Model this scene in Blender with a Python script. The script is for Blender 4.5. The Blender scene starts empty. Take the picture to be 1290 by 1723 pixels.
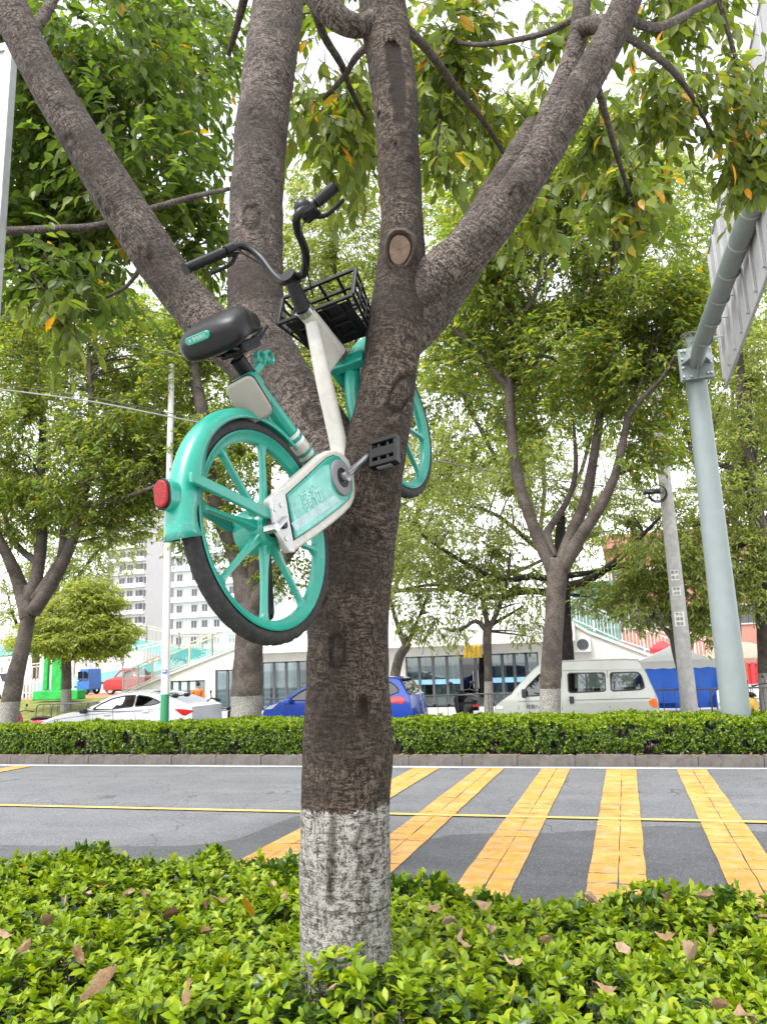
import bpy, bmesh, math, random
import numpy as np
from mathutils import Vector, Matrix, noise as mnoise

# ---------------------------------------------------------------- camera, world, sun, exposure
SC = bpy.context.scene
H = 1.85
F = 1293.0; CX, CY = 645.0, 861.5              # focal length and centre in photograph pixels
PSI, PIT, RHO = math.radians(16.8), math.radians(11.2), math.radians(2.0)
fw = np.array([-math.sin(PSI)*math.cos(PIT), math.cos(PSI)*math.cos(PIT), math.sin(PIT)])
_r0 = np.array([math.cos(PSI), math.sin(PSI), 0.0]); _u0 = np.cross(_r0, fw)
rt = math.cos(RHO)*_r0 - math.sin(RHO)*_u0
up = math.cos(RHO)*_u0 + math.sin(RHO)*_r0
EYE = np.array([0.0, 0.0, H]); HD = np.array([-math.sin(PSI), math.cos(PSI), 0.0])
cam_d = bpy.data.cameras.new('camera'); cam = bpy.data.objects.new('camera', cam_d)
SC.collection.objects.link(cam)
cam.matrix_world = Matrix(((rt[0], up[0], -fw[0], 0), (rt[1], up[1], -fw[1], 0), (rt[2], up[2], -fw[2], H), (0, 0, 0, 1)))
cam_d.sensor_fit = 'VERTICAL'; cam_d.sensor_height = 24.0; cam_d.lens = 24.0*F/1723.0
cam_d.clip_start = 0.05; cam_d.clip_end = 4000
SC.camera = cam
SC.view_settings.view_transform = 'Standard'; SC.view_settings.look = 'None'
SC.view_settings.gamma = 1.0; SC.view_settings.use_curve_mapping = False
SC.view_settings.exposure = 2.12
SUN_EL, SUN_ROT = math.radians(62), math.radians(200)
W = bpy.data.worlds.new('World'); SC.world = W; W.use_nodes = True
nt = W.node_tree; nt.nodes.clear()
sky = nt.nodes.new('ShaderNodeTexSky'); sky.sky_type = 'NISHITA'; sky.sun_disc = False
sky.sun_elevation = SUN_EL; sky.sun_rotation = SUN_ROT; sky.air_density = 1.0; sky.dust_density = 1.0; sky.ozone_density = 1.0
hs = nt.nodes.new('ShaderNodeHueSaturation'); hs.inputs['Saturation'].default_value = 0.10
bg = nt.nodes.new('ShaderNodeBackground'); bg.inputs['Strength'].default_value = 0.13
wo = nt.nodes.new('ShaderNodeOutputWorld')
nt.links.new(sky.outputs[0], hs.inputs['Color']); nt.links.new(hs.outputs[0], bg.inputs['Color']); nt.links.new(bg.outputs[0], wo.inputs['Surface'])
sl = bpy.data.lights.new('sun', 'SUN'); sl.energy = 1.3; sl.angle = math.radians(28); sl.color = (1.0, 0.97, 0.92)
sun = bpy.data.objects.new('sun', sl); SC.collection.objects.link(sun)
# direction towards the sun: same elevation and azimuth as the sky's sun
_az = SUN_ROT
_sd = Vector((math.sin(_az)*math.cos(SUN_EL), math.cos(_az)*math.cos(SUN_EL), math.sin(SUN_EL)))
sun.rotation_euler = _sd.to_track_quat('Z', 'Y').to_euler()
SC.cycles.max_bounces = 8; SC.cycles.transparent_max_bounces = 16; SC.cycles.diffuse_bounces = 3
SC.cycles.use_denoising = True

# ---------------------------------------------------------------- pixel rays of the photograph -> real points in the street
def ray(x, y): return fw + (x-CX)/F*rt - (y-CY)/F*up
def atY(x, y, Y): d = ray(x, y); return EYE + d*(Y/d[1])
def atZ(x, y, z): d = ray(x, y); return EYE + d*((z-H)/d[2])
def atH(x, y, h): d = ray(x, y); return EYE + d*(h/(d@HD))
def pix(P):
    q = np.asarray(P) - EYE; z = q@fw
    return np.stack([CX+F*(q@rt)/z, CY-F*(q@up)/z, z], -1)

# ---------------------------------------------------------------- helpers
COL = SC.collection
RNG = np.random.default_rng(7); random.seed(7)
def tag(o, label=None, cat=None, group=None, kind=None):
    if label: o['label'] = label
    if cat: o['category'] = cat
    if group: o['group'] = group
    if kind: o['kind'] = kind
    return o
def thing(name, label, cat, loc=(0, 0, 0), group=None, rz=0.0):
    o = bpy.data.objects.new(name, None); COL.objects.link(o)
    o.empty_display_size = 0.2
    o.location = Vector([float(v) for v in loc]); o.rotation_euler = (0, 0, rz)
    return tag(o, label, cat, group)
def link(name, me, parent=None, loc=None):
    o = bpy.data.objects.new(name, me); COL.objects.link(o)
    if parent is not None: o.parent = parent
    if loc is not None: o.location = Vector([float(v) for v in loc])
    return o
def np_mesh(name, V, T, mat=None, smooth=False, attrs=None):
    """numpy verts + triangles (or quads) -> mesh"""
    me = bpy.data.meshes.new(name); V = np.ascontiguousarray(V, dtype=np.float32); T = np.ascontiguousarray(T, dtype=np.int32)
    k = T.shape[1]
    me.vertices.add(len(V)); me.vertices.foreach_set('co', V.ravel())
    me.loops.add(T.size); me.loops.foreach_set('vertex_index', T.ravel())
    me.polygons.add(len(T)); me.polygons.foreach_set('loop_start', np.arange(0, T.size, k, dtype=np.int32))
    me.polygons.foreach_set('loop_total', np.full(len(T), k, dtype=np.int32))
    if attrs:
        for an, (ty, arr) in attrs.items():
            a = me.attributes.new(an, ty, 'POINT')
            a.data.foreach_set('vector' if ty == 'FLOAT_VECTOR' else 'value', np.ascontiguousarray(arr, dtype=np.float32).ravel())
    me.update(calc_edges=True)
    if smooth: me.polygons.foreach_set('use_smooth', np.ones(len(T), dtype=bool))
    if mat is not None: me.materials.append(mat)
    return me

class MB:
    def __init__(s): s.v = []; s.f = []; s.mi = []
    def add(s, V, Fs, mi=0):
        b = len(s.v); s.v.extend([tuple(float(c) for c in p) for p in V])
        for q in Fs: s.f.append([b+i for i in q]); s.mi.append(mi)
        return s
    def box(s, c, sz, R=None, mi=0):
        c = np.array(c, float); h = np.array(sz, float)/2
        V = np.array([[x, y, z] for x in (-1, 1) for y in (-1, 1) for z in (-1, 1)])*h
        if R is not None: V = V@np.array(R).T
        return s.add(V+c, [(0, 1, 3, 2), (4, 6, 7, 5), (0, 4, 5, 1), (2, 3, 7, 6), (0, 2, 6, 4), (1, 5, 7, 3)], mi)
    def box2(s, a, b, mi=0):
        a = np.array(a, float); b = np.array(b, float); return s.box((a+b)/2, abs(b-a), None, mi)
    def bar(s, p, q, w, t=None, upv=(0, 0, 1), mi=0):
        p = np.array(p, float); q = np.array(q, float); d = q-p; L = np.linalg.norm(d); d = d/L
        u = np.array(upv, float); x = np.cross(d, u)
        if np.linalg.norm(x) < 1e-4: x = np.cross(d, (1, 0, 0))
        x /= np.linalg.norm(x); y = np.cross(x, d)
        return s.box((p+q)/2, (w, L, t or w), np.stack([x, d, y], 1), mi)
    def tube(s, pts, rad, n=8, mi=0, caps=True):
        V, Fq, _ = tube_arr(np.array(pts, float), rad, n)
        s.add(V, Fq.tolist(), mi)
        if caps:
            b = len(s.v)-len(V); N = len(V)//n
            s.f.append([b+i for i in range(n)][::-1]); s.mi.append(mi)
            s.f.append([b+(N-1)*n+i for i in range(n)]); s.mi.append(mi)
        return s
    def cyl(s, p, q, r, r2=None, n=14, mi=0): return s.tube([p, q], [r, r if r2 is None else r2], n, mi)
    def lathe(s, prof, n=32, c=(0, 0, 0), A=None, mi=0, closed=False, t0=0.0, t1=2*math.pi):
        """prof: (radius, height) about local z; A: 3x3 columns of the local frame"""
        c = np.array(c, float); A = np.eye(3) if A is None else np.array(A)
        full = abs(t1-t0-2*math.pi) < 1e-6; m = len(prof); N = n if full else n+1
        th = t0+(t1-t0)*np.arange(N)/n; V = []
        for t in th: V += [(r*math.cos(t), r*math.sin(t), h) for r, h in prof]
        V = np.array(V)@A.T+c; Fq = []
        for i in range(n):
            j = (i+1) % N
            for k in range(m if closed else m-1):
                l = (k+1) % m; Fq.append((i*m+k, j*m+k, j*m+l, i*m+l))
        return s.add(V, Fq, mi)
    def prism(s, poly, z0, z1, c=(0, 0, 0), A=None, mi=0):
        c = np.array(c, float); A = np.eye(3) if A is None else np.array(A); n = len(poly)
        V = np.array([(x, y, z0) for x, y in poly]+[(x, y, z1) for x, y in poly])@A.T+c
        return s.add(V, [list(range(n))[::-1], list(range(n, 2*n))]+[(i, (i+1) % n, n+(i+1) % n, n+i) for i in range(n)], mi)
    def sphere(s, c, r, nu=14, nv=8, mi=0):
        r = np.array([r, r, r] if np.isscalar(r) else r, float); V = []; Fq = []
        for i in range(nv+1):
            for j in range(nu):
                a = math.pi*i/nv; b = 2*math.pi*j/nu
                V.append((math.sin(a)*math.cos(b), math.sin(a)*math.sin(b), math.cos(a)))
        for i in range(nv):
            for j in range(nu): Fq.append((i*nu+j, (i+1)*nu+j, (i+1)*nu+(j+1) % nu, i*nu+(j+1) % nu))
        return s.add(np.array(V)*r+np.array(c, float), Fq, mi)
    def mesh(s, name, mats, org=(0, 0, 0), smooth=None, merge=0.0):
        me = bpy.data.meshes.new(name); o = np.array(org, float)
        me.from_pydata([tuple(np.array(p)-o) for p in s.v], [], s.f)
        for m in (mats if isinstance(mats, (list, tuple)) else [mats]): me.materials.append(m)
        if len(me.materials) > 1: me.polygons.foreach_set('material_index', s.mi)
        me.update()
        bm = bmesh.new(); bm.from_mesh(me)
        if merge: bmesh.ops.remove_doubles(bm, verts=bm.verts, dist=merge)
        bmesh.ops.recalc_face_normals(bm, faces=bm.faces); bm.to_mesh(me); bm.free()
        if smooth is not None:
            me.polygons.foreach_set('use_smooth', np.ones(len(me.polygons), dtype=bool))
            me.set_sharp_from_angle(angle=math.radians(smooth))
        return me
    def build(s, name, mats, parent=None, org=(0, 0, 0), smooth=None, bevel=0.0, seg=2, loc=None, merge=0.0):
        o = link(name, s.mesh(name, mats, org, smooth, merge), parent, loc)
        if bevel:
            m = o.modifiers.new('edge', 'BEVEL'); m.width = bevel; m.segments = seg; m.limit_method = 'ANGLE'; m.angle_limit = math.radians(40)
            m.use_clamp_overlap = True
        return o

def frames(P):
    d = np.gradient(P, axis=0) if len(P) > 2 else np.repeat((P[1]-P[0])[None], 2, 0)
    d /= np.linalg.norm(d, axis=1)[:, None]+1e-12
    X = np.zeros_like(P); ref = np.array([1.0, 0, 0]) if abs(d[0][0]) < .9 else np.array([0, 1.0, 0])
    x = ref-d[0]*(ref@d[0]); x /= np.linalg.norm(x); X[0] = x
    for i in range(1, len(P)):
        x = X[i-1]-d[i]*(X[i-1]@d[i]); x /= np.linalg.norm(x)+1e-12; X[i] = x
    return d, X, np.cross(d, X)
def tube_arr(P, rad, n):
    P = np.array(P, float); rad = np.broadcast_to(np.array(rad, float), (len(P),)); N = len(P)
    d, X, Y = frames(P); th = 2*np.pi*np.arange(n)/n
    ring = np.cos(th)[None, :, None]*X[:, None]+np.sin(th)[None, :, None]*Y[:, None]
    V = (P[:, None]+ring*rad[:, None, None]).reshape(-1, 3)
    i = np.arange(N-1)[:, None]*n; j = np.arange(n)[None]; k = (j+1) % n
    Fq = np.stack([i+j, i+k, i+n+k, i+n+j], -1).reshape(-1, 4)
    s = np.r_[0, np.cumsum(np.linalg.norm(np.diff(P, axis=0), axis=1))]
    rm = np.maximum(rad, .02)
    bc = np.stack([np.cos(th)[None]*rm[:, None], np.sin(th)[None]*rm[:, None], np.repeat(s[:, None], n, 1)], -1).reshape(-1, 3)
    return V, Fq, bc
def spline(Q, step):
    """Catmull-Rom through the rows of Q (first three columns are the position)"""
    Q = np.array(Q, float)
    if len(Q) == 2: E = np.vstack([2*Q[0]-Q[1], Q, 2*Q[1]-Q[0]])
    else: E = np.vstack([2*Q[0]-Q[1], Q, 2*Q[-1]-Q[-2]])
    out = []
    for i in range(len(Q)-1):
        a, b, c, e = E[i:i+4]; n = max(2, int(np.linalg.norm((c-b)[:3])/step))
        for t in np.arange(n)/n:
            out.append(.5*((2*b)+(c-a)*t+(2*a-5*b+4*c-e)*t*t+(3*b-a-3*c+e)*t**3))
    out.append(Q[-1]); return np.array(out)
_LAT = np.random.default_rng(3).random((32, 32, 32))
def vnoise(P):
    P = np.asarray(P, float); i = np.floor(P).astype(int); t = P-i; t = t*t*(3-2*t); r = 0
    for a in (0, 1):
        for b in (0, 1):
            for c in (0, 1):
                w = (t[..., 0] if a else 1-t[..., 0])*(t[..., 1] if b else 1-t[..., 1])*(t[..., 2] if c else 1-t[..., 2])
                r = r+w*_LAT[(i[..., 0]+a) % 32, (i[..., 1]+b) % 32, (i[..., 2]+c) % 32]
    return r

# ---------------------------------------------------------------- materials
class NT:
    def __init__(s, name):
        s.m = bpy.data.materials.new(name); s.m.use_nodes = True; s.t = s.m.node_tree; s.t.nodes.clear()
        s.out = s.n('ShaderNodeOutputMaterial')
    def n(s, ty, **kw):
        q = s.t.nodes.new(ty)
        for k, v in kw.items():
            if k[0] == '_': q.inputs[k[1:].replace('__', ' ')].default_value = v
            else: setattr(q, k, v)
        return q
    def l(s, a, b): s.t.links.new(a, b)
    def math(s, op, a, b=None, c=None):
        q = s.n('ShaderNodeMath', operation=op)
        for i, v in enumerate((a, b, c)):
            if v is None: continue
            if isinstance(v, (int, float)): q.inputs[i].default_value = v
            else: s.l(v, q.inputs[i])
        return q.outputs[0]
    def mix(s, fac, a, b):
        q = s.n('ShaderNodeMix', data_type='RGBA')
        for i, v in ((0, fac), (6, a), (7, b)):
            if isinstance(v, (int, float)): q.inputs[i].default_value = v
            elif isinstance(v, tuple): q.inputs[i].default_value = (*v[:3], 1)
            else: s.l(v, q.inputs[i])
        return q.outputs[2]
    def noise(s, vec, scale, detail=3, rough=.55, dist=0.0):
        q = s.n('ShaderNodeTexNoise'); q.inputs['Scale'].default_value = scale; q.inputs['Detail'].default_value = detail
        q.inputs['Roughness'].default_value = rough; q.inputs['Distortion'].default_value = dist
        if vec is not None: s.l(vec, q.inputs['Vector'])
        return q.outputs[0]
    def vmul(s, vec, v):
        q = s.n('ShaderNodeVectorMath', operation='MULTIPLY'); s.l(vec, q.inputs[0]); q.inputs[1].default_value = v; return q.outputs[0]
    def ramp(s, fac, stops, interp='LINEAR'):
        q = s.n('ShaderNodeValToRGB'); e = q.color_ramp; e.interpolation = interp
        while len(e.elements) < len(stops): e.elements.new(0.5)
        for el, (p, c) in zip(e.elements, stops):
            el.position = p; el.color = (*c, 1) if len(c) == 3 else c
        s.l(fac, q.inputs[0]); return q.outputs[0]
    def bump(s, h, strength=.3, dist=.01):
        q = s.n('ShaderNodeBump'); q.inputs['Strength'].default_value = strength; q.inputs['Distance'].default_value = dist
        s.l(h, q.inputs['Height']); return q.outputs[0]
    def princ(s, color, rough=.5, metal=0.0, spec=.5, normal=None, coat=0.0, surf=True):
        q = s.n('ShaderNodeBsdfPrincipled')
        for nm, v in (('Base Color', color), ('Roughness', rough), ('Metallic', metal), ('Specular IOR Level', spec), ('Coat Weight', coat)):
            if isinstance(v, (int, float)): q.inputs[nm].default_value = v
            elif isinstance(v, tuple): q.inputs[nm].default_value = (*v[:3], 1)
            else: s.l(v, q.inputs[nm])
        if coat: q.inputs['Coat Roughness'].default_value = .06
        if normal is not None: s.l(normal, q.inputs['Normal'])
        if surf: s.l(q.outputs[0], s.out.inputs[0])
        return q
    def obj(s): return s.n('ShaderNodeTexCoord').outputs['Object']
    def pos(s): return s.n('ShaderNodeNewGeometry').outputs['Position']
def mat(name, col, rough=.55, metal=0.0, var=.18, scale=6.0, bump=0.0, bscale=60.0, spec=.5, coat=0.0, dirt=0.0, dcol=(.10, .085, .065), scuff=0.0):
    k = NT(name); o = k.obj()
    f = k.noise(o, scale, 5, .6)
    lo = tuple(c*(1-var) for c in col); hi = tuple(min(1, c*(1+var)) for c in col)
    c = k.ramp(f, [(.3, lo), (.7, hi)])
    if dirt:
        d = k.noise(o, scale*2.7, 6, .7); c = k.mix(k.math('MULTIPLY', k.ramp(d, [(.48, (0, 0, 0)), (.72, (1, 1, 1))]), dirt), c, dcol)
    if scuff:
        s1 = k.noise(k.vmul(o, (90, 26, 60)), 1.0, 6, .75, 1.2); s2 = k.noise(o, 5.0, 3, .6)
        c = k.mix(k.math('MULTIPLY', k.math('MULTIPLY', k.ramp(s1, [(.57, (0, 0, 0)), (.62, (1, 1, 1))]), k.ramp(s2, [(.45, (0, 0, 0)), (.6, (1, 1, 1))])), scuff), c, tuple(min(.6, .35*x+.16) for x in col))
        s3 = k.noise(k.vmul(o, (40, 110, 30)), 1.0, 5, .75, 1.0); c = k.mix(k.math('MULTIPLY', k.ramp(s3, [(.63, (0, 0, 0)), (.67, (1, 1, 1))]), scuff), c, tuple(.35*x for x in col))
    nrm = None
    if bump: nrm = k.bump(k.noise(o, bscale, 4, .6), bump, .004)
    rr = k.math('ADD', k.math('MULTIPLY', f, .12), rough-.06)
    k.princ(c, rr, metal, spec, nrm, coat); return k.m
def leaf_mat(name, stops, trans, tmix=.38, rough=.42, spec=.4, hue_attr=False):
    k = NT(name)
    g = k.n('ShaderNodeNewGeometry'); oi = k.n('ShaderNodeObjectInfo')
    v = k.math('FRACT', k.math('ADD', g.outputs['Random Per Island'], oi.outputs['Random']))
    c = k.ramp(v, stops)
    n = k.noise(g.outputs['Position'], 35.0, 2); c = k.mix(k.math('MULTIPLY', n, .35), c, tuple(.55*x for x in stops[0][1]))
    p = k.princ(c, rough, 0.0, spec, surf=False)
    t = k.n('ShaderNodeBsdfTranslucent')
    q = k.n('ShaderNodeMix', data_type='RGBA', blend_type='MULTIPLY'); q.inputs[0].default_value = 1.0
    k.l(c, q.inputs[6]); q.inputs[7].default_value = (*trans, 1)
    k.l(q.outputs[2], t.inputs['Color'])
    m = k.n('ShaderNodeMixShader'); m.inputs[0].default_value = tmix
    k.l(p.outputs[0], m.inputs[1]); k.l(t.outputs[0], m.inputs[2]); k.l(m.outputs[0], k.out.inputs[0])
    return k.m
def bark_mat(name, dark, mid, light, wash=None, sc=1.0, bstr=.7):
    k = NT(name)
    at = k.n('ShaderNodeAttribute', attribute_name='bc'); v = at.outputs['Vector']
    a = k.noise(k.vmul(v, (120*sc, 120*sc, 42*sc)), 1.0, 3, .6, .5)
    b = k.noise(k.vmul(v, (42*sc, 42*sc, 125*sc)), 1.0, 3, .6, .5)
    mk = k.ramp(k.noise(v, 16*sc, 3, .6), [(.40, (.12, .12, .12)), (.58, (.88, .88, .88))])
    q = k.n('ShaderNodeMix'); k.l(mk, q.inputs[0]); k.l(a, q.inputs[2]); k.l(b, q.inputs[3])
    fine = k.noise(v, 190*sc, 3, .7)
    m = k.math('ADD', k.math('MULTIPLY', q.outputs[0], .58), k.math('MULTIPLY', fine, .42))
    ring = k.noise(k.vmul(v, (4.5*sc, 4.5*sc, 46*sc)), 1.0, 4, .6, .8)
    rl = k.ramp(k.math('ABSOLUTE', k.math('SUBTRACT', ring, .5)), [(.0, (1, 1, 1)), (.018, (0, 0, 0))])
    m = k.math('SUBTRACT', m, k.math('MULTIPLY', rl, .09))
    c = k.ramp(m, [(.42, dark), (.485, mid), (.56, light)])
    big = k.noise(v, 2.6*sc, 4, .6); c = k.mix(k.math('MULTIPLY', k.ramp(big, [(.42, (0, 0, 0)), (.60, (1, 1, 1))]), .75), c, tuple(.40*x for x in mid))
    red = k.noise(v, 4.1*sc, 3, .6, .5); c = k.mix(k.math('MULTIPLY', k.ramp(red, [(.55, (0, 0, 0)), (.75, (1, 1, 1))]), .35), c, (mid[0]*1.25, mid[1]*.85, mid[2]*.7))
    lich = k.noise(v, 11*sc, 5, .7); c = k.mix(k.math('MULTIPLY', k.ramp(lich, [(.60, (0, 0, 0)), (.72, (1, 1, 1))]), .45), c, tuple(min(.6, 1.5*x) for x in light))
    ta = k.n('ShaderNodeAttribute', attribute_name='wound')
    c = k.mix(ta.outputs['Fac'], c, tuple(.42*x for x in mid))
    if wash is not None:
        z = k.n('ShaderNodeSeparateXYZ'); k.l(k.pos(), z.inputs[0])
        e = k.math('ADD', z.outputs[2], k.math('MULTIPLY', k.math('SUBTRACT', k.noise(k.vmul(v, (1, 1, .35)), 22, 5, .75), .5), .085))
        on = k.math('LESS_THAN', e, wash)
        pm = k.ramp(m, [(.385, (.03, .025, .021)), (.45, (.15, .140, .125)), (.515, (.35, .34, .315))])
        pm = k.mix(k.math('MULTIPLY', k.ramp(big, [(.45, (0, 0, 0)), (.68, (1, 1, 1))]), .35), pm, (.13, .115, .10))
        pm = k.mix(k.math('MULTIPLY', ta.outputs['Fac'], .55), pm, (.06, .046, .037))
        keep = k.math('MULTIPLY', on, k.ramp(k.noise(v, 40, 3, .7), [(.38, (.25, .25, .25)), (.50, (1, 1, 1))]))
        c = k.mix(keep, c, pm)
    k.princ(c, .85, 0.0, .25, k.bump(m, bstr, .02/sc)); return k.m

M = {}
M['asphalt'] = None
def ground_mats():
    # asphalt with aggregate speckle, worn lanes and cracks
    for nm, c0, c1 in (('asphalt', (.080, .083, .090), (.118, .121, .128)), ('fresh_asphalt', (.046, .048, .053), (.076, .078, .083)), ('lane_asphalt', (.10, .10, .105), (.16, .16, .165))):
        k = NT(nm); p = k.pos()
        a = k.noise(p, 1.1, 5, .6); c = k.ramp(a, [(.3, c0), (.7, c1)])
        st = k.noise(k.vmul(p, (.12, 2.2, 1)), 1.0, 4, .6); c = k.mix(k.math('MULTIPLY', k.ramp(st, [(.5, (0, 0, 0)), (.7, (1, 1, 1))]), .35), c, tuple(1.35*x for x in c1))
        vo = k.n('ShaderNodeTexVoronoi'); vo.inputs['Scale'].default_value = 95; k.l(p, vo.inputs['Vector'])
        c = k.mix(k.math('MULTIPLY', k.ramp(vo.outputs['Color'], [(.62, (0, 0, 0)), (.9, (1, 1, 1))]), .55), c, tuple(min(.5, 2.6*x) for x in c1))
        ck = k.n('ShaderNodeTexVoronoi', feature='DISTANCE_TO_EDGE'); ck.inputs['Scale'].default_value = .33
        w = k.n('ShaderNodeVectorMath', operation='ADD'); k.l(p, w.inputs[0]); ns = k.n('ShaderNodeTexNoise'); ns.inputs['Scale'].default_value = 1.6; k.l(p, ns.inputs['Vector'])
        k.l(ns.outputs['Color'], w.inputs[1]); k.l(w.outputs[0], ck.inputs['Vector'])
        c = k.mix(k.math('MULTIPLY', k.math('LESS_THAN', ck.outputs[0], .0035), .55 if nm == 'asphalt' else 0.0), c, (.03, .03, .032))
        k.princ(c, .8, 0, .35, k.bump(vo.outputs['Distance'], .35, .004)); M[nm] = k.m
    k = NT('yellow_paint'); p = k.pos()
    c = k.ramp(k.noise(p, 1.7, 5, .65), [(.3, (.40, .185, .022)), (.55, (.49, .255, .045)), (.75, (.50, .33, .12))])
    wr = k.noise(k.vmul(p, (4.5, 7.0, 1)), 1.0, 6, .72); c = k.mix(k.ramp(wr, [(.46, (0, 0, 0)), (.70, (.75, .75, .75))]), c, (.42, .34, .22))
    bw = k.math('ADD', k.math('MULTIPLY', k.n('ShaderNodeSeparateXYZ').outputs[1], 0.0), 0.0)
    z = k.n('ShaderNodeSeparateXYZ'); k.l(p, z.inputs[0])
    yy = k.math('ADD', k.math('MULTIPLY', z.outputs[1], 3.1), k.math('MULTIPLY', k.noise(k.vmul(p, (7, 7, 1)), 1.0, 4, .7), .38))
    gap = k.math('LESS_THAN', k.math('FRACT', yy), k.math('MULTIPLY', k.ramp(k.noise(k.vmul(p, (2.6, 1.3, 1)), 1.0, 4, .65), [(.46, (0, 0, 0)), (.66, (1, 1, 1))]), .17))
    c = k.mix(k.math('MULTIPLY', gap, .8), c, (.075, .07, .066))
    sp2 = k.noise(p, 70, 4, .75); c = k.mix(k.ramp(sp2, [(.56, (0, 0, 0)), (.66, (.75, .75, .75))]), c, (.12, .105, .085))
    tr = k.noise(k.vmul(p, (.5, 3.5, 1)), 1.0, 4, .6); c = k.mix(k.math('MULTIPLY', k.ramp(tr, [(.5, (0, 0, 0)), (.7, (1, 1, 1))]), .35), c, (.16, .14, .12))
    k.princ(c, .75, 0, .3, k.bump(sp2, .4, .004)); M['yellow_paint'] = k.m
    M['line_yellow'] = mat('line_yellow', (.52, .36, .10), .7, var=.2, scale=4, dirt=.5, dcol=(.14, .13, .11))
    M['line_white'] = mat('line_white', (.62, .62, .60), .7, var=.15, scale=3, dirt=.45, dcol=(.2, .2, .2))
    M['soil'] = mat('soil', (.075, .052, .036), .95, var=.4, scale=14, bump=.8, bscale=40, spec=.1)
    M['kerb'] = mat('kerb', (.105, .094, .085), .88, var=.32, scale=3.5, bump=.6, bscale=70, dirt=.8, dcol=(.055, .047, .042))
    M['paving'] = mat('paving', (.42, .41, .39), .8, var=.12, scale=1.2, bump=.2, bscale=50, dirt=.25, dcol=(.3, .28, .26))
    M['ground'] = mat('ground', (.34, .33, .31), .9, var=.15, scale=.5, bump=.2, bscale=20)
    M['grass'] = mat('grass', (.16, .17, .045), .9, var=.4, scale=3, bump=.6, bscale=60, spec=.1)
    M['red_paving'] = mat('red_paving', (.36, .15, .08), .85, var=.2, scale=4)
ground_mats()
M['bark'] = bark_mat('bark', (.007, .005, .0038), (.040, .028, .021), (.135, .106, .082), wash=1.43, bstr=.9)
M['bark_limb'] = bark_mat('bark_limb', (.013, .010, .008), (.070, .054, .046), (.200, .168, .148), sc=1.1, bstr=.9)
M['bark_far'] = bark_mat('bark_far', (.022, .018, .015), (.085, .070, .059), (.165, .142, .122), wash=1.25, bstr=.5)
M['bark_dark'] = bark_mat('bark_dark', (.006, .005, .0045), (.022, .018, .016), (.055, .046, .040), bstr=.5)
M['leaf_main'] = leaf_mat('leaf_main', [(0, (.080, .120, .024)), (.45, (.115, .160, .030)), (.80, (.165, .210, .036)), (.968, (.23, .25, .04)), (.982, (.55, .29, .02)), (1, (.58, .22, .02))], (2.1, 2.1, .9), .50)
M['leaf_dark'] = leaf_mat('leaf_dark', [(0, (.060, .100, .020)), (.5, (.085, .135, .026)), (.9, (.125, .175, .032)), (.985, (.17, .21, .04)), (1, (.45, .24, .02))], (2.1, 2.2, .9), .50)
M['leaf_far'] = leaf_mat('leaf_far', [(0, (.090, .145, .026)), (.5, (.138, .200, .034)), (.84, (.21, .26, .042)), (.95, (.30, .30, .045)), (1, (.42, .28, .04))], (2.2, 2.15, .85), .52)
M['leaf_light'] = leaf_mat('leaf_light', [(0, (.145, .205, .048)), (.5, (.22, .285, .062)), (.9, (.31, .345, .080)), (1, (.40, .36, .09))], (1.6, 1.55, .8), .48)
M['leaf_bright'] = leaf_mat('leaf_bright', [(0, (.19, .24, .05)), (.5, (.28, .33, .06)), (1, (.40, .42, .08))], (1.5, 1.5, .8), .5)
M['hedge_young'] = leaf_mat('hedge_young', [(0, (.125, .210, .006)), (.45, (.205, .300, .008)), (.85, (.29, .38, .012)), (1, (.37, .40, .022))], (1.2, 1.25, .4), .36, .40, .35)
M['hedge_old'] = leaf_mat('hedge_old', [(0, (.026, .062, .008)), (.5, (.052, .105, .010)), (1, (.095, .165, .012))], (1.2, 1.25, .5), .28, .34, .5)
M['stem'] = mat('stem', (.075, .058, .04), .9, var=.3, scale=20)
M['twig'] = mat('twig', (.10, .080, .062), .85, var=.3, scale=12)
def dead_mat():
    k = NT('dead_leaf'); o = k.obj(); oi = k.n('ShaderNodeObjectInfo')
    c = k.ramp(oi.outputs['Random'], [(0, (.13, .075, .035)), (.4, (.24, .155, .085)), (.75, (.33, .24, .155)), (1, (.28, .21, .16))])
    a = k.noise(o, 38, 5, .7); c = k.mix(k.ramp(a, [(.42, (0, 0, 0)), (.66, (.7, .7, .7))]), c, (.11, .064, .034))
    b = k.noise(o, 120, 3, .6); c = k.mix(k.ramp(b, [(.60, (0, 0, 0)), (.68, (.6, .6, .6))]), c, (.26, .20, .14))
    p = k.princ(c, .75, 0, .2, k.bump(a, .8, .006)); return k.m
M['dead_leaf'] = dead_mat()
M['dead_yellow'] = leaf_mat('dead_yellow', [(0, (.36, .17, .012)), (1, (.40, .23, .02))], (1.1, 1.0, .6), .3, .5, .3)

# ---------------------------------------------------------------- the setting: ground, road, kerbs, beds
def sheet(name, poly, z, m, parent=None, kind='structure'):
    me = bpy.data.meshes.new(name); me.from_pydata([(x, y, z) for x, y in poly], [], [list(range(len(poly)))]); me.materials.append(m); me.update()
    o = link(name, me, parent)
    if parent is None: tag(o, kind=kind)
    return o
def rect(x0, x1, y0, y1): return [(x0, y0), (x1, y0), (x1, y1), (x0, y1)]
sheet('ground', rect(-1500, 1500, -400, 2500), -.06, M['ground'])
road = sheet('road', rect(-200, 200, 4.2, 14.3), 0.0, M['asphalt'])
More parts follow.
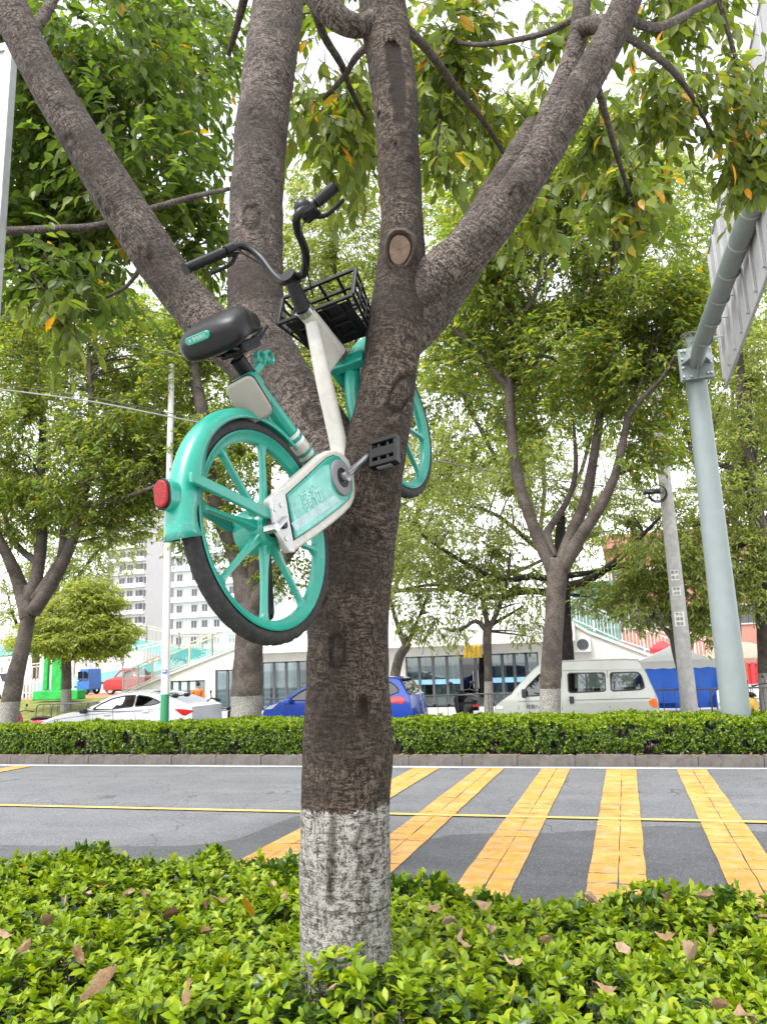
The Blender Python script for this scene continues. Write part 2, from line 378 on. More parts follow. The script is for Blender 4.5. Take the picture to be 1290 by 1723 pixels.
# resurfaced near strip of the carriageway, ragged edge
fp = [(-60, 4.2), (60, 4.2), (60, 9.3)]
x = 60
for X, Y in ((30, 9.35), (8, 9.2), (3.2, 9.32), (1.24, 9.28), (.62, 9.40), (.2, 9.45), (-.3, 9.2), (-.92, 8.94), (-1.5, 8.86), (-1.98, 8.7), (-2.26, 8.3), (-2.9, 8.9), (-3.6, 9.45), (-4.17, 9.5), (-4.22, 8.9), (-4.29, 8.18), (-4.5, 7.9), (-4.79, 7.77), (-5.6, 7.62), (-6.9, 7.52), (-9, 7.6), (-14, 7.5), (-60, 7.6)):
    fp.append((X, Y))
sheet('fresh_asphalt', fp, .004, M['fresh_asphalt'], road)
for x0, x1 in ((-3.80, -3.32), (-2.65, -2.18), (-1.53, -1.06), (-.47, .0), (.63, 1.08), (-12.5, -12.06), (-13.6, -13.15)):
    # every stripe is two strips of thermoplastic with a thin open joint between them
    mid = (x0+x1)/2+.01; jj = .004
    for a, b in ((x0, mid-.004), (mid+.005, x1)):
        P = []; n = 40
        for i in range(n+1): P.append((a+random.uniform(-.006, .006), 4.6+(13.9-4.6)*i/n))
        for i in range(n, -1, -1): P.append((b+random.uniform(-.006, .006), 4.6+(13.9-4.6)*i/n))
        me = bpy.data.meshes.new('rumble_stripe'); me.from_pydata([(x, y, .012) for x, y in P], [], [(i, 2*n+1-i, 2*n-i, i+1) for i in range(n)])
        me.materials.append(M['yellow_paint']); link('rumble_stripe', me, road)
sheet('yellow_line', [(-120, 9.33), (120, 10.02), (120, 10.13), (-120, 9.44)], .016, M['line_yellow'], road)
sheet('white_edge_line', rect(-120, 120, 13.98, 14.09), .008, M['line_white'], road)
sheet('near_pavement', rect(-60, 60, -20, 1.35), .15, M['paving'])
sheet('near_planting_bed', rect(-60, 60, 1.35, 3.95), .13, M['soil'])
sheet('far_planting_bed', rect(-80, 80, 14.58, 16.7), .10, M['soil'])
sheet('service_lane', rect(-200, 200, 16.9, 20.9), .0, M['lane_asphalt'])
sheet('plaza', rect(-200, 200, 21.1, 110), .02, M['paving'])
# grass bank at the left behind the parked cars
bank = MB()
nx, ny = 24, 10
V = []
for j in range(ny+1):
    for i in range(nx+1):
        X = -60+(-16.5+60)*i/nx-(.0 if j < 3 else (j-3)*.45); Y = 24.5+10*j/ny
        V.append((X, Y, .03+.62*(j/ny)**1.0+.03*math.sin(i*1.7+j)))
bank.add(V, [(j*(nx+1)+i, j*(nx+1)+i+1, (j+1)*(nx+1)+i+1, (j+1)*(nx+1)+i) for j in range(ny) for i in range(nx)])
tag(bank.build('grass_bank', M['grass'], smooth=60), kind='structure')
sheet('red_terrace', rect(-75, -20.5, 34.5, 44), .66, M['red_paving'])
def kerb(name, y0, y1, ztop, n0, n1, base_m):
    b = MB(); b.box2((-150, y0+.02, -.05), (150, y1-.02, ztop-.02)); o = tag(b.build(name, base_m), kind='structure')
    meshes = []
    for k in range(5):
        q = MB(); L = .985
        q.box2((0, 0, 0), (L, y1-y0, ztop+.02+random.uniform(-.004, .004)))
        me = q.mesh('kerb_stone', M['kerb']); bm = bmesh.new(); bm.from_mesh(me)
        bmesh.ops.bevel(bm, geom=[e for e in bm.edges if all(v.co.z > .1 for v in e.verts)], offset=.018, segments=2, affect='EDGES')
        bm.to_mesh(me); bm.free(); meshes.append(me)
    for i in range(n0, n1):
        s = link('kerb_stone', meshes[i % 5], o, (i*1.0+.0075, y0+random.uniform(-.006, .006), -.02+random.uniform(-.003, .003)))
kerb('far_kerb', 14.3, 14.56, .17, -24, 10, M['kerb'])
kerb('near_kerb', 3.98, 4.2, .16, -6, 5, M['kerb'])
kerb('lane_kerb', 20.9, 21.12, .12, -24, 8, M['kerb'])

# ---------------------------------------------------------------- leaves
TN_V = np.array([(0, 0, 0), (.32, 0, -.02), (.68, 0, -.07), (1, 0, -.17), (.26, .40, .06), (.62, .46, .02), (.26, -.40, .06), (.62, -.46, .02)])
TN_F = np.array([(0, 1, 4), (4, 1, 5), (1, 2, 5), (5, 2, 3), (0, 6, 1), (6, 7, 1), (1, 7, 2), (7, 3, 2)])
TM_V = np.array([(0, 0, 0), (.45, .5, .08), (1, 0, -.12), (.45, -.5, .08), (.5, 0, -.02)])
TM_F = np.array([(0, 4, 1), (4, 2, 1), (0, 3, 4), (4, 3, 2)])
TF_V = np.array([(0, 0, 0), (.45, .5, .07), (1, 0, -.10), (.45, -.5, .07)])
TF_F = np.array([(0, 2, 1), (0, 3, 2)])
def unit(A): return A/(np.linalg.norm(A, axis=-1, keepdims=True)+1e-9)
def leaves_geo(P, D, N, L, Wd, tmpl):
    TV, TF = tmpl
    D = unit(D); S = unit(np.cross(N, D)); N = np.cross(D, S)
    L = np.broadcast_to(L, (len(P),)); Wd = np.broadcast_to(Wd, (len(P),))
    V = P[:, None]+D[:, None]*(TV[None, :, 0:1]*L[:, None, None])+S[:, None]*(TV[None, :, 1:2]*Wd[:, None, None])+N[:, None]*(TV[None, :, 2:3]*L[:, None, None])
    T = TF[None]+(np.arange(len(P))*len(TV))[:, None, None]
    return V.reshape(-1, 3), T.reshape(-1, 3)
def leaf_mesh(name, P, D, N, L, Wd, tmpl, m, org=(0, 0, 0)):
    V, T = leaves_geo(P-np.array(org), D, N, L, Wd, tmpl); return np_mesh(name, V, T, m)
TN, TMt, TF_ = (TN_V, TN_F), (TM_V, TM_F), (TF_V, TF_F)
def pick_near(P, L, n, edge=40):
    q = pix(P); ok = (q[:, 2] > .2) & (q[:, 0] > -edge) & (q[:, 0] < 1290+edge) & (q[:, 1] > -edge) & (q[:, 1] < 1719+edge)
    s = np.where(ok, L/np.maximum(q[:, 2], .2), 0); return np.argsort(-s)[:n]
def leaf_parts(sel, P, D, N, L, Wd, m, parent, org, name='leaf'):
    """each chosen leaf an object of its own, sharing one mesh"""
    me = np_mesh(name, TN_V, TN_F, m)
    D = unit(D); S = unit(np.cross(N, D)); N2 = np.cross(D, S); o3 = np.array(org)
    for i in sel:
        o = link(name, me, parent); p = P[i]-o3; l, w = L[i], Wd[i]
        o.matrix_local = Matrix(((D[i][0]*l, S[i][0]*w, N2[i][0]*l, p[0]), (D[i][1]*l, S[i][1]*w, N2[i][1]*l, p[1]), (D[i][2]*l, S[i][2]*w, N2[i][2]*l, p[2]), (0, 0, 0, 1)))

# ---------------------------------------------------------------- hedges
TRUNK_XY = atH(583, 1500, 2.5)[:2]
def hedge_sprigs(rng, x0, x1, y0f, y1f, zb, ztop, dens, void=None, side_dens=1.0, layers=3, dl=.055):
    """sprig tips over the top and both long faces: position, outward direction, depth below the surface"""
    P, O, dep = [], [], []
    for ly in range(layers):
        A = (x1-x0)*2.0; n = int(dens*A)
        X = rng.uniform(x0, x1, n); t = rng.random(n)
        Y = y0f(X)+(y1f(X)-y0f(X))*t; Z = ztop(X, Y)-ly*dl-rng.random(n)*.05
        P.append(np.stack([X, Y, Z], 1)); O.append(np.tile([0, 0, 1.0], (n, 1))); dep.append(np.full(n, ly))
        for sgn, yf in ((-1, y0f), (1, y1f)):
            n = int(dens*(x1-x0)*.8*side_dens); X = rng.uniform(x0, x1, n); Yb = yf(X); zt = ztop(X, Yb)
            u = rng.random(n); Z = zb+(zt-zb)*u
            bulge = .06*np.sin(np.pi*u)
            Y = Yb+sgn*(bulge-ly*dl-rng.random(n)*.04)
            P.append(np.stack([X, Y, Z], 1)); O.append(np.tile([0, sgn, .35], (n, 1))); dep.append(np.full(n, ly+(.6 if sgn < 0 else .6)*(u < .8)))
    P, O, dep = np.vstack(P), np.vstack(O), np.concatenate(dep)
    if void is not None: k = void(P); P, O, dep = P[k], O[k], dep[k]
    return P, O, dep
def sprig_leaves(rng, P, O, per, Lm, spread=.9):
    n = len(P); out = unit(O+rng.normal(0, .38, (n, 3)))
    ref = unit(np.cross(out, rng.normal(0, 1, (n, 3)))); ref2 = np.cross(out, ref)
    PP, DD, NN, LL, idx = [], [], [], [], []
    for k in range(per):
        a = 2*np.pi*k/per*1.0+rng.random(n)*.8+(k % 2)*.4
        up_ = np.where(k < 2, 1.1, np.where(k < 5, .55, .05))+rng.normal(0, .2, n)
        d = unit(ref*np.cos(a)[:, None]+ref2*np.sin(a)[:, None]+out*up_[:, None])
        PP.append(P-out*(.008+.012*(k//2))[..., None] if np.ndim(k) else P-out*(.006+.011*(k//2)))
        DD.append(d); NN.append(unit(out+rng.normal(0, .25, (n, 3)))); LL.append(Lm*(.75+.5*rng.random(n))*(.7 if k < 2 else 1)); idx.append(np.arange(n))
    return np.vstack(PP), np.vstack(DD), np.vstack(NN), np.concatenate(LL), np.concatenate(idx), np.repeat(np.arange(per), n)
rng = np.random.default_rng(11)
def near_top(X, Y):
    z = .955+.10*(vnoise(np.stack([X*1.3, Y*1.3, 0*X], -1))-.5)+.09*(vnoise(np.stack([X*4.5+7, Y*4.5, 0*X], -1))-.5)
    # the clipped front shoulder sinks, more at the left where the bed shows its stems
    sh = np.clip((2.12+.06*np.sin(X*5)-Y)/.40, 0, 1); z = z-.16*sh**1.5
    z = z+.10*np.exp(-((X-TRUNK_XY[0]-.10)/.28)**2-((Y-2.13)/.12)**2)
    return z
def near_void(P):
    d = np.hypot(P[:, 0]-TRUNK_XY[0], P[:, 1]-TRUNK_XY[1])
    dn = np.hypot(P[:, 0]-(-1.18), (P[:, 1]-1.98)*.9)             # small bare hole low in the left part
    q = .6*vnoise(P*np.array([6.5, 6.5, 4.0])+3.3)+.4*vnoise(P*np.array([15., 15., 9.0])+1.3)
    return (d > .150+.02*np.sin(P[:, 0]*40)) & ~((dn < .13) & (P[:, 2] < .93)) & (q > .33)
fx = lambda X: 1.80+.07*np.sin(X*3.1)+.05*np.sin(X*7.7+1)
bx = lambda X: 3.50+.10*np.sin(X*2.3+.4)+.08*np.sin(X*6.1)-.05*np.sin(X*1.1)
HP, HO, HDp = hedge_sprigs(rng, -4.6, 2.3, fx, bx, .30, near_top, 430, near_void, 1.0, 3, .055)
P_, D_, N_, L_, I_, K_ = sprig_leaves(rng, HP, HO, 8, .041)
L_ = L_*(1-.12*HDp[I_]/2); W_ = L_*(.44+.1*rng.random(len(L_)))
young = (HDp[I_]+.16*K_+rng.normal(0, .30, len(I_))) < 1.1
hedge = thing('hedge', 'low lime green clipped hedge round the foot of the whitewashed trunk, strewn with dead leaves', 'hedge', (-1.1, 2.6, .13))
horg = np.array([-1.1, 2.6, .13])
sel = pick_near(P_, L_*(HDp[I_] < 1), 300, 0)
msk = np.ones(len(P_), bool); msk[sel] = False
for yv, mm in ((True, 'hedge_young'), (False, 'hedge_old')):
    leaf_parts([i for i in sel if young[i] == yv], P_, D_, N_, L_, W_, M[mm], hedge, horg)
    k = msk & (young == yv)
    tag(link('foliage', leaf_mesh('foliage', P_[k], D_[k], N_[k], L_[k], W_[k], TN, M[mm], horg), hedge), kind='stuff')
# stems: thin forked twigs from the soil up to the sprigs
def stem_mesh(rng, X, Y, zb, zt, rad, spread, m, org, name='stems', sides=4):
    V, T = [], []; nb = 0
    for x, y, a, b in zip(X, Y, zb, zt):
        base = np.array([x, y, a])
        for k in range(3):
            tip = np.array([x+rng.normal(0, spread), y+rng.normal(0, spread), b])
            midp = (base+tip)/2+rng.normal(0, spread*.3, 3)
            v, f, _ = tube_arr(np.array([base, midp, tip]), [rad, rad*.7, rad*.35], sides); V.append(v); T.append(f+nb); nb += len(v)
    return np_mesh(name, np.vstack(V)-np.array(org), np.vstack(T), m)
n = 420; sx = rng.uniform(-3.6, 1.8, n); sy = rng.uniform(1.85, 3.4, n)
k = np.hypot(sx-TRUNK_XY[0], sy-TRUNK_XY[1]) > .2; sx, sy = sx[k], sy[k]
tag(link('stems', stem_mesh(rng, sx, sy, np.full(len(sx), .12), near_top(sx, sy)-.06, .006, .09, M['stem'], horg), hedge), kind='stuff')

far_top = lambda X, Y: .755+.10*(vnoise(np.stack([X*1.1, Y*1.1+5, 0*X], -1))-.5)+.09*(vnoise(np.stack([X*4, Y*4+2, 0*X], -1))-.5)
ffx = lambda X: 14.66+.05*np.sin(X*2.1)+.04*np.sin(X*5.3)
fbx = lambda X: 15.95+.05*np.sin(X*2.7)
FP, FO, FD = hedge_sprigs(rng, -17.5, 5.5, ffx, fbx, .20, far_top, 210, lambda P: (.55*vnoise(P*np.array([3.2, 3.2, 3.2])+9)+.45*vnoise(P*np.array([8.0, 8.0, 6.0])+2)) > .32, 1.5, 2, .07)
p2, d2, n2, l2, i2, k2 = sprig_leaves(rng, FP, FO, 6, .062)
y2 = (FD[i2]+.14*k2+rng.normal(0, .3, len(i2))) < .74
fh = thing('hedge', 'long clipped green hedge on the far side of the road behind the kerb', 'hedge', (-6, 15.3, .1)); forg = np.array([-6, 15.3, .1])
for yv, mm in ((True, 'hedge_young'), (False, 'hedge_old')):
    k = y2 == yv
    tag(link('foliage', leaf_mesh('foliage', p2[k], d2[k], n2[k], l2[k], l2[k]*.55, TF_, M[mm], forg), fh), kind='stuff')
n = 900; sx = rng.uniform(-17.4, 5.4, n); sy = rng.uniform(14.75, 15.9, n)
tag(link('stems', stem_mesh(rng, sx, sy, np.full(n, .09), np.full(n, .66), .011, .10, M['stem'], forg, sides=3), fh), kind='stuff')

n = 420; lx_ = rng.uniform(-16, 4, n); ly_ = 14.34+np.abs(rng.normal(0, .16, n)); lz_ = np.where(ly_ < 14.58, .178, .112)
ang_ = rng.uniform(0, 6.28, n)
tag(link('leaf_litter', leaf_mesh('leaf_litter', np.stack([lx_, ly_, lz_], 1), np.stack([np.cos(ang_), np.sin(ang_), rng.normal(0, .15, n)], 1), np.stack([rng.normal(0, .3, n), rng.normal(0, .3, n), np.ones(n)], 1), rng.uniform(.05, .11, n), rng.uniform(.03, .05, n), TMt, M['dead_leaf'])), 'dry brown leaf litter along the foot of the far hedge', kind='stuff')

# ---------------------------------------------------------------- trees
def catm_limb(pts, step):
    """pts rows: x, y, z, radius"""
    return spline(np.array(pts, float), step)
def tubes_mesh(limbs, n, m, org, name, step, disp=0.0, dsc=6.0, wounds=None, cap_ends=True):
    V, Q, BC, nb = [], [], [], 0
    for li, L in enumerate(limbs):
        S = catm_limb(L, step); v, f, bc = tube_arr(S[:, :3], S[:, 3], n)
        if disp:
            c = np.repeat(S[:, :3], n, 0); r = np.repeat(S[:, 3], n)
            q = (vnoise(v*dsc)-.5)*1.0+(vnoise(v*dsc*2.7+5)-.5)*.5+(vnoise(v*np.array([dsc*6, dsc*6, dsc*5])+2)-.5)*.22
            v = c+(v-c)*(1+disp*q)[:, None]
        bc = bc+np.array([li*3.1, li*1.7, li*5.3])
        V.append(v); Q.append(f+nb); BC.append(bc); nb += len(v)
        # close the tip
        V.append(S[-1:, :3]); BC.append(bc[-1:]); last = nb-n
        Q.append(np.array([(last+i, last+(i+1) % n, nb, nb) for i in range(n)])); nb += 1
    V = np.vstack(V); BC = np.vstack(BC); Q = np.vstack(Q)
    w = np.zeros(len(V))
    if wounds is not None: V, w = wounds(V)
    me = bpy.data.meshes.new(name)
    tri = [q[:3] if q[2] == q[3] else q for q in Q.tolist()]
    me.from_pydata((V-np.array(org)).tolist(), [], tri)
    a = me.attributes.new('bc', 'FLOAT_VECTOR', 'POINT'); a.data.foreach_set('vector', BC.astype(np.float32).ravel())
    a = me.attributes.new('wound', 'FLOAT', 'POINT'); a.data.foreach_set('value', w.astype(np.float32))
    me.polygons.foreach_set('use_smooth', np.ones(len(me.polygons), dtype=bool)); me.materials.append(m); me.update()
    return me
def crown_scatter(rng, blobs, per, Lm, droop=.35, twig=.5, clump=1.6, thr=.42, shell=.6):
    """blobs: (centre, radii, number of twigs). Returns leaf arrays and twig segments."""
    P, D, N, L, TW = [], [], [], [], []
    for c, r, nt_ in blobs:
        c, r = np.array(c, float), np.array(r, float)
        u = unit(rng.normal(0, 1, (nt_*2, 3))); rad = (shell+(1-shell)*rng.random((nt_*2, 1)))**.7*np.where(rng.random((nt_*2, 1)) < .25, rng.random((nt_*2, 1)), 1)
        A = c+u*rad*r; A = A[vnoise(A*clump+17) > thr][:nt_]; u = unit(A-c)
        n = len(A)
        d = unit(u*np.array([1, 1, .55])+rng.normal(0, .5, (n, 3))+np.array([0, 0, -droop*.6]))
        tl = twig*(.6+.8*rng.random(n))
        TW.append(np.stack([A-d*tl[:, None]*.55, A, A+d*tl[:, None]*.45-np.array([0, 0, 1])*droop*.25*tl[:, None]], 1))
        for k in range(per):
            t = -.5+.98*(k+rng.random(n))/per
            p = A+d*(t*tl)[:, None]-np.array([0, 0, 1])*(np.clip(t, 0, 1)**2*droop*.7*tl)[:, None]
            side = unit(np.cross(d, np.array([0, 0, 1.0]))+rng.normal(0, .25, (n, 3)))*(1 if k % 2 else -1)
            ld = unit(d*.75+side*.85+np.array([0, 0, -droop])+rng.normal(0, .28, (n, 3)))
            nn = unit(np.array([0, 0, 1.0])+rng.normal(0, .42, (n, 3)))
            P.append(p); D.append(ld); N.append(nn); L.append(Lm*(.65+.6*rng.random(n)))
    return np.vstack(P), np.vstack(D), np.vstack(N), np.concatenate(L), np.vstack(TW)
def twig_mesh(TW, rad, m, org, name='twigs'):
    n = 3; out = []; idx = []
    d = unit(TW[:, 2]-TW[:, 0]); X = unit(np.cross(d, np.array([.3, .5, .8]))); Y = np.cross(d, X)
    V = []
    for k, rr in ((0, rad), (1, rad*.75), (2, rad*.4)):
        for j in range(n):
            a = 2*np.pi*j/n; V.append(TW[:, k]+(X*math.cos(a)+Y*math.sin(a))*rr)
    V = np.stack(V, 1)
    Fq = []
    for k in range(2):
        for j in range(n): Fq.append((k*n+j, k*n+(j+1) % n, (k+1)*n+(j+1) % n, (k+1)*n+j))
    Q = np.array(Fq)[None]+(np.arange(len(TW))*3*n)[:, None, None]
    return np_mesh(name, V.reshape(-1, 3)-np.array(org), Q.reshape(-1, 4), m)
def plimb(Y, pts):
    """(px, py, width px[, dy]) in the plane y = Y (+dy)"""
    out = []
    for q in pts:
        p = atY(q[0], q[1], Y+(q[3] if len(q) > 3 else 0)); z = pix(p)[2]; out.append((*p, q[2]*z/F/2))
    return out
def pblob(Y, cx, cy, rx, ry, ry_depth, n, dy=0):
    c = atY(cx, cy, Y+dy); z = pix(c)[2]; return (c, (rx*z/F, ry_depth, ry*z/F), n)
def far_tree(name, label, base, Y, limbs, blobs, leafm, lm=.13, per=9, group=None, bark='bark_far', droop=.35, clump=1.1, thr=.40, nsides=10, seed=1, lw=.42, auto=6, twig=.55, dens=1.45, wsc=(1, 1)):
    rg = np.random.default_rng(seed)
    org = atY(base[0], base[1], Y); org[2] = .1 if Y < 17 else .02
    root = thing(name, label, 'tree', org, group)
    L3 = [[(q[0], q[1], q[2], q[3]*(wsc[0] if i == 0 else wsc[1])) for q in plimb(Y, l)] for i, l in enumerate(limbs)]
    trunk = [L3[0]]; p0 = np.array(trunk[0][0]); trunk[0] = [(p0[0], p0[1], -.05, p0[3]*1.15)]+trunk[0]
    link('trunk', tubes_mesh(trunk, nsides+6, M[bark], org, 'trunk', .12, .10, 5.0), root)
    for l in L3[1:]: link('limb', tubes_mesh([l], nsides, M[bark], org, 'limb', .15, .10, 6.0), root)
    B = [pblob(Y, *b) for b in blobs]; B = [(c, r, int(n*dens)) for c, r, n in B]
    # side branches growing from the limbs out into the crown
    br = []; allp = np.vstack([catm_limb(l, .3) for l in L3[1:]]) if len(L3) > 1 else np.array(L3[0])
    for c, r, n in B:
        for _ in range(max(2, int(auto*n/400))):
            tip = c+unit(rg.normal(0, 1, 3))*r*.8*rg.random()**.4
            dd = np.linalg.norm(allp[:, :3]-tip, axis=1)+np.maximum(0, allp[:, 2]-tip[2])*2; s = allp[np.argmin(dd)]
            mid = (s[:3]+tip)/2+np.array([0, 0, .12*np.linalg.norm(tip-s[:3])])+rg.normal(0, .1, 3)
            rr = max(.012, min(s[3]*.55, .035)); br.append([(*s[:3], rr), (*mid, rr*.7), (*tip, .006)])
    if br: tag(link('branches', tubes_mesh(br, 5, M[bark], org, 'branches', .3), root), kind='stuff')
    P, D, N, L, TW = crown_scatter(rg, B, per, lm, droop, twig, clump, thr)
    link('crown', leaf_mesh('crown', P, D, N, L, L*lw, TF_, M[leafm], org), root)
    tag(link('twigs', twig_mesh(TW, .006, M['twig'], org), root), kind='stuff')
    return root

# ---------------------------------------------------------------- the street tree that holds the bicycle
def hlimb(pts):
    out = []
    for x, y, w, h in pts:
        p = atH(x, y, h); out.append((*p, w*pix(p)[2]/F/2))
    return out
tb = np.array([TRUNK_XY[0], TRUNK_XY[1], .13])
trunk_l = hlimb([(584, 1600, 152, 2.5), (582, 1500, 155, 2.5), (581, 1400, 153, 2.5), (583, 1300, 150, 2.5), (585, 1200, 145, 2.5), (586, 1100, 139, 2.5), (588, 1000, 138, 2.49), (597, 920, 134, 2.49), (608, 850, 126, 2.48), (628, 760, 110, 2.47), (645, 690, 98, 2.47),
                 (655, 620, 93, 2.48), (664, 555, 97, 2.49), (671, 500, 88, 2.5), (676, 430, 80, 2.51), (675, 350, 71, 2.53), (669, 240, 73, 2.56), (662, 140, 78, 2.59), (648, 50, 79, 2.62), (638, -40, 76, 2.65), (630, -160, 72, 2.7)])
b0 = trunk_l[0]; trunk_l = [(tb[0], tb[1], -.1, b0[3]*1.12)]+trunk_l
limbs_m = [hlimb(l) for l in [
    # left limb pair
    [(602, 900, 80, 2.50), (575, 800, 100, 2.56), (535, 728, 106, 2.64), (487, 660, 106, 2.72), (448, 595, 100, 2.78), (431, 520, 94, 2.83), (430, 420, 90, 2.89), (434, 300, 87, 2.95), (444, 180, 86, 3.02), (458, 80, 88, 3.09), (470, -20, 84, 3.15), (480, -160, 78, 3.25)],
    [(500, 690, 60, 2.70), (450, 640, 80, 2.75), (398, 590, 80, 2.77), (345, 540, 78, 2.75), (295, 478, 76, 2.73), (245, 405, 76, 2.70), (190, 320, 74, 2.67), (140, 240, 68, 2.64), (95, 165, 64, 2.62), (50, 85, 62, 2.60), (10, 0, 60, 2.58), (-40, -100, 56, 2.56)],
    # right limb and the sawn second limb behind it
    [(640, 640, 40, 2.55), (664, 575, 60, 2.545), (694, 524, 78, 2.525), (735, 470, 82, 2.49), (790, 418, 76, 2.45), (850, 350, 68, 2.42), (905, 272, 62, 2.41), (955, 190, 58, 2.40), (1000, 110, 54, 2.40), (1035, 45, 50, 2.40), (1060, -15, 47, 2.40), (1095, -110, 42, 2.40)],
    [(672, 590, 60, 2.52), (720, 520, 84, 2.54), (768, 450, 80, 2.57), (815, 375, 72, 2.60), (858, 300, 64, 2.63), (890, 245, 58, 2.65), (904, 220, 54, 2.66)],
    [(902, 262, 40, 2.46), (925, 190, 38, 2.52), (950, 130, 36, 2.58), (970, 70, 33, 2.62), (977, 20, 30, 2.66), (985, -60, 28, 2.7)],
    [(1030, 40, 30, 2.42), (1000, 42, 30, 2.52), (972, 48, 26, 2.62)],
    [(650, 20, 40, 2.60), (615, 42, 36, 2.56), (585, 40, 40, 2.52), (555, 18, 46, 2.5), (520, -30, 46, 2.48)],
]]
WOUNDS = [  # px centre, half sizes, lean, kind
    (616, 1425, 19, 58, .05, 'lens'), (612, 1510, 13, 46, .06, 'lens'), (570, 1098, 19, 38, .02, 'lens'), (571, 1150, 17, 28, .0, 'ridge'), (613, 1190, 9, 26, -.1, 'groove'), (676, 660, 26, 52, .45, 'lens'),
    (640, 665, 14, 40, -.5, 'ridge'), (660, 62, 15, 150, -.10, 'groove'), (560, 1440, 6, 90, .03, 'groove'), (605, 960, 60, 36, 0, 'dark_patch'), (690, 500, 46, 50, 0, 'dark_patch'), (640, 760, 60, 120, 0, 'dark_patch'), (118, 245, 16, 20, -.4, 'lens'), (605, 1570, 14, 16, 0, 'lens'),
    (95, 168, 12, 9, .5, 'ridge'), (180, 345, 16, 9, .5, 'lens'), (245, 425, 18, 12, .6, 'lens'), (60, 105, 14, 12, 0, 'dark_patch'), (150, 230, 22, 30, -.5, 'dark_patch'), (285, 470, 26, 30, -.5, 'dark_patch'),
    (432, 190, 12, 10, 0, 'lens'), (445, 262, 14, 8, 0, 'ridge'), (425, 365, 20, 26, 0, 'lens'), (455, 95, 16, 8, 0, 'ridge'), (440, 215, 30, 26, 0, 'dark_patch'), (430, 480, 36, 40, 0, 'dark_patch'), (415, 330, 18, 9, 0, 'ridge'), (470, 40, 20, 14, 0, 'dark_patch'),
    (655, 245, 14, 10, 0, 'lens'), (690, 260, 9, 8, 0, 'ridge'), (665, 300, 30, 20, 0, 'dark_patch'), (645, 195, 9, 9, 0, 'lens'), (868, 320, 16, 9, -.7, 'lens'), (960, 190, 14, 8, -.7, 'ridge'), (800, 405, 30, 20, -.6, 'dark_patch'), (1000, 100, 16, 12, -.8, 'dark_patch'), (720, 520, 24, 30, 0, 'dark_patch'),
    (560, 1250, 40, 50, 0, 'dark_patch'), (640, 1080, 16, 60, 0, 'ridge'), (545, 1330, 30, 22, 0, 'dark_patch'), (535, 1010, 18, 10, 0, 'lens'), (620, 900, 26, 16, .3, 'lens'), (530, 700, 30, 22, .6, 'lens'), (450, 610, 20, 14, .6, 'ridge')]
def wound_fn(V):
    w = np.zeros(len(V)); q = pix(V); dirs = unit(EYE-V)
    for cx, cy, rx, ry, an, kd in WOUNDS:
        dx, dy = q[:, 0]-cx, q[:, 1]-cy
        a = dx*math.cos(an)+dy*math.sin(an); b = -dx*math.sin(an)+dy*math.cos(an)
        wob = 1+.6*(vnoise(V*9)-.5)+.45*(vnoise(V*30)-.5)
        e = np.sqrt((a/rx)**2+(b/ry)**2)*wob; k = e < 1.8
        if not k.any(): continue
        zm = np.percentile(q[k, 2], 2); k &= q[:, 2] < zm+.16
        if kd == 'lens': h = .007*np.exp(-((e-1.0)/.16)**2)-.010*np.exp(-((e-.74)/.10)**2)+.006*np.clip(1-e/.6, 0, 1); wv = .75*np.exp(-((e-.76)/.16)**2)+.35*(e < .75)
        elif kd == 'ridge': h = .012*np.clip(1-e, 0, 1)**.7; wv = .25*(e < 1)
        elif kd == 'groove': h = -.022*np.clip(1.05-e, 0, 1)**.6+.006*np.exp(-((e-1.2)/.12)**2); wv = .95*np.clip(1.15-e, 0, .25)/.25
        else: h = 0*e; wv = .55*np.clip(1.5-e, 0, 1)  # flat patches: darker bark colour only, fading outwards, no relief
        V = V+np.where(k, h, 0)[:, None]*dirs; w = np.maximum(w, np.where(k, wv, 0))
    return V, np.clip(w, 0, 1)
mtree = thing('street_tree', 'big brown street tree with whitewashed trunk foot holding the bicycle in its fork', 'tree', tb)
link('trunk', tubes_mesh([trunk_l], 96, M['bark'], tb, 'trunk', .012, .085, 5.0, wound_fn), mtree)
for l in limbs_m: link('limb', tubes_mesh([l], 56, M['bark_limb'], tb, 'limb', .016, .10, 5.5, wound_fn), mtree)
# sawn-off face with its callus ring
def cut_face(px, py, rw, rh, zh, name, label):
    c = atH(px, py, zh); z = pix(c)[2]; w, h = rw*z/F, rh*z/F
    nrm = unit(EYE-c); nrm = unit(nrm+np.array([-.05, 0, .12])); X = unit(np.cross(np.array([0, 0, 1.0]), nrm)); Y = np.cross(nrm, X); A = np.stack([X, Y, nrm], 1)
    b = MB(); n = 36
    rad = [1+.06*math.sin(2*t)+.04*math.sin(3*t+1)+random.uniform(-.02, .02) for t in np.arange(n)*2*math.pi/n]
    V, Fq = [], []
    for s, hh in ((.0, .004), (.45, .006), (.84, .003), (.90, -.008), (1.0, .004), (1.14, .010), (1.28, .0), (1.38, -.03)):
        for i in range(n):
            t = 2*math.pi*i/n; V.append((w*s*rad[i]*math.cos(t), h*s*rad[i]*math.sin(t), hh+random.uniform(-.0012, .0012)))
    for r in range(7):
        for i in range(n): Fq.append((r*n+i, r*n+(i+1) % n, (r+1)*n+(i+1) % n, (r+1)*n+i))
    b.add(np.array(V)@A.T+c, Fq)
    b.mi = [0 if r < 2 else (1 if r < 4 else 2) for r in range(7) for _ in range(n)]
    tag(b.build(name, [M['cut_wood'], M['cut_rim'], M['bark_plain']], mtree, tb, smooth=50), label)
M['cut_wood'] = mat('cut_wood', (.125, .085, .060), .85, var=.35, scale=22, bump=.5, bscale=90, dirt=.4, dcol=(.1, .07, .05))
M['cut_rim'] = mat('cut_rim', (.035, .026, .02), .9, var=.3, scale=30)
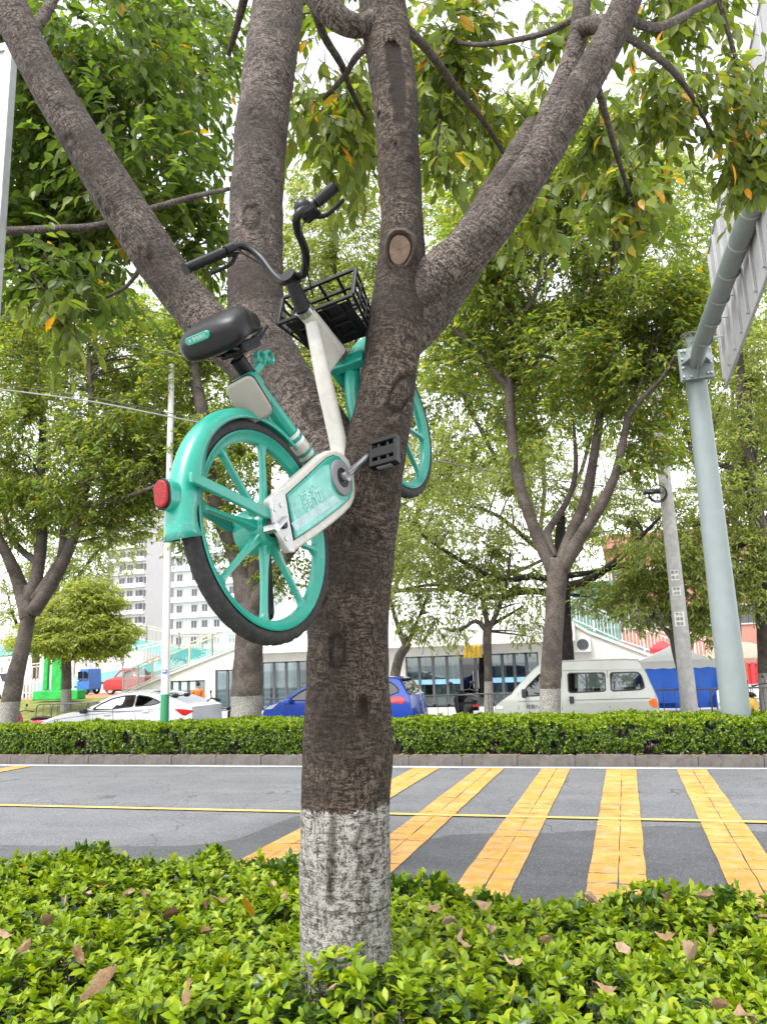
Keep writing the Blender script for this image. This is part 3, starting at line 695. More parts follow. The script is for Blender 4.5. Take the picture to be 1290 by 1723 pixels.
M['bark_plain'] = mat('bark_plain', (.052, .040, .032), .9, var=.4, scale=40, bump=.8, bscale=120, spec=.2)
cut_face(672, 420, 21, 28, 2.40, 'pruning_scar', 'oval pale scar where a limb was sawn off')
def mblob(h, cx, cy, rx, ry, d, n):
    c = atH(cx, cy, h); z = pix(c)[2]; return (c, (rx*z/F, d, ry*z/F), n)
rgm = np.random.default_rng(23)
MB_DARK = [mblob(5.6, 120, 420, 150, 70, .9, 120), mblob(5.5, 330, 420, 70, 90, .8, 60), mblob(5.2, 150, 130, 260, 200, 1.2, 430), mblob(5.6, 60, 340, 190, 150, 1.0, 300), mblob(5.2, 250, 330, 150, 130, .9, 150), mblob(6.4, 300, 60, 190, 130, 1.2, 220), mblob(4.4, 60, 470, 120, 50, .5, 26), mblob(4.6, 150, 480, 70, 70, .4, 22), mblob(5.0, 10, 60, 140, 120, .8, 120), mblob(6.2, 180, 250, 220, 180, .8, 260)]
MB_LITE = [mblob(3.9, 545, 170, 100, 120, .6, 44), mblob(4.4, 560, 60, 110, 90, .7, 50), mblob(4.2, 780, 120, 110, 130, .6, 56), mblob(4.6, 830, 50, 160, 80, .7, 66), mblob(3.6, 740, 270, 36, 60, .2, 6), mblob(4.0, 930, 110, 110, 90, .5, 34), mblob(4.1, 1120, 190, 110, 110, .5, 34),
           mblob(4.3, 1120, 40, 140, 60, .6, 34), mblob(3.7, 1060, 330, 60, 90, .3, 20), mblob(3.5, 905, 370, 50, 40, .2, 8), mblob(4.0, 1000, 240, 60, 70, .3, 12), mblob(4.3, 1250, 190, 60, 120, .4, 26), mblob(4.4, 1270, 270, 60, 50, .3, 22), mblob(4.8, 830, 200, 60, 80, .3, 14), mblob(4.2, 105, 540, 40, 40, .2, 9), mblob(4.6, 600, 250, 40, 60, .3, 10), mblob(4.7, 700, 170, 60, 120, .4, 20)]
sets = []
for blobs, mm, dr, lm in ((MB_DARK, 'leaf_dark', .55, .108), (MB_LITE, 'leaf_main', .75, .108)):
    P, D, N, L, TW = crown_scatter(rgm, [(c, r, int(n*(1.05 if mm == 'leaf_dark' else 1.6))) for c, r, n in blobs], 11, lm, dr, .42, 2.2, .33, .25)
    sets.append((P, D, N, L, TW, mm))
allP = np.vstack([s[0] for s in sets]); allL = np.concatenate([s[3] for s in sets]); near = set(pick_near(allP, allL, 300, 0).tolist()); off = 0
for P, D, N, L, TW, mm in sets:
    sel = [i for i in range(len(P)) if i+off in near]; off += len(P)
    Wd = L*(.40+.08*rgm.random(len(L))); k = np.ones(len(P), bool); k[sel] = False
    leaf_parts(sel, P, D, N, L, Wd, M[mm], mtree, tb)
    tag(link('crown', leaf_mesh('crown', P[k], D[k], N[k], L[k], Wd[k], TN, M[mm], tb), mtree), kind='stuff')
    tag(link('twigs', twig_mesh(TW, .0035, M['twig'], tb), mtree), kind='stuff')
SM = [hlimb(l) for l in [
    [(-40, 392, 15, 4.6), (80, 386, 14, 4.4), (165, 380, 13, 4.2), (260, 350, 11, 3.9), (330, 330, 9, 3.6), (385, 318, 7, 3.2)],
    [(50, 60, 20, 2.62), (75, 25, 18, 2.7), (100, -20, 16, 2.8)],
    [(1060, 35, 16, 2.42), (1110, 45, 15, 2.6), (1180, 10, 12, 3.0), (1240, -20, 10, 3.3)],
    [(1045, 55, 15, 2.42), (1090, 85, 13, 2.7), (1130, 118, 11, 3.1), (1165, 165, 8, 3.6), (1200, 230, 5, 4.0)],
    [(1000, 130, 13, 2.42), (1020, 200, 11, 2.8), (1040, 270, 9, 3.2), (1060, 330, 7, 3.5), (1075, 385, 4, 3.7)],
    [(680, 45, 18, 2.6), (720, 85, 15, 3.0), (765, 145, 12, 3.5), (810, 200, 9, 4.0), (850, 262, 6, 4.4)],
    [(525, 0, 16, 2.5), (545, 60, 14, 2.8), (575, 110, 12, 3.2), (590, 150, 9, 3.6), (620, 210, 6, 4.0)],
    [(640, 60, 14, 2.6), (600, 95, 12, 2.9), (578, 130, 10, 3.3), (545, 165, 7, 3.7)],
    [(420, -40, 16, 3.2), (400, 40, 12, 3.6), (385, 90, 8, 4.2)],
    [(740, 200, 5, 3.4), (730, 290, 4, 3.5)], [(10, 430, 8, 4.4), (70, 480, 6, 4.3), (105, 540, 4, 4.2)],
    [(970, 30, 12, 2.65), (900, 60, 10, 3.1), (800, 75, 8, 3.8), (720, 60, 6, 4.4)],
    [(250, 430, 10, 3.4), (215, 480, 7, 3.9), (180, 500, 5, 4.4)],
    [(1200, -30, 9, 3.9), (1240, 110, 7, 4.1), (1260, 200, 5, 4.3), (1275, 260, 4, 4.4)]]]
for l in SM: link('branch', tubes_mesh([l], 12, M['bark_limb'], tb, 'branch', .03, .12, 9.0), mtree)
# ---------------------------------------------------------------- the bicycle wedged in the fork
BM = np.array([[0.34385429, -0.34877572, 0.87184845], [-0.38006288, -0.90070728, -0.21042484], [0.85867132, -0.25900175, -0.44226877]])
BT = np.array([-.3211, .0488, 2.0438])
C2W = np.stack([rt, -up, fw], 1)                         # camera axes (right, down, forward) -> world
BW = C2W@BM; BO = EYE+C2W@BT
bike = thing('bicycle', 'turquoise and white shared electric bicycle stuck up in the fork of the tree', 'bicycle')
bike.matrix_world = Matrix(((*BW[0], BO[0]), (*BW[1], BO[1]), (*BW[2], BO[2]), (0, 0, 0, 1)))
def bk(px, py, c=0.0):
    """pixel -> bicycle coordinates on the plane c = const (x forward, y up, z to the right side)"""
    d = BW.T@ray(px, py); o = BW.T@(EYE-BO); s = (c-o[2])/d[2]; return o+s*d
def z2(zx, zy): return 240+zx*520/1290, 660+zy*450/1116  # enlargement used while measuring
M['turq'] = mat('turquoise_paint', (.008, .225, .165), .33, var=.14, scale=7, bump=.04, bscale=200, spec=.45, coat=.2, dirt=.45, dcol=(.030, .15, .12), scuff=.55)
M['turq_dark'] = mat('turquoise_plastic', (.005, .16, .125), .42, var=.15, scale=9, dirt=.3, dcol=(.03, .13, .11))
M['cream'] = mat('pale_grey_paint', (.37, .36, .325), .34, var=.08, scale=8, coat=.2, dirt=.5, dcol=(.22, .205, .18), scuff=.5)
M['rubber'] = mat('rubber', (.016, .016, .017), .75, var=.3, scale=20, bump=.2, bscale=150, spec=.3, dirt=.3, dcol=(.08, .075, .07))
M['black_pl'] = mat('black_plastic', (.004, .004, .005), .45, spec=.24, var=.3, scale=12, bump=.06, bscale=220, dirt=.25, dcol=(.012, .012, .012))
M['black_gl'] = mat('black_leatherette', (.004, .004, .005), .40, var=.25, scale=9, bump=.08, bscale=260, spec=.28, dirt=.2, dcol=(.012, .012, .012))
M['steel'] = mat('steel', (.42, .42, .44), .30, .95, var=.15, scale=14, dirt=.3, dcol=(.25, .24, .23))
M['alu'] = mat('cast_aluminium', (.42, .42, .41), .45, .5, var=.12, scale=10, bump=.1, bscale=200, dirt=.3, dcol=(.3, .29, .28))
M['grey_disc'] = mat('grey_plastic', (.13, .125, .14), .5, var=.15, scale=12)
M['red_lens'] = mat('red_reflector', (.20, .003, .004), .25, var=.3, scale=60, bump=.6, bscale=260, spec=.3)
M['battery'] = mat('warm_grey_plastic', (.20, .19, .165), .4, var=.1, scale=9, dirt=.25, dcol=(.2, .19, .17))
M['white_print'] = mat('white_print', (.42, .52, .50), .6, var=.1)
M['sticker'] = mat('pale_sticker', (.12, .36, .31), .4, var=.35, scale=16, dirt=.6, dcol=(.24, .40, .38))
M['stripe_white'] = mat('stripe_white', (.5, .55, .52), .5)
def wheel(name, x0, seed, label=None):
    w = link(name, None, bike) if False else None
    hubn = MB()
    # rim: the wheel's own mesh with hub and spokes as sub-parts
    rim = MB()
    rim.lathe([(.262, .020), (.266, .0235), (.270, .021), (.266, .016), (.258, .0), (.266, -.016), (.270, -.021), (.266, -.0235), (.262, -.0205), (.258, -.015), (.248, -.012), (.242, -.008), (.241, 0), (.242, .008), (.248, .012), (.258, .015)], 96, (x0, 0, 0), closed=True)
    W_ = rim.build(name, M['turq'], bike, smooth=35)
    ty = MB(); prof = []; m = 20; n = 320
    V, Fq = [], []
    for i in range(n):
        for k in range(m):
            a = 2*math.pi*k/m; rr, hh = .2835+.0215*math.cos(a), .0215*math.sin(a)
            if abs(((k+m//2) % m)-m//2) <= 4:
                kk = ((k+m//2) % m)-m//2; blk = (i+abs(kk)*2) % 8 < 5 and kk != 0
                rr += (.0010 if blk else -.0020)*math.cos(a)
            t = 2*math.pi*i/n; V.append((x0+rr*math.cos(t), rr*math.sin(t), hh))
    for i in range(n):
        for k in range(m): Fq.append((i*m+k, ((i+1) % n)*m+k, ((i+1) % n)*m+(k+1) % m, i*m+(k+1) % m))
    ty.add(V, Fq); ty.build('tyre', M['rubber'], W_, smooth=28)
    hb = MB()
    hb.lathe([(.0, -.062), (.050, -.060), (.060, -.052), (.062, -.03), (.056, .0), (.048, .022), (.040, .030), (.0, .032)], 40, (x0, 0, 0))
    hb.build('hub', M['turq'], W_, smooth=30)
    return W_
def spokes(W_, x0, angs, par):
    for a in angs:
        s = MB(); e = np.array([math.cos(a), math.sin(a), 0]); g = np.array([-math.sin(a), math.cos(a), 0]); o = np.array([x0, 0, 0])
        S = [(.042, .020, .017), (.065, .0125, .013), (.11, .0085, .010), (.18, .0075, .009), (.222, .0080, .0095), (.236, .014, .010), (.246, .027, .011)]
        V, Fq = [], []
        for r, w_, t_ in S:
            for q, zz in ((-1, .35), (-.6, 1), (.6, 1), (1, .35), (1, -.35), (.6, -1), (-.6, -1), (-1, -.35)):
                V.append(o+e*r+g*w_*q+np.array([0, 0, zz*t_+.006*(1-r/.24)]))
        for i in range(len(S)-1):
            for k in range(8): Fq.append((i*8+k, i*8+(k+1) % 8, (i+1)*8+(k+1) % 8, (i+1)*8+k))
        s.add(V, Fq); s.build('spoke', M['turq'], W_, smooth=50)
rw = wheel('rear_wheel', 0.0, 1)
sp_px = [(300, 230), (470, 220), (715, 680), (660, 905), (510, 960), (310, 765)]
angs = []
for q in sp_px:
    p = bk(*z2(*q)); angs.append(math.atan2(p[1], p[0]))
SP = sorted(angs); print('spoke angles', [round(math.degrees(a)) for a in SP])
# eight evenly set spokes through the measured ones
best = min(np.linspace(0, 2*math.pi/8, 90), key=lambda b: sum((((a-b+math.pi/8) % (math.pi/4))-math.pi/8)**2 for a in SP))
spokes(rw, 0.0, [best+k*math.pi/4 for k in range(8)], rw)
ax = MB(); ax.cyl((0, 0, .028), (0, 0, .060), .026, .020, 20); ax.cyl((0, 0, -.09), (0, 0, .075), .011, n=8)
ax.build('axle', M['black_pl'], rw, smooth=40)
WB = 1.048
fwh = wheel('front_wheel', WB, 2)
spokes(fwh, WB, [.2+k*math.pi/4 for k in range(8)], fwh)
ax = MB(); ax.cyl((WB, 0, -.075), (WB, 0, .07), .010, n=10); ax.build('axle', M['steel'], fwh, smooth=40)
def fender(name, x0, t0, t1, Rf, wf, skirtf, n=40):
    b = MB(); V, Fq = [], []
    m = 11
    for i in range(n+1):
        u = i/n; t = t0+(t1-t0)*u; R = Rf(u); w = wf(u); sk = skirtf(u)
        for k in range(m):
            q = -1+2*k/(m-1); aq = abs(q)
            zz = w*math.copysign(min(1, aq*1.35), q) if aq < .74 else w*math.copysign(1.0, q)
            rr = R-.018*min(1, aq*1.35)**2.4-(max(0, aq-.70)/.30)*sk
            V.append((x0+rr*math.cos(t), rr*math.sin(t), zz))
    for i in range(n):
        for k in range(m-1): Fq.append((i*m+k, (i+1)*m+k, (i+1)*m+k+1, i*m+k+1))
    b.add(V, Fq); o = b.build(name, M['turq'], bike, smooth=45)
    s = o.modifiers.new('thick', 'SOLIDIFY'); s.thickness = .0035; s.offset = 0
    return o
a_f = math.atan2(*bk(490, 755)[1::-1]); pe = bk(284, 905); a_e = math.atan2(pe[1], pe[0])
print('fender', math.degrees(a_f), math.degrees(a_e), np.hypot(pe[0], pe[1]))
fender('rear_fender', 0, a_f, a_e+.02, lambda u: .332+.022*max(0, (u-.78)/.22)**1.6, lambda u: .023+.011*min(1, u*1.6), lambda u: .010+.011*u+.028*math.exp(-((u-.80)/.10)**2)+.03*max(0, (u-.88)/.12)**2)
fender('front_fender', WB, math.radians(62), math.radians(178), lambda u: .328, lambda u: .028, lambda u: .014)
# fender stays
st = MB(); poly = [bk(*z2(*q), .050)[:2] for q in ((198, 332), (222, 338), (400, 425), (532, 490), (526, 530), (500, 522), (380, 462), (212, 382), (200, 378))]
st.prism([tuple(p) for p in poly], .044, .055); st.build('fender_stay', M['turq'], bike, bevel=.0035, smooth=40)
st = MB(); poly = [bk(*z2(*q), -.055)[:2] for q in ((222, 452), (250, 470), (375, 545), (382, 575), (355, 582), (240, 500), (222, 478))]
st.prism([tuple(p) for p in poly], -.062, -.050)
for k in range(7):
    p = np.array(poly[1])+(np.array(poly[2])-np.array(poly[1]))*(k+.3)/7.5-np.array([0, .006]); st.box((p[0], p[1]-.008, -.049), (.004, .028, .008))
st.build('fender_stay', M['turq_dark'], bike, bevel=.002, smooth=40)
# tail light
c = bk(277, 832, 0.0); d = unit(np.array([c[0], c[1]-.05, 0])); A = np.stack([np.array([0, 0, 1.0]), np.cross(d, [0, 0, 1.0]), d], 1)
def stadium(w, h, n=8):
    P = []
    for i in range(n+1): t = math.pi*i/n; P.append((w*math.cos(t), h+w*math.sin(t)))
    for i in range(n+1): t = math.pi+math.pi*i/n; P.append((w*math.cos(t), -h+w*math.sin(t)))
    return P
tl_o = MB(); tl_o.prism(stadium(.024, .014), -.030, .004, c, A); tlo = tl_o.build('tail_light', M['turq'], bike, bevel=.004, smooth=40)
q = MB(); q.prism(stadium(.0235, .014), .003, .008, c, A); q.build('housing', M['black_pl'], tlo, bevel=.003, smooth=40)
q = MB(); q.prism(stadium(.0200, .0125), .006, .015, c, A); q.build('lens', M['red_lens'], tlo, bevel=.005, seg=3, smooth=40)
# chain case on the right side
def side_poly(pts, cc): return [tuple(bk(*z2(*p), cc)[:2]) for p in pts]
outer = side_poly([(533, 445), (560, 420), (600, 388), (650, 342), (700, 297), (745, 258), (775, 242), (805, 238), (835, 250), (862, 280), (882, 325), (892, 370), (893, 410), (888, 445), (872, 480), (840, 512), (800, 546), (740, 592), (690, 628), (640, 664), (622, 668), (606, 640), (588, 590), (560, 520)], .060)
inner = side_poly([(606, 428), (650, 388), (700, 342), (745, 300), (775, 274), (800, 264), (826, 272), (848, 296), (866, 330), (877, 375), (878, 410), (868, 440), (840, 468), (800, 500), (740, 545), (690, 580), (640, 612)], .066)
q = MB(); q.prism(outer, .030, .060); cc_o = q.build('chain_case', M['cream'], bike, bevel=.010, seg=4, smooth=60)
ctr = np.mean(inner, 0)
q = MB(); q.prism([tuple(ctr+(np.array(p)-ctr)*1.035) for p in inner], .055, .0612); q.build('gap_ring', M['black_pl'], cc_o, bevel=.001)  # black ring stands in for the dark gap round the cover
q = MB(); q.prism(inner, .058, .0660); cv = q.build('case_cover', M['turq'], cc_o, bevel=.003, seg=3, smooth=50)
stk = side_poly([(612, 440), (690, 366), (752, 308), (780, 300), (785, 345), (790, 400), (822, 446), (845, 455), (800, 490), (700, 565), (648, 598)], .068)
q = MB(); q.prism(stk, .0655, .0668); q.build('sticker', M['sticker'], cc_o)
q = MB(); q.prism(side_poly([(622, 545), (720, 480), (800, 430), (822, 452), (735, 515), (640, 580)], .068), .0660, .0672); q.build('sticker', mat('pale_band', (.27, .40, .40), .5, var=.25, scale=30, dirt=.5, dcol=(.18, .36, .33)), cc_o)
bbp = np.array(bk(575, 797, .06)); pc = np.array([*bk(*z2(826, 358), .066)[:2], .066])
q = MB(); q.lathe([(.0, .002), (.030, .002), (.030, .008), (.050, .0085), (.056, .006), (.057, .0)], 48, pc); q.build('chainring_cover', M['grey_disc'], cc_o, smooth=30)
q = MB(); q.lathe([(.0, .012), (.022, .012), (.031, .009), (.031, .0)], 40, pc); q.build('bearing_cap', M['black_pl'], cc_o, smooth=30)
def text_mesh(s, size, extrude, font_offset=0.0):
    cu = bpy.data.curves.new('text', 'FONT'); cu.body = s; cu.size = size; cu.extrude = extrude; cu.align_x = 'CENTER'; cu.align_y = 'CENTER'; cu.offset = font_offset; cu.resolution_u = 3
    o = bpy.data.objects.new('text', cu); COL.objects.link(o); bpy.context.view_layer.update()
    me = bpy.data.meshes.new_from_object(o.evaluated_get(bpy.context.evaluated_depsgraph_get())); bpy.data.objects.remove(o); return me
def put_text(s, size, mt, parent, c, X, Y, extrude=.0006, name='lettering', off=0.0):
    me = text_mesh(s, size, extrude, off); me.name = name; me.materials.clear(); me.materials.append(mt)
    X = unit(np.array(X, float)); Y = np.array(Y, float); Y = unit(Y-X*(X@Y)); Z = np.cross(X, Y); c = np.array(c, float)
    me.transform(Matrix(((X[0], Y[0], Z[0], c[0]), (X[1], Y[1], Z[1], c[1]), (X[2], Y[2], Z[2], c[2]), (0, 0, 0, 1))))
    return link(name, me, parent)
tA, tB = bk(*z2(655, 480), .068), bk(*z2(760, 405), .068); tm = (tA+tB)/2; tm[2] = .0682
M['faint_print'] = mat('faint_print', (.22, .44, .40), .6, var=.25, scale=40)
put_text('骑行', .060, M['faint_print'], cc_o, tm, (*(tB-tA)[:2], 0), (-(tB-tA)[1], (tB-tA)[0], 0), .0004, 'lettering', .0012)
# dropout plate
dp = side_poly([(536, 442), (590, 405), (602, 470), (612, 540), (636, 668), (612, 668), (582, 620), (556, 580), (545, 520)], .064)
q = MB(); q.prism(dp, .055, .066); dpo = q.build('dropout_plate', M['alu'], bike, bevel=.002, smooth=40)
for z in ((552, 488), (578, 470), (600, 610)):
    p = bk(*z2(*z), .067); q = MB(); q.cyl((p[0], p[1], .064), (p[0], p[1], .069), .0065, n=6); q.build('bolt', M['steel'], dpo, smooth=40)
p = bk(*z2(575, 550), .067); q = MB(); q.cyl((p[0]-.03, p[1]-.002, .071), (p[0]+.03, p[1]+.004, .071), .0075, n=12); q.build('chain_tensioner', M['steel'], dpo, smooth=40)
p = bk(*z2(538, 568), .067); q = MB(); q.cyl((p[0], p[1], .05), (p[0], p[1], .085), .013, n=6); q.build('axle_nut', M['steel'], dpo, smooth=40)
# left chainstay
q = MB(); q.tube(spline([(0, .005, -.075), (.12, .012, -.072), (.28, .02, -.055), (.42, .02, -.03)], .03), .013, 12); q.build('chainstay', M['cream'], bike, smooth=60)
# frame tubes (a: forward, b: up)
ps_top, ps_bot = bk(393, 585), bk(424, 640)
seat_b = bk(523, 778, .0)
sd = unit(seat_b-ps_bot)
q = MB(); S = spline([(*ps_bot, .021), (*(ps_bot+sd*.10), .0225), (*(ps_bot+sd*.20), .0245), (*seat_b, .027), (*(seat_b+sd*.05), .028)], .02); q.tube(S[:, :3], S[:, 3], 20)
stt = q.build('seat_tube', M['turq'], bike, smooth=50)
L_st = np.linalg.norm(seat_b-ps_bot)
q = MB(); q.tube([ps_bot+sd*(L_st-.085), seat_b+sd*.03], [.0283, .0292], 20, caps=False); q.build('pale_sleeve', M['cream'], stt, smooth=50)
for dd in (.062, .088): 
    q = MB(); q.tube([ps_bot+sd*(L_st-dd-.035), ps_bot+sd*(L_st-dd-.022)], [.0279, .0282], 20, caps=False); q.build('stripe', M['stripe_white'], stt, smooth=50)
for dd in (.030, .055):
    q = MB(); q.tube([ps_bot+sd*(L_st-dd), ps_bot+sd*(L_st-dd+.011)], [.0297, .0299], 20, caps=False); q.build('stripe', M['turq_dark'], stt, smooth=50)
# seat clamp with two loops
q = MB(); q.cyl(ps_bot-sd*.02, ps_bot+sd*.022, .0255, n=24); clampo = q.build('seat_clamp', M['turq'], bike, smooth=40)
for (x, y) in ((437, 603), (451, 602)):
    p = bk(x, y, .0); q = MB(); q.lathe([(.0165, .012), (.022, .008), (.022, -.008), (.0165, -.012), (.013, -.008), (.013, .008)], 24, p, closed=True); q.build('clamp_loop', M['turq'], clampo, smooth=50)
q = MB(); q.bar(ps_bot-sd*.01, bk(440, 612), .022, .016); q.build('clamp_arm', M['turq'], clampo, bevel=.003)
# seat post and saddle
q = MB(); q.cyl(ps_bot+sd*.05, ps_top-sd*.02, .0165, n=20); q.cyl(ps_bot-sd*.075, ps_bot-sd*.018, .0215, n=20); q.build('seat_post', M['black_pl'], bike, smooth=40)
s0, s1 = bk(345, 567), bk(424, 536)
ux = unit(s1-s0); ux = unit(ux*np.array([1, 1, 0])); uy = np.array([-ux[1], ux[0], 0]); SL = np.linalg.norm((s1-s0)[:2])*1.02
print('saddle', s0, s1, SL)
sad = MB(); V, Fq = [], []
ST = [(-.018, .060, .038, .036), (-.006, .088, .056, .052), (.02, .104, .070, .062), (.07, .108, .074, .064), (.12, .098, .070, .060), (.18, .074, .062, .056), (.23, .048, .054, .054), (.28, .036, .050, .050), (.315, .031, .046, .046), (.335, .024, .036, .040), (.343, .010, .020, .028)]
m = 22
for t, hw, ht, hb in ST:
    cc0 = s0+ux*(t*SL/.343)+uy*(-.004+.016*math.sin((t-.05)*9)-.010*(t > .25))
    for k in range(m):
        a = 2*math.pi*k/m; ca, sa = math.cos(a), math.sin(a)
        zz = hw*math.copysign(abs(ca)**.75, ca)
        yy = (ht*.62*abs(sa)**.8-.010*math.exp(-(zz/.022)**2)*(t > .04)) if sa > 0 else -hb*abs(sa)**.55*.8
        V.append(cc0+uy*yy+np.array([0, 0, zz]))
for i in range(len(ST)-1):
    for k in range(m): Fq.append((i*m+k, i*m+(k+1) % m, (i+1)*m+(k+1) % m, (i+1)*m+k))
V += [s0-ux*.02, s0+ux*(.346*SL/.343)]
Fq += [(len(V)-2, (k+1) % m, k) for k in range(m)]+[(len(V)-1, (len(ST)-1)*m+k, (len(ST)-1)*m+(k+1) % m) for k in range(m)]
sad.add(V, Fq); so = sad.build('saddle', M['black_gl'], bike, smooth=60)
ss = so.modifiers.new('round', 'SUBSURF'); ss.levels = ss.render_levels = 1
# label on the saddle's rear right flank
lx = np.array([0, 0, 1.0]); lz = -ux; ly = np.cross(lz, lx); lc = s0-ux*.016-lx*.010+ly*.004
A = np.stack([ly, lx, lz], 1)
q = MB(); q.prism(stadium(.0105, .029), -.012, .0035, lc+lz*.002, A); lab = q.build('label', M['turq'], so, bevel=.002, smooth=40)
put_text('Ⓠ 青桔骑行', .011, M['white_print'], lab, lc+lz*.0060, lx, ly, .0003)
# suspension bellows and rails under the saddle
q = MB()
for k in range(5):
    cb = s0+ux*.12-uy*.022+np.array([-.004*k, -.009*k, 0]); q.lathe([(.0, .0), (.026, .001), (.031, .005), (.026, .009), (0, .010)], 24, cb, np.stack([ux, np.array([0, 0, 1.0]), -uy], 1))
q.build('bellows', M['black_pl'], so, smooth=60)
for zz in (-.03, .03):
    q = MB(); q.tube(spline([s0+ux*.03-uy*.045+[0, 0, zz], s0+ux*.10-uy*.065+[0, 0, zz*.9], s0+ux*.2-uy*.06+[0, 0, zz*.7], s0+ux*.30-uy*.035+[0, 0, zz*.3]], .02), .006, 8); q.build('rail', M['black_pl'], so, smooth=60)
q = MB(); q.box(s0+ux*.135-uy*.062, (.10, .030, .085), np.stack([ux, uy, [0, 0, 1.0]], 1)); q.build('saddle_bracket', M['black_pl'], so, bevel=.008)
# battery and lock box behind the seat tube
bx0 = bk(424, 672, .0); bd = -sd; bp = np.array([bd[1], -bd[0], 0])
def rrect(w, h, r, n=5):
    P = []
    for cx_, cy_, a0 in ((w-r, h-r, 0), (-w+r, h-r, 90), (-w+r, -h+r, 180), (w-r, -h+r, 270)):
        for i in range(n+1): t = math.radians(a0+90*i/n); P.append((cx_+r*math.cos(t), cy_+r*math.sin(t)))
    return P
bk_dir = -bp if bp[0] > 0 else bp           # backwards, square to the seat tube
nb_ = unit(np.array([-.90, -.16, .34])); yb_ = unit(np.array([-.38, 1.0, .0])-nb_*(np.array([-.38, 1.0, .0])@nb_)); A = np.stack([np.cross(yb_, nb_), yb_, nb_], 1)
bc_ = bk(419, 675, .03)-nb_*.068
q = MB(); q.prism(rrect(.040, .056, .020), -.012, .048, bc_, A); bato = q.build('battery_box', M['turq'], bike, bevel=.006, seg=3, smooth=50)
q = MB(); q.prism(rrect(.0445, .0625, .022), .046, .054, bc_, A); q.build('black_seal', M['black_pl'], bato, bevel=.003, smooth=50)
q = MB(); q.prism(rrect(.0435, .0615, .021), .053, .068, bc_, A); q.build('battery_face', M['battery'], bato, bevel=.007, seg=3, smooth=50)
# step-through main tube and head tube
hd_t, hd_b = bk(513, 524), bk(571, 594); dt_b = bk(574, 772)
stem0 = bk(490, 470); hv = unit(hd_b-hd_t)
q = MB(); S = spline([(*hd_t, .026), (*(hd_t+hv*.05), .028), (*hd_b, .027)], .02); q.tube(S[:, :3], S[:, 3], 24); hto = q.build('head_tube', M['cream'], bike, smooth=40)
a0 = hd_t+hv*.035; a1 = bk(545, 640); a2 = bk(560, 705); a3 = bk(572, 765); a4 = bk(566, 800)
q = MB(); S = spline([(*a0, .022), (*a1, .0275), (*a2, .0285), (*a3, .030), (*a4, .032)], .015); q.tube(S[:, :3], S[:, 3], 24); q.build('main_tube', M['cream'], bike, smooth=60)
q = MB(); q.prism([tuple(p[:2]) for p in (hd_t+hv*.02, hd_b, hd_b+hv*.0-np.array([.02, .015, 0]), bk(548, 632), bk(540, 610))], -.018, .018); q.build('gusset', M['cream'], bike, bevel=.008, seg=3, smooth=50)
q = MB(); q.cyl(hd_t-hv*.012, hd_t+hv*.008, .029, n=24); q.cyl(hd_b-hv*.006, hd_b+hv*.012, .030, n=24); q.build('headset', M['steel'], hto, smooth=40)
# fork
q = MB(); cr = hd_b+hv*.045
q.tube(spline([(*(hd_b+hv*.005),), (*cr,)], .02), .022, 16)
q.box(cr+hv*.01, (.05, .04, .14), np.stack([unit(np.cross(hv, [0, 0, 1.0])), hv, [0, 0, 1.0]], 1)); fko = q.build('fork', M['turq'], bike, bevel=.006, smooth=50)
for zz in (-.058, .058):
    q = MB(); e = np.array([WB, 0, zz]); b_ = cr+hv*.01+np.array([0, 0, zz]); q.tube(spline([b_, b_+(e-b_)*.5+np.array([-.02, -.0, 0]), e], .03), np.linspace(.021, .014, len(spline([b_, b_+(e-b_)*.5+np.array([-.02, -.0, 0]), e], .03))), 14); q.build('fork_leg', M['turq'], fko, smooth=60)
# stem, bar, grips, levers
q = MB(); q.cyl(stem0-hv*.005, hd_t-hv*.005, .0215, .028, 24); q.cyl(stem0-hv*.022, stem0+hv*.02, .026, n=20); q.build('stem', M['black_pl'], bike, smooth=40)
gl0, gl1 = bk(376, 425, -.215), bk(313, 452, -.285)
gr0, gr1 = bk(530, 343, .225), bk(562, 315, .285)
bar_pts = [gl1, gl0, bk(408, 414, -.185), bk(437, 432, -.135), bk(462, 463, -.07), stem0+np.array([.0, 0, -.025]), stem0+np.array([0, 0, .03]), bk(512, 458, .075), bk(514, 425, .125), bk(500, 385, .165), bk(502, 360, .195), gr0, gr1]
print('bar', [np.round(p, 3).tolist() for p in bar_pts])
S = spline(bar_pts, .012); q = MB(); q.tube(S, .0125, 16); hbo = q.build('handlebar', M['black_gl'], bike, smooth=60)
def grip(p0, p1, sgn):
    d = unit(p1-p0); L = np.linalg.norm(p1-p0); q = MB(); n = 22; rr = []; pp = []
    for i in range(n): pp.append(p0+d*(L*i/(n-1)+.004)); rr.append(.0165+.0012*(i % 2)+(.002 if i in (0, n-1) else 0))
    q.tube(pp, rr, 18); g = q.build('grip', M['black_pl'], hbo, smooth=30)
    bd = bike.matrix_world.to_3x3().inverted()@Vector((0, 0, -1)); dn = unit(np.array(bd))
    # clamp body and brake lever
    q = MB(); q.cyl(p0-d*.045, p0-d*.008, .021, n=18); q.box(p0-d*.03+fwd_l*.018, (.05, .028, .03), np.stack([d, fwd_l, np.cross(d, fwd_l)], 1)); q.build('lever_clamp', M['black_pl'], hbo, bevel=.004, smooth=40)
    lp = [p0-d*.03+fwd_l*.03, p0-d*.0+fwd_l*.046+dn*.012, p0+d*.035+fwd_l*.045+dn*.02, p0+d*.085+fwd_l*.036+dn*.026]
    q = MB(); Sx = spline(lp, .01); q.tube(Sx, np.linspace(.008, .0055, len(Sx)), 10); q.build('brake_lever', M['black_pl'], hbo, smooth=60)
fwd_l = unit(np.array([.75, -.5, 0]))
grip(gl0, gl1, -1); grip(gr0, gr1, 1)
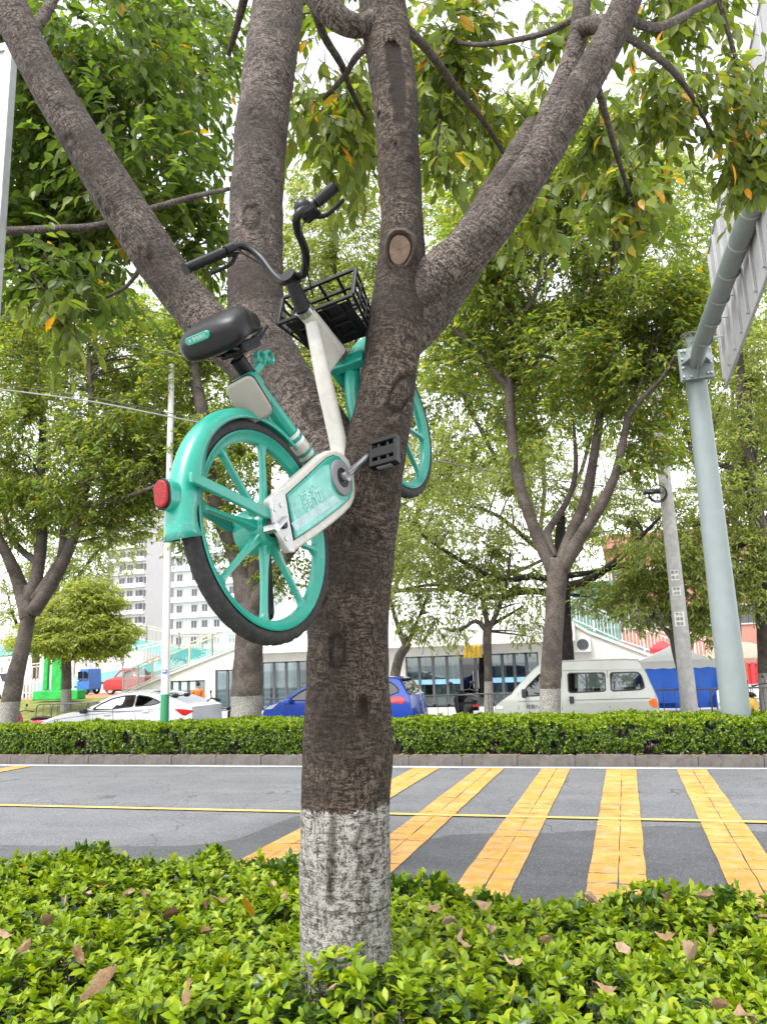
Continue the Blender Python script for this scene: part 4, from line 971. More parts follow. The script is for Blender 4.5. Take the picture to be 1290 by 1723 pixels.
q = MB(); q.sphere(gr0-unit(gr1-gr0)*.035+np.array([-.01, .012, .0]), (.028, .026, .026), 16, 10); q.cyl(gr0-unit(gr1-gr0)*.055, gr0-unit(gr1-gr0)*.02, .024, n=18); q.build('bell', M['black_gl'], hbo, smooth=60)
for pts in ([gr0-unit(gr1-gr0)*.03+fwd_l*.02, bk(507, 385, .20), bk(512, 420, .17), bk(520, 470, .08), bk(527, 500, .02)], [gl0+fwd_l*.025, bk(400, 423, -.17), bk(440, 445, -.12), stem0+np.array([.03, .0, -.03]), hd_t+np.array([.03, .02, -.02])]):
    q = MB(); q.tube(spline(pts, .02), .0028, 6); q.build('brake_cable', M['black_pl'], hbo, smooth=60)
# basket: a moulded tub of crossing slats
bA, bB = .765, 1.005     # rear and front, forward direction
ha = unit(np.cross([0, 0, 1.0], hv)); ha = ha if ha[0] > 0 else -ha         # forward, square to the steering axis
hu = -hv
def bkt(f, h, s): return hd_t+ha*f+hu*h+np.array([0, 0, s])
bko = MB(); F0 = .05
def bkplane(px, py):
    # the basket's back plane, square to the steering axis: height along the head tube and side offset
    d = BW.T@ray(px, py); o = BW.T@(EYE-BO); q = hd_t+ha*F0; t = ((q-o)@ha)/(d@ha); p = o+t*d-hd_t; return p@hu, p[2]
print('basket', [np.round(bkplane(*q), 3) for q in ((478, 540), (516, 606), (612, 553), (590, 487), (533, 510), (480, 568))])
F1, H0, H1, S0, S1 = .175, -.225, -.045, .135, .150
def edge_loop(h, ins): return [bkt(F0+ins*.3, h, -S1+ins), bkt(F1-ins, h, -S1+ins), bkt(F1-ins, h, S1-ins), bkt(F0+ins*.3, h, S1-ins)]
for h, ins, r_ in ((H1, 0, .0075), (H0, .035, .0065), (H0+.36*(H1-H0), .022, .007), (H0+.70*(H1-H0), .010, .007)):
    Lp = edge_loop(h, ins); Lp = Lp+[Lp[0]]
    for a_, b_ in zip(Lp[:-1], Lp[1:]): bko.bar(a_, b_, r_*2, r_*1.4, hu)
baskt = bko.build('basket', M['black_pl'], bike, bevel=.003)
top, bot = edge_loop(H1, 0), edge_loop(H0, .035)
for side in range(4):
    a_, b_ = top[side], top[(side+1) % 4]; c_, e_ = bot[side], bot[(side+1) % 4]; n = 4 if side % 2 else 3
    for k in range(n+1 if side == 0 else n):
        t = k/n; q = MB(); q.bar(a_+(b_-a_)*t, c_+(e_-c_)*t, .011, .006, np.cross(b_-a_, hu)); q.build('slat', M['black_pl'], baskt, bevel=.002)
for k in range(6):
    t = (k+.5)/6; q = MB(); q.bar(bot[0]+(bot[1]-bot[0])*t, bot[3]+(bot[2]-bot[3])*t, .018, .005, hu); q.build('slat', M['black_pl'], baskt)
# solid back plate with two raised windows
q = MB(); w_ = .115; q.bar(bkt(F0+.004, -.12, -w_), bkt(F0+.004, -.12, w_), .15, .006, hu)
P0 = [bkt(F0, H0, -w_), bkt(F0, H0, w_), bkt(F0-.004, H1-.012, w_+.01), bkt(F0-.004, H1-.012, -w_-.01)]
q = MB(); V = P0+[p+ha*.006 for p in P0]; q.add(V, [(0, 1, 2, 3), (4, 7, 6, 5), (0, 4, 5, 1), (1, 5, 6, 2), (2, 6, 7, 3), (3, 7, 4, 0)]); q.build('back_plate', M['black_pl'], baskt, bevel=.003)
for s_, h_ in ((.06, -.075), (.06, -.155), (-.06, -.12)):
    q = MB(); R_ = [bkt(F0-.010, h_-.024, s_-.03), bkt(F0-.010, h_-.024, s_+.03), bkt(F0-.010, h_+.024, s_+.03), bkt(F0-.010, h_+.024, s_-.03)]
    for a_, b_ in zip(R_, R_[1:]+R_[:1]): q.bar(a_, b_, .007, .007, ha)
    q.build('back_rib', M['black_pl'], baskt, bevel=.002)
# cranks and pedals
def crank(z, ang, pw):
    s = 1 if z > 0 else -1
    c0 = np.array([pc[0], pc[1], z]); d = np.array([math.cos(ang), math.sin(ang), 0]); e = c0+d*.150+np.array([0, 0, .022*s])
    q = MB(); Sx = spline([(*(c0-d*.012), .013), (*(c0+d*.02), .0125), (*(c0+d*.08+np.array([0, 0, .010*s])), .0095), (*e, .0125)], .012); q.tube(Sx[:, :3], Sx[:, 3], 12)
    q.cyl(c0-[0, 0, .014*s], c0+[0, 0, .014*s], .0155, n=16); co = q.build('crank_arm', M['steel'] if s > 0 else M['steel'], bike, smooth=50)
    p = e+np.array([0, 0, .062*s]); fwd_ = unit(np.array(bike.matrix_world.to_3x3().inverted()@Vector(tuple(HD)))); 
    t_ = .75 if s > 0 else .2; d2 = np.array([math.cos(ang+t_), math.sin(ang+t_), 0])
    A = np.stack([d2, np.array([-d2[1], d2[0], 0]), [0, 0, 1.0]], 1)
    q = MB(); q.cyl(e, e+[0, 0, .105*s], .008, n=10); q.box(p, (.034, .026, .088), A)
    for k in (-1, 1):
        q.box(p+A[:, 0]*k*.040, (.018, .034, .098), A); q.box(p+np.array([0, 0, k*.043]), (.088, .030, .011), A); q.box(p+np.array([0, 0, k*.016]), (.088, .022, .010), A)
    for k in range(5):
        for j in (-1, 1): q.box(p+A[:, 0]*j*.042+A[:, 1]*.014+np.array([0, 0, -.036+.018*k]), (.008, .006, .006), A)
    pd = q.build('pedal', M['black_pl'], co, bevel=.003)
    for j in (-1, 1):
        q = MB(); q.box(p+A[:, 0]*j*.051, (.004, .014, .05), A); q.build('reflector', M['grey_disc'], pd)
    return co
bb_l = bk(575, 797, .078)
tgt = bk(612, 775, .10); ang = math.atan2(tgt[1]-pc[1], tgt[0]-pc[0]); print('crank ang', math.degrees(ang))
crank(.080, ang, 1); crank(-.075, ang+math.pi, -1)
q = MB(); q.cyl((pc[0], pc[1], -.08), (pc[0], pc[1], .05), .02, n=18); q.cyl((pc[0], pc[1], -.045), (pc[0], pc[1], .03), .034, n=24); q.build('bottom_bracket', M['cream'], bike, smooth=40)
# kickstand hanging at the left of the rear wheel
k0, k1 = bk(447, 930, -.085), bk(452, 1035, -.10)
q = MB(); Sx = spline([(.03, .0, -.08), k0+(np.array([.03, 0, -.08])-k0)*.3, k0, k0+(k1-k0)*.5, k1], .02); q.tube(Sx, np.linspace(.013, .010, len(Sx)), 12); q.sphere(k1, (.014, .016, .014)); q.build('kickstand', M['black_pl'], bike, smooth=60)
q = MB(); q.bar(k0, k1, .024, .026); q.build('kickstand_leg', M['black_gl'], bike, bevel=.004)

# ---------------------------------------------------------------- trees beyond the road
# row behind the far hedge, whitewashed
far_tree('street_tree', 'leaning whitewashed tree behind the far hedge with forked limbs, at the far left', (12, 1215), 16.1,
    [[(14, 1215, 62), (24, 1150, 56), (36, 1100, 48), (44, 1060, 46), (50, 1020, 44), (52, 985, 40)],
     [(48, 1040, 44), (34, 985, 38), (15, 940, 30, -.3), (-10, 890, 24, -.5), (-40, 820, 18, -.7)],
     [(52, 1010, 40), (66, 950, 32), (72, 880, 28, .3), (70, 790, 22, .5), (72, 700, 17, .6), (60, 600, 10, .8)],
     [(55, 1030, 42), (92, 975, 34), (120, 915, 28, -.2), (140, 840, 24, -.3), (150, 760, 20, -.3), (154, 680, 16, -.4), (150, 590, 10, -.4)],
     [(60, 1010, 36), (104, 940, 30, .2), (112, 880, 24, .4), (140, 800, 16, .6), (190, 700, 9, .9)],
     [(142, 850, 18, -.3), (200, 840, 13, -.6), (270, 815, 8, -1.0)], [(66, 950, 22), (20, 900, 14, .5), (-20, 760, 9, .8)]],
    [(60, 690, 170, 150, 2.0, 900), (210, 650, 130, 150, 1.8, 800), (150, 800, 170, 90, 1.6, 700), (20, 830, 110, 90, 1.4, 400), (250, 780, 80, 80, 1.2, 300), (120, 540, 150, 60, 1.5, 420), (-60, 620, 120, 180, 2, 400), (190, 880, 80, 40, .8, 130)],
    'leaf_far', .145, 9, seed=31, wsc=(.52, .62))
far_tree('street_tree', 'whitewashed tree behind the far hedge seen between the bicycle wheel and the big trunk', (415, 1208), 16.3,
    [[(415, 1208, 54), (416, 1150, 52), (419, 1080, 46), (420, 1020, 42), (417, 975, 38)],
     [(418, 1010, 40), (400, 940, 32), (375, 880, 26, -.2), (352, 800, 24, -.3), (346, 720, 22, -.4), (330, 640, 18, -.4), (322, 560, 10, -.4)],
     [(419, 1000, 36), (434, 930, 26, .2), (445, 850, 20, .4), (450, 770, 17, .5), (462, 690, 12, .6), (470, 600, 8, .6)],
     [(420, 1030, 34), (460, 965, 24, -.2), (505, 905, 20, -.4), (560, 840, 13, -.6), (620, 780, 8, -.8)]],
    [(330, 640, 90, 120, 1.5, 420), (400, 760, 110, 100, 1.4, 330), (480, 640, 90, 130, 1.4, 420), (560, 760, 90, 80, 1.2, 260), (360, 900, 90, 60, 1, 120), (480, 940, 70, 60, 1, 110), (330, 560, 60, 60, 1, 140)],
    'leaf_far', .14, 9, seed=32)
far_tree('street_tree', 'pale whitewashed tree with a vase of upright limbs in front of the grey van', (925, 1200), 16.3,
    [[(925, 1200, 46), (927, 1120, 44), (932, 1040, 41), (936, 980, 42), (938, 940, 44)],
     [(930, 960, 34), (905, 905, 30, -.1), (884, 850, 27, -.2), (868, 790, 27, -.2), (860, 720, 24, -.3), (856, 650, 24, -.3), (857, 590, 20, -.3), (858, 535, 20, -.4), (845, 480, 14, -.4), (835, 400, 9, -.5)],
     [(857, 655, 18, -.3), (822, 615, 17, -.5), (795, 580, 17, -.7), (770, 560, 14, -.9), (745, 530, 9, -1.1), (700, 500, 6, -1.2)],
     [(858, 665, 18, -.3), (890, 620, 16, .0), (930, 575, 14, .2), (975, 530, 12, .4), (1002, 470, 10, .5), (1012, 400, 8, .5), (1020, 330, 6, .6)],
     [(858, 545, 15, -.4), (885, 520, 12, -.5), (905, 480, 10, -.5), (915, 420, 7, -.6)],
     [(942, 955, 36), (962, 895, 30, .1), (985, 840, 26, .2), (998, 770, 22, .2), (1010, 690, 19, .3), (1016, 610, 17, .3), (1022, 530, 13, .3), (1030, 450, 11, .3), (1036, 360, 7, .3)],
     [(945, 960, 34), (975, 905, 30, -.2), (1008, 855, 26, -.3), (1034, 800, 22, -.4), (1048, 740, 18, -.5), (1056, 700, 17, -.5)],
     [(1054, 705, 14, -.5), (1080, 670, 12, -.6), (1110, 640, 10, -.7), (1140, 590, 7, -.8)], [(1050, 715, 13, -.5), (1072, 660, 11, -.3), (1094, 600, 9, -.2), (1110, 520, 6, -.1)],
     [(930, 940, 26), (920, 900, 20, .3), (930, 880, 18, .4), (955, 840, 15, .5), (968, 790, 12, .6), (965, 720, 8, .6)],
     [(1012, 690, 14, .3), (1045, 660, 11, .5), (1085, 610, 8, .7)], [(862, 650, 16, -.2), (885, 560, 13, .3), (890, 500, 10, .4), (870, 430, 7, .4)]],
    [(950, 420, 190, 130, 2.2, 1150), (830, 470, 120, 130, 1.7, 560), (1080, 460, 120, 150, 1.8, 650), (980, 300, 150, 110, 1.8, 600), (860, 330, 130, 100, 1.6, 420), (1080, 620, 100, 100, 1.5, 430), (960, 600, 120, 90, 1.5, 380), (900, 720, 90, 70, 1.2, 130), (1060, 760, 70, 50, 1, 110), (780, 600, 80, 70, 1.2, 200), (1140, 560, 70, 110, 1.2, 280)],
    'leaf_far', .15, 9, seed=33, thr=.48, wsc=(.78, .70))
# second row: darker trunks and feathery, paler leaves
far_tree('shade_tree', 'dark trunked spreading tree behind the grey van with thin level branches', (950, 1112), 23.5,
    [[(950, 1180, 34), (949, 1110, 32), (946, 1040, 28), (944, 980, 27), (942, 920, 20), (944, 860, 12)],
     [(944, 985, 16), (900, 970, 12, -.4), (840, 975, 9, -.8), (770, 940, 7, -1.2), (710, 900, 5, -1.5)], [(943, 1000, 15), (890, 995, 11, .3), (820, 1005, 8, .6), (740, 985, 6, .9), (680, 990, 4, 1.0)],
     [(946, 990, 18), (990, 975, 14, -.3), (1035, 945, 11, -.6), (1070, 910, 8, -.8), (1110, 870, 5, -1.0)], [(945, 960, 14), (975, 920, 11, .3), (985, 880, 9, .5), (1020, 830, 5, .8)],
     [(943, 950, 13), (900, 920, 9, .4), (840, 870, 7, .7), (790, 850, 4, 1.0)], [(945, 970, 12), (1010, 960, 8, .4), (1080, 940, 5, .7)]],
    [(760, 900, 110, 90, 2.4, 330), (850, 820, 120, 80, 2.4, 330), (700, 960, 70, 70, 1.8, 150), (1060, 880, 90, 70, 2.0, 230), (960, 800, 120, 70, 2.2, 260), (830, 980, 90, 40, 1.8, 90), (1060, 980, 80, 40, 1.6, 150), (1010, 1010, 60, 30, 1.4, 90), (760, 780, 110, 80, 2, 250)],
    'leaf_light', .16, 8, seed=34, bark='bark_dark', droop=.5, thr=.42, lw=.30)
far_tree('young_tree', 'slim whitewashed young tree before the shop door beside the black motorbike', (822, 1192), 23.0,
    [[(822, 1192, 16), (821, 1130, 14), (819, 1075, 15), (820, 1055, 14)], [(820, 1062, 11), (800, 1045, 8, -.2), (778, 1058, 6, -.4), (760, 1062, 4, -.5)], [(821, 1060, 10), (812, 1010, 7, .2), (800, 960, 5, .4)], [(822, 1058, 10), (838, 1025, 8, -.1), (852, 980, 6, -.2), (858, 930, 4, -.3)], [(820, 1055, 8), (855, 1035, 5, .3), (880, 1020, 4, .5)]],
    [(790, 990, 70, 50, 1.4, 110), (870, 990, 60, 60, 1.4, 110), (830, 930, 80, 50, 1.4, 120), (890, 1060, 30, 30, .7, 26), (770, 1060, 30, 30, .7, 24)],
    'leaf_light', .17, 8, seed=35, droop=.6, lw=.32)
far_tree('young_tree', 'bent young tree leaning out behind the roof of the blue car', (664, 1140), 24.0,
    [[(664, 1175, 18), (664, 1140, 17), (672, 1105, 16), (684, 1085, 15), (678, 1070, 12)], [(682, 1088, 10), (668, 1050, 8), (655, 1000, 6), (650, 950, 4)], [(684, 1085, 9), (700, 1050, 6, .3), (720, 1000, 4, .5)]],
    [(700, 1000, 60, 60, 1.2, 100), (660, 920, 50, 60, 1.2, 90), (730, 1050, 40, 40, .8, 46), (690, 1060, 26, 24, .6, 18)],
    'leaf_light', .17, 8, seed=36, droop=.6, lw=.32)
far_tree('young_tree', 'thin young tree standing before the blue and white tent', (1150, 1185), 22.6,
    [[(1150, 1185, 13), (1146, 1140, 12), (1136, 1095, 13), (1131, 1070, 13)], [(1131, 1075, 9), (1110, 1050, 7), (1085, 1030, 5, .2), (1060, 1010, 3, .3)], [(1132, 1072, 9), (1150, 1050, 7, .2), (1166, 1010, 6, .2), (1168, 980, 4, .2)], [(1131, 1070, 8), (1128, 1030, 6, -.2), (1140, 980, 4, -.3)]],
    [(1160, 990, 60, 50, 1.2, 110), (1080, 1010, 60, 50, 1.2, 90), (1120, 940, 80, 50, 1.4, 120), (1180, 1060, 40, 40, .8, 40)],
    'leaf_light', .18, 8, seed=37, droop=.6, lw=.34, dens=2.6)
far_tree('shade_tree', 'tall leaning pale trunk at the right edge behind the light green sign pole', (1290, 1180), 24.0,
    [[(1296, 1180, 36), (1290, 1060, 34), (1284, 980, 31), (1273, 880, 27), (1262, 800, 23), (1254, 730, 20), (1245, 640, 16), (1240, 540, 10)], [(1284, 985, 16), (1240, 975, 11, -.4), (1190, 985, 8, -.8), (1140, 960, 5, -1.1)], [(1276, 900, 12), (1240, 920, 9, .3), (1200, 930, 6, .5)], [(1268, 790, 12), (1220, 785, 9, .3), (1160, 760, 6, .6)], [(1276, 900, 14), (1310, 840, 10, .4), (1350, 780, 7, .6)]],
    [(1240, 800, 70, 100, 2, 240), (1220, 940, 80, 60, 1.8, 200), (1270, 1000, 60, 60, 1.5, 130), (1170, 880, 70, 80, 1.8, 200), (1260, 640, 80, 110, 2, 360), (1320, 880, 80, 150, 2, 200)],
    'leaf_light', .17, 8, seed=38, droop=.5, lw=.34, dens=2.0)
far_tree('round_tree', 'low wide feathery yellow green tree on a thin dark stem by the green wrapped block', (112, 1176), 29.0,
    [[(112, 1176, 17), (113, 1140, 15), (112, 1110, 16), (114, 1095, 13)], [(113, 1110, 10), (85, 1085, 7, -.3), (55, 1075, 5, -.6)], [(113, 1110, 10), (145, 1085, 7, .3), (180, 1075, 5, .6)], [(114, 1100, 9), (125, 1050, 6), (130, 1000, 4)], [(113, 1100, 8), (95, 1050, 6, .4), (80, 1010, 4, .6)]],
    [(120, 1078, 105, 18, 2.4, 330), (128, 1048, 95, 18, 2.0, 300), (140, 1016, 75, 18, 1.6, 220), (190, 1066, 40, 18, 1.4, 90), (55, 1084, 36, 14, 1.2, 70), (150, 1098, 70, 10, 1.4, 90), (150, 990, 45, 14, 1.2, 80)],
    'leaf_bright', .22, 9, seed=39, droop=.3, lw=.34, twig=.8, dens=2.6, thr=.30)
# backdrop trees, further off
for nm, lb, base, Y, blobs, lf, sd in (
    ('shade_tree', 'tall broad green tree far behind the left of the bridge', (60, 1150), 58.0, [(60, 900, 150, 110, 4, 600), (170, 920, 80, 80, 3, 300), (20, 1030, 80, 60, 2.5, 200), (110, 960, 90, 50, 3, 240)], 'leaf_light', 41),
    ('shade_tree', 'bright yellow green tree seen between the two middle limbs of the big tree', (570, 1170), 41.0, [(560, 430, 110, 110, 3, 620), (600, 560, 90, 110, 3, 480), (500, 600, 110, 100, 3, 420), (560, 320, 80, 70, 2.4, 260), (640, 680, 80, 80, 2.5, 260), (540, 720, 120, 70, 2.5, 260)], 'leaf_light', 42),
    ('shade_tree', 'dense green tree behind the upright limbs of the pale vase shaped tree', (940, 1170), 42.0, [(770, 650, 130, 120, 3.5, 640), (890, 640, 110, 120, 3.5, 480), (1010, 640, 90, 130, 3, 420), (760, 420, 120, 150, 3, 620), (900, 240, 150, 90, 3, 520), (1130, 380, 80, 160, 3, 420), (820, 780, 110, 50, 3, 200)], 'leaf_far', 43),
    ('shade_tree', 'green tree behind the arm and panel of the traffic sign', (1238, 1170), 44.0, [(1230, 620, 110, 160, 3.5, 620), (1150, 720, 70, 70, 3, 200), (1300, 780, 80, 120, 3, 260), (1260, 480, 60, 80, 3, 150)], 'leaf_far', 44),
    ('shade_tree', 'green tree behind the white lamp post and the bicycle seat', (402, 1170), 44.0, [(300, 540, 90, 110, 3, 420), (230, 700, 110, 110, 3, 480), (90, 560, 140, 100, 3, 520), (360, 700, 90, 120, 3, 360), (310, 860, 80, 60, 2.5, 130), (20, 700, 120, 130, 3, 420)], 'leaf_far', 45),
    ('shade_tree', 'pale green tree behind the front wheel of the bicycle and the overhead cables', (632, 1170), 45.0, [(720, 820, 110, 90, 3.5, 340), (690, 920, 70, 60, 3, 130), (640, 860, 60, 110, 3, 200), (1000, 900, 110, 70, 3, 200)], 'leaf_light', 46)):
    cx_, cy_ = blobs[0][0], blobs[0][1]
    far_tree(nm, lb, base, Y, [[(base[0], base[1], 13), (base[0]+2, base[1]-110, 12), (base[0]+(cx_-base[0])*.2, (base[1]*.5+cy_*.5), 10), (base[0]+(cx_-base[0])*.6, base[1]*.25+cy_*.75, 8), (cx_, cy_, 5)],
        *[[(base[0]+(cx_-base[0])*.2, (base[1]*.5+cy_*.5), 8), ((base[0]+b[0])/2, (base[1]*.3+b[1]*.7), 7, .5), (b[0], b[1], 5, .8)] for b in blobs[1:4]]], blobs, lf, .29, 9, seed=sd, droop=.4, twig=.95, thr=.32, auto=4, clump=.7, dens=1.8)

# ---------------------------------------------------------------- poles, signs and cables
M['pole_green'] = mat('pale_grey_green_paint', (.185, .22, .222), .45, var=.08, scale=2, bump=.05, bscale=60, dirt=.35, dcol=(.15, .175, .17))
M['pole_white'] = mat('white_pole_paint', (.62, .63, .64), .4, var=.05, scale=3, dirt=.2, dcol=(.45, .45, .44))
M['green_paint'] = mat('green_paint', (.02, .20, .085), .45, var=.1, scale=5, dirt=.3, dcol=(.05, .15, .08))
M['concrete'] = mat('concrete', (.36, .35, .33), .9, var=.2, scale=5, bump=.3, bscale=60, dirt=.4, dcol=(.18, .17, .16))
M['sign_back'] = mat('aluminium_sheet', (.42, .42, .43), .55, .1, var=.1, scale=3, dirt=.2, dcol=(.28, .28, .27))
M['galv'] = mat('galvanised_steel', (.36, .37, .37), .5, .6, var=.15, scale=10)
M['cable'] = mat('cable_black', (.02, .02, .022), .6)
M['cable_light'] = mat('cable_grey', (.17, .17, .175), .5)
M['paper'] = mat('paper', (.62, .61, .58), .8, var=.1, scale=12)
M['ink'] = mat('ink', (.03, .03, .03), .7)
M['blue_sign'] = mat('blue_enamel', (.03, .09, .40), .4)
# right: gantry post, arm over the road, sign panel seen from its back
gy = 15.55; gb = atY(1236, 1190, gy); gx = gb[0]; gz = 7.35
g = thing('traffic_sign', 'tall pale green sign post with an arm over the road carrying a big grey panel', 'traffic sign', (gx, gy, .1)); go = (gx, gy, .1)
q = MB(); S = [(0, .255), (.8, .25), (3, .235), (6, .205), (gz+.62, .19)]; q.tube([(gx, gy, .1+h) for h, r in S], [r for h, r in S], 36); q.cyl((gx, gy, gz+.68), (gx, gy, gz+.72), .205, n=36); q.build('post', M['pole_green'], g, go, smooth=40)
e_end = atY(1275, 318, 9.6); ax_ = gx; ez = e_end[2]; print('arm', e_end, gx)
fy = gy-.30
q = MB(); q.tube([(gx, gy-.36, gz), (gx+.02, gy-1.2, gz+.03), (e_end[0], 9.6, ez)], [.13, .15, .145], 28)
armo = q.build('arm', M['pole_green'], g, go, smooth=40)
q = MB(); q.cyl((e_end[0], 9.6, ez), (e_end[0], 9.575, ez), .148, n=28); q.build('end_cap', M['pole_green'], armo, go, smooth=40)
for k in range(6):
    t = .20+.145*k; y = gy-.36+(9.6-gy+.36)*t; xx = gx+(e_end[0]-gx)*t; zz = gz+(ez-gz)*t
    q = MB(); q.cyl((xx, y-.02, zz), (xx, y+.02, zz), .156, n=28); q.bar((xx+.1, y, zz), (xx+.36, y, zz), .03); q.build('clamp_band', M['galv'], armo, go, smooth=40)
q = MB(); q.box((gx, gy-.26, gz), (.62, .03, .66)); q.box((gx, gy-.33, gz), (.60, .03, .64)); plo = q.build('flange_plate', M['pole_green'], g, go, bevel=.006)
for (dx, dz) in ((-.25, .26), (-.19, .26), (.25, .26), (-.25, .10), (-.25, -.08), (.25, -.02), (.25, -.24), (.19, -.24), (-.25, -.26), (-.12, -.27)):
    q = MB(); q.cyl((gx+dx, gy-.34, gz+dz), (gx+dx, gy-.40, gz+dz), .024, n=6); q.build('bolt', M['galv'], plo, go)
for dx, dz in ((.2, 0), (-.2, 0), (0, -.2)):
    q = MB()
    if dx: q.add([(gx+math.copysign(.10, dx), gy-.345, -.012+gz), (gx+math.copysign(.28, dx), gy-.345, gz-.012), (gx+math.copysign(.10, dx), gy-.75, gz-.012), (gx+math.copysign(.10, dx), gy-.345, .012+gz), (gx+math.copysign(.28, dx), gy-.345, gz+.012), (gx+math.copysign(.10, dx), gy-.75, gz+.012)], [(0, 1, 2), (3, 5, 4), (0, 3, 4, 1), (1, 4, 5, 2), (2, 5, 3, 0)])
    else: q.add([(gx-.012, gy-.345, gz-.1), (gx-.012, gy-.345, gz-.30), (gx-.012, gy-.75, gz-.1), (gx+.012, gy-.345, gz-.1), (gx+.012, gy-.345, gz-.30), (gx+.012, gy-.75, gz-.1)], [(0, 1, 2), (3, 5, 4), (0, 3, 4, 1), (1, 4, 5, 2), (2, 5, 3, 0)])
    q.build('gusset', M['pole_green'], plo, go)
# panel in the plane of the arm, on its far (traffic) side
PX = gx+.36
def onX(px, py, X): d = ray(px, py); return EYE+d*(X/d[0])
c1 = onX(1220, 652, PX); c2 = onX(1196, 405, PX); print('panel far edge', c1, c2)
py0 = c1[1]; pz0, pz1 = c1[2], c2[2]; py1 = 7.2
q = MB(); q.box2((PX, py1, pz0), (PX+.015, py0, pz1)); pno = q.build('sign_panel', M['sign_back'], g, go)
n = 11
for k in range(n):
    y = py0-.12-(py0-py1-.24)*k/(n-1); q = MB(); q.box2((PX-.035, y-.025, pz0+.12), (PX-.002, y+.025, pz1-.08)); q.box2((PX-.045, y-.045, pz0+.12), (PX-.035, y+.045, pz1-.08)); q.build('stiffener', M['sign_back'], pno, go)
q = MB(); q.box2((PX-.02, py1, pz1), (PX+.02, py0, pz1+.03)); q.box2((PX-.02, py1, pz0-.03), (PX+.02, py0, pz0)); q.build('edge_trim', M['galv'], pno, go)
# left edge: another board on a post just outside the picture
lp = atH(22, 85, 3.3); lq = atH(2, 470, 3.3); LX, LY = lp[0], lp[1]; print('left board', lp, lq)
lb = thing('sign_board', 'pale grey sign board cut off by the left edge behind the leaning limb', 'sign board', (LX-1.1, LY+.05, .15)); lo = (LX-1.1, LY+.05, .15)
bdir = np.array([-math.cos(.25), -math.sin(.25)*.6]); bdir /= np.linalg.norm(bdir)
def bp_(s, z, o=0): return (LX+bdir[0]*s-bdir[1]*o, LY+bdir[1]*s+bdir[0]*o, z)
zt, zb_ = lp[2], lq[2]-.25
q = MB(); A = [bp_(0.02, zb_), bp_(1.5, zb_), bp_(1.5, zt), bp_(.02, zt)]; Bk = [bp_(.02, zb_, .02), bp_(1.5, zb_, .02), bp_(1.5, zt, .02), bp_(.02, zt, .02)]
q.add(A+Bk, [(0, 1, 2, 3), (4, 7, 6, 5), (0, 4, 5, 1), (1, 5, 6, 2), (2, 6, 7, 3), (3, 7, 4, 0)]); q.build('board', M['sign_back'], lb, lo)
q = MB()
for a_, b_ in ((bp_(0, zb_, .01), bp_(0, zt, .01)), (bp_(1.52, zb_, .01), bp_(1.52, zt, .01)), (bp_(0, zt, .01), bp_(1.52, zt, .01)), (bp_(0, zb_, .01), bp_(1.52, zb_, .01))): q.bar(a_, b_, .045, .045)
q.build('edge_frame', M['galv'], lb, lo, bevel=.004)
q = MB(); q.cyl((LX-1.1, LY+.05+bdir[1]*1.1, .1), (LX-1.1, LY+.05+bdir[1]*1.1, zt-.1), .06, n=16); q.build('post', M['pole_white'], lb, lo, smooth=40)
# white lamp post with green foot
wp = atY(277, 1210, 15.5); wx = wp[0]; wo_ = (wx, 15.5, .1)
w = thing('lamp_post', 'slim white post with a green painted foot standing in the far hedge', 'lamp post', wo_)
q = MB(); q.tube([(wx, 15.5, .1), (wx, 15.5, 3), (wx, 15.5, 6), (wx, 15.5, 9.2)], [.092, .088, .080, .068], 24); q.build('post', M['pole_white'], w, wo_, smooth=40)
zg = atY(277, 1168, 15.5)[2]
q = MB(); q.cyl((wx, 15.5, .1), (wx, 15.5, zg), .0955, .0945, 24); q.build('green_foot', M['green_paint'], w, wo_, smooth=40)
q = MB(); q.sphere((wx, 15.5, 9.2), (.07, .07, .04), 16, 8); q.cyl((wx, 15.5, 5.9), (wx, 15.5, 5.94), .087, n=24); q.build('cap', M['pole_white'], w, wo_, smooth=40)
zs = atY(277, 1130, 15.5)[2]
def curved_sticker(parent, x, y, r, zc, w, h, m, org, name='sticker', ang0=-math.pi/2, oval=False, n=10):
    V, Fq = [], []
    for i in range(n+1):
        u = -1+2*i/n; a = ang0+u*w/2/r; hh = h/2*(math.sqrt(max(0.0, 1-u*u)) if oval else 1)
        for s in (-1, 1): V.append((x+r*math.cos(a), y+r*math.sin(a), zc+s*hh))
    for i in range(n): Fq.append((2*i, 2*i+2, 2*i+3, 2*i+1))
    q = MB(); q.add(V, Fq); return q.build(name, m, parent, org)
st_ = curved_sticker(w, wx, 15.5, .0975, zs, .155, .10, M['blue_sign'], wo_, 'blue_sticker', -math.pi/2+.3, True)
curved_sticker(w, wx, 15.5, .0985, zs, .10, .018, M['pole_white'], wo_, 'sticker_line', -math.pi/2+.3); curved_sticker(w, wx, 15.5, .0985, zs+.022, .06, .012, M['pole_white'], wo_, 'sticker_line', -math.pi/2+.3)
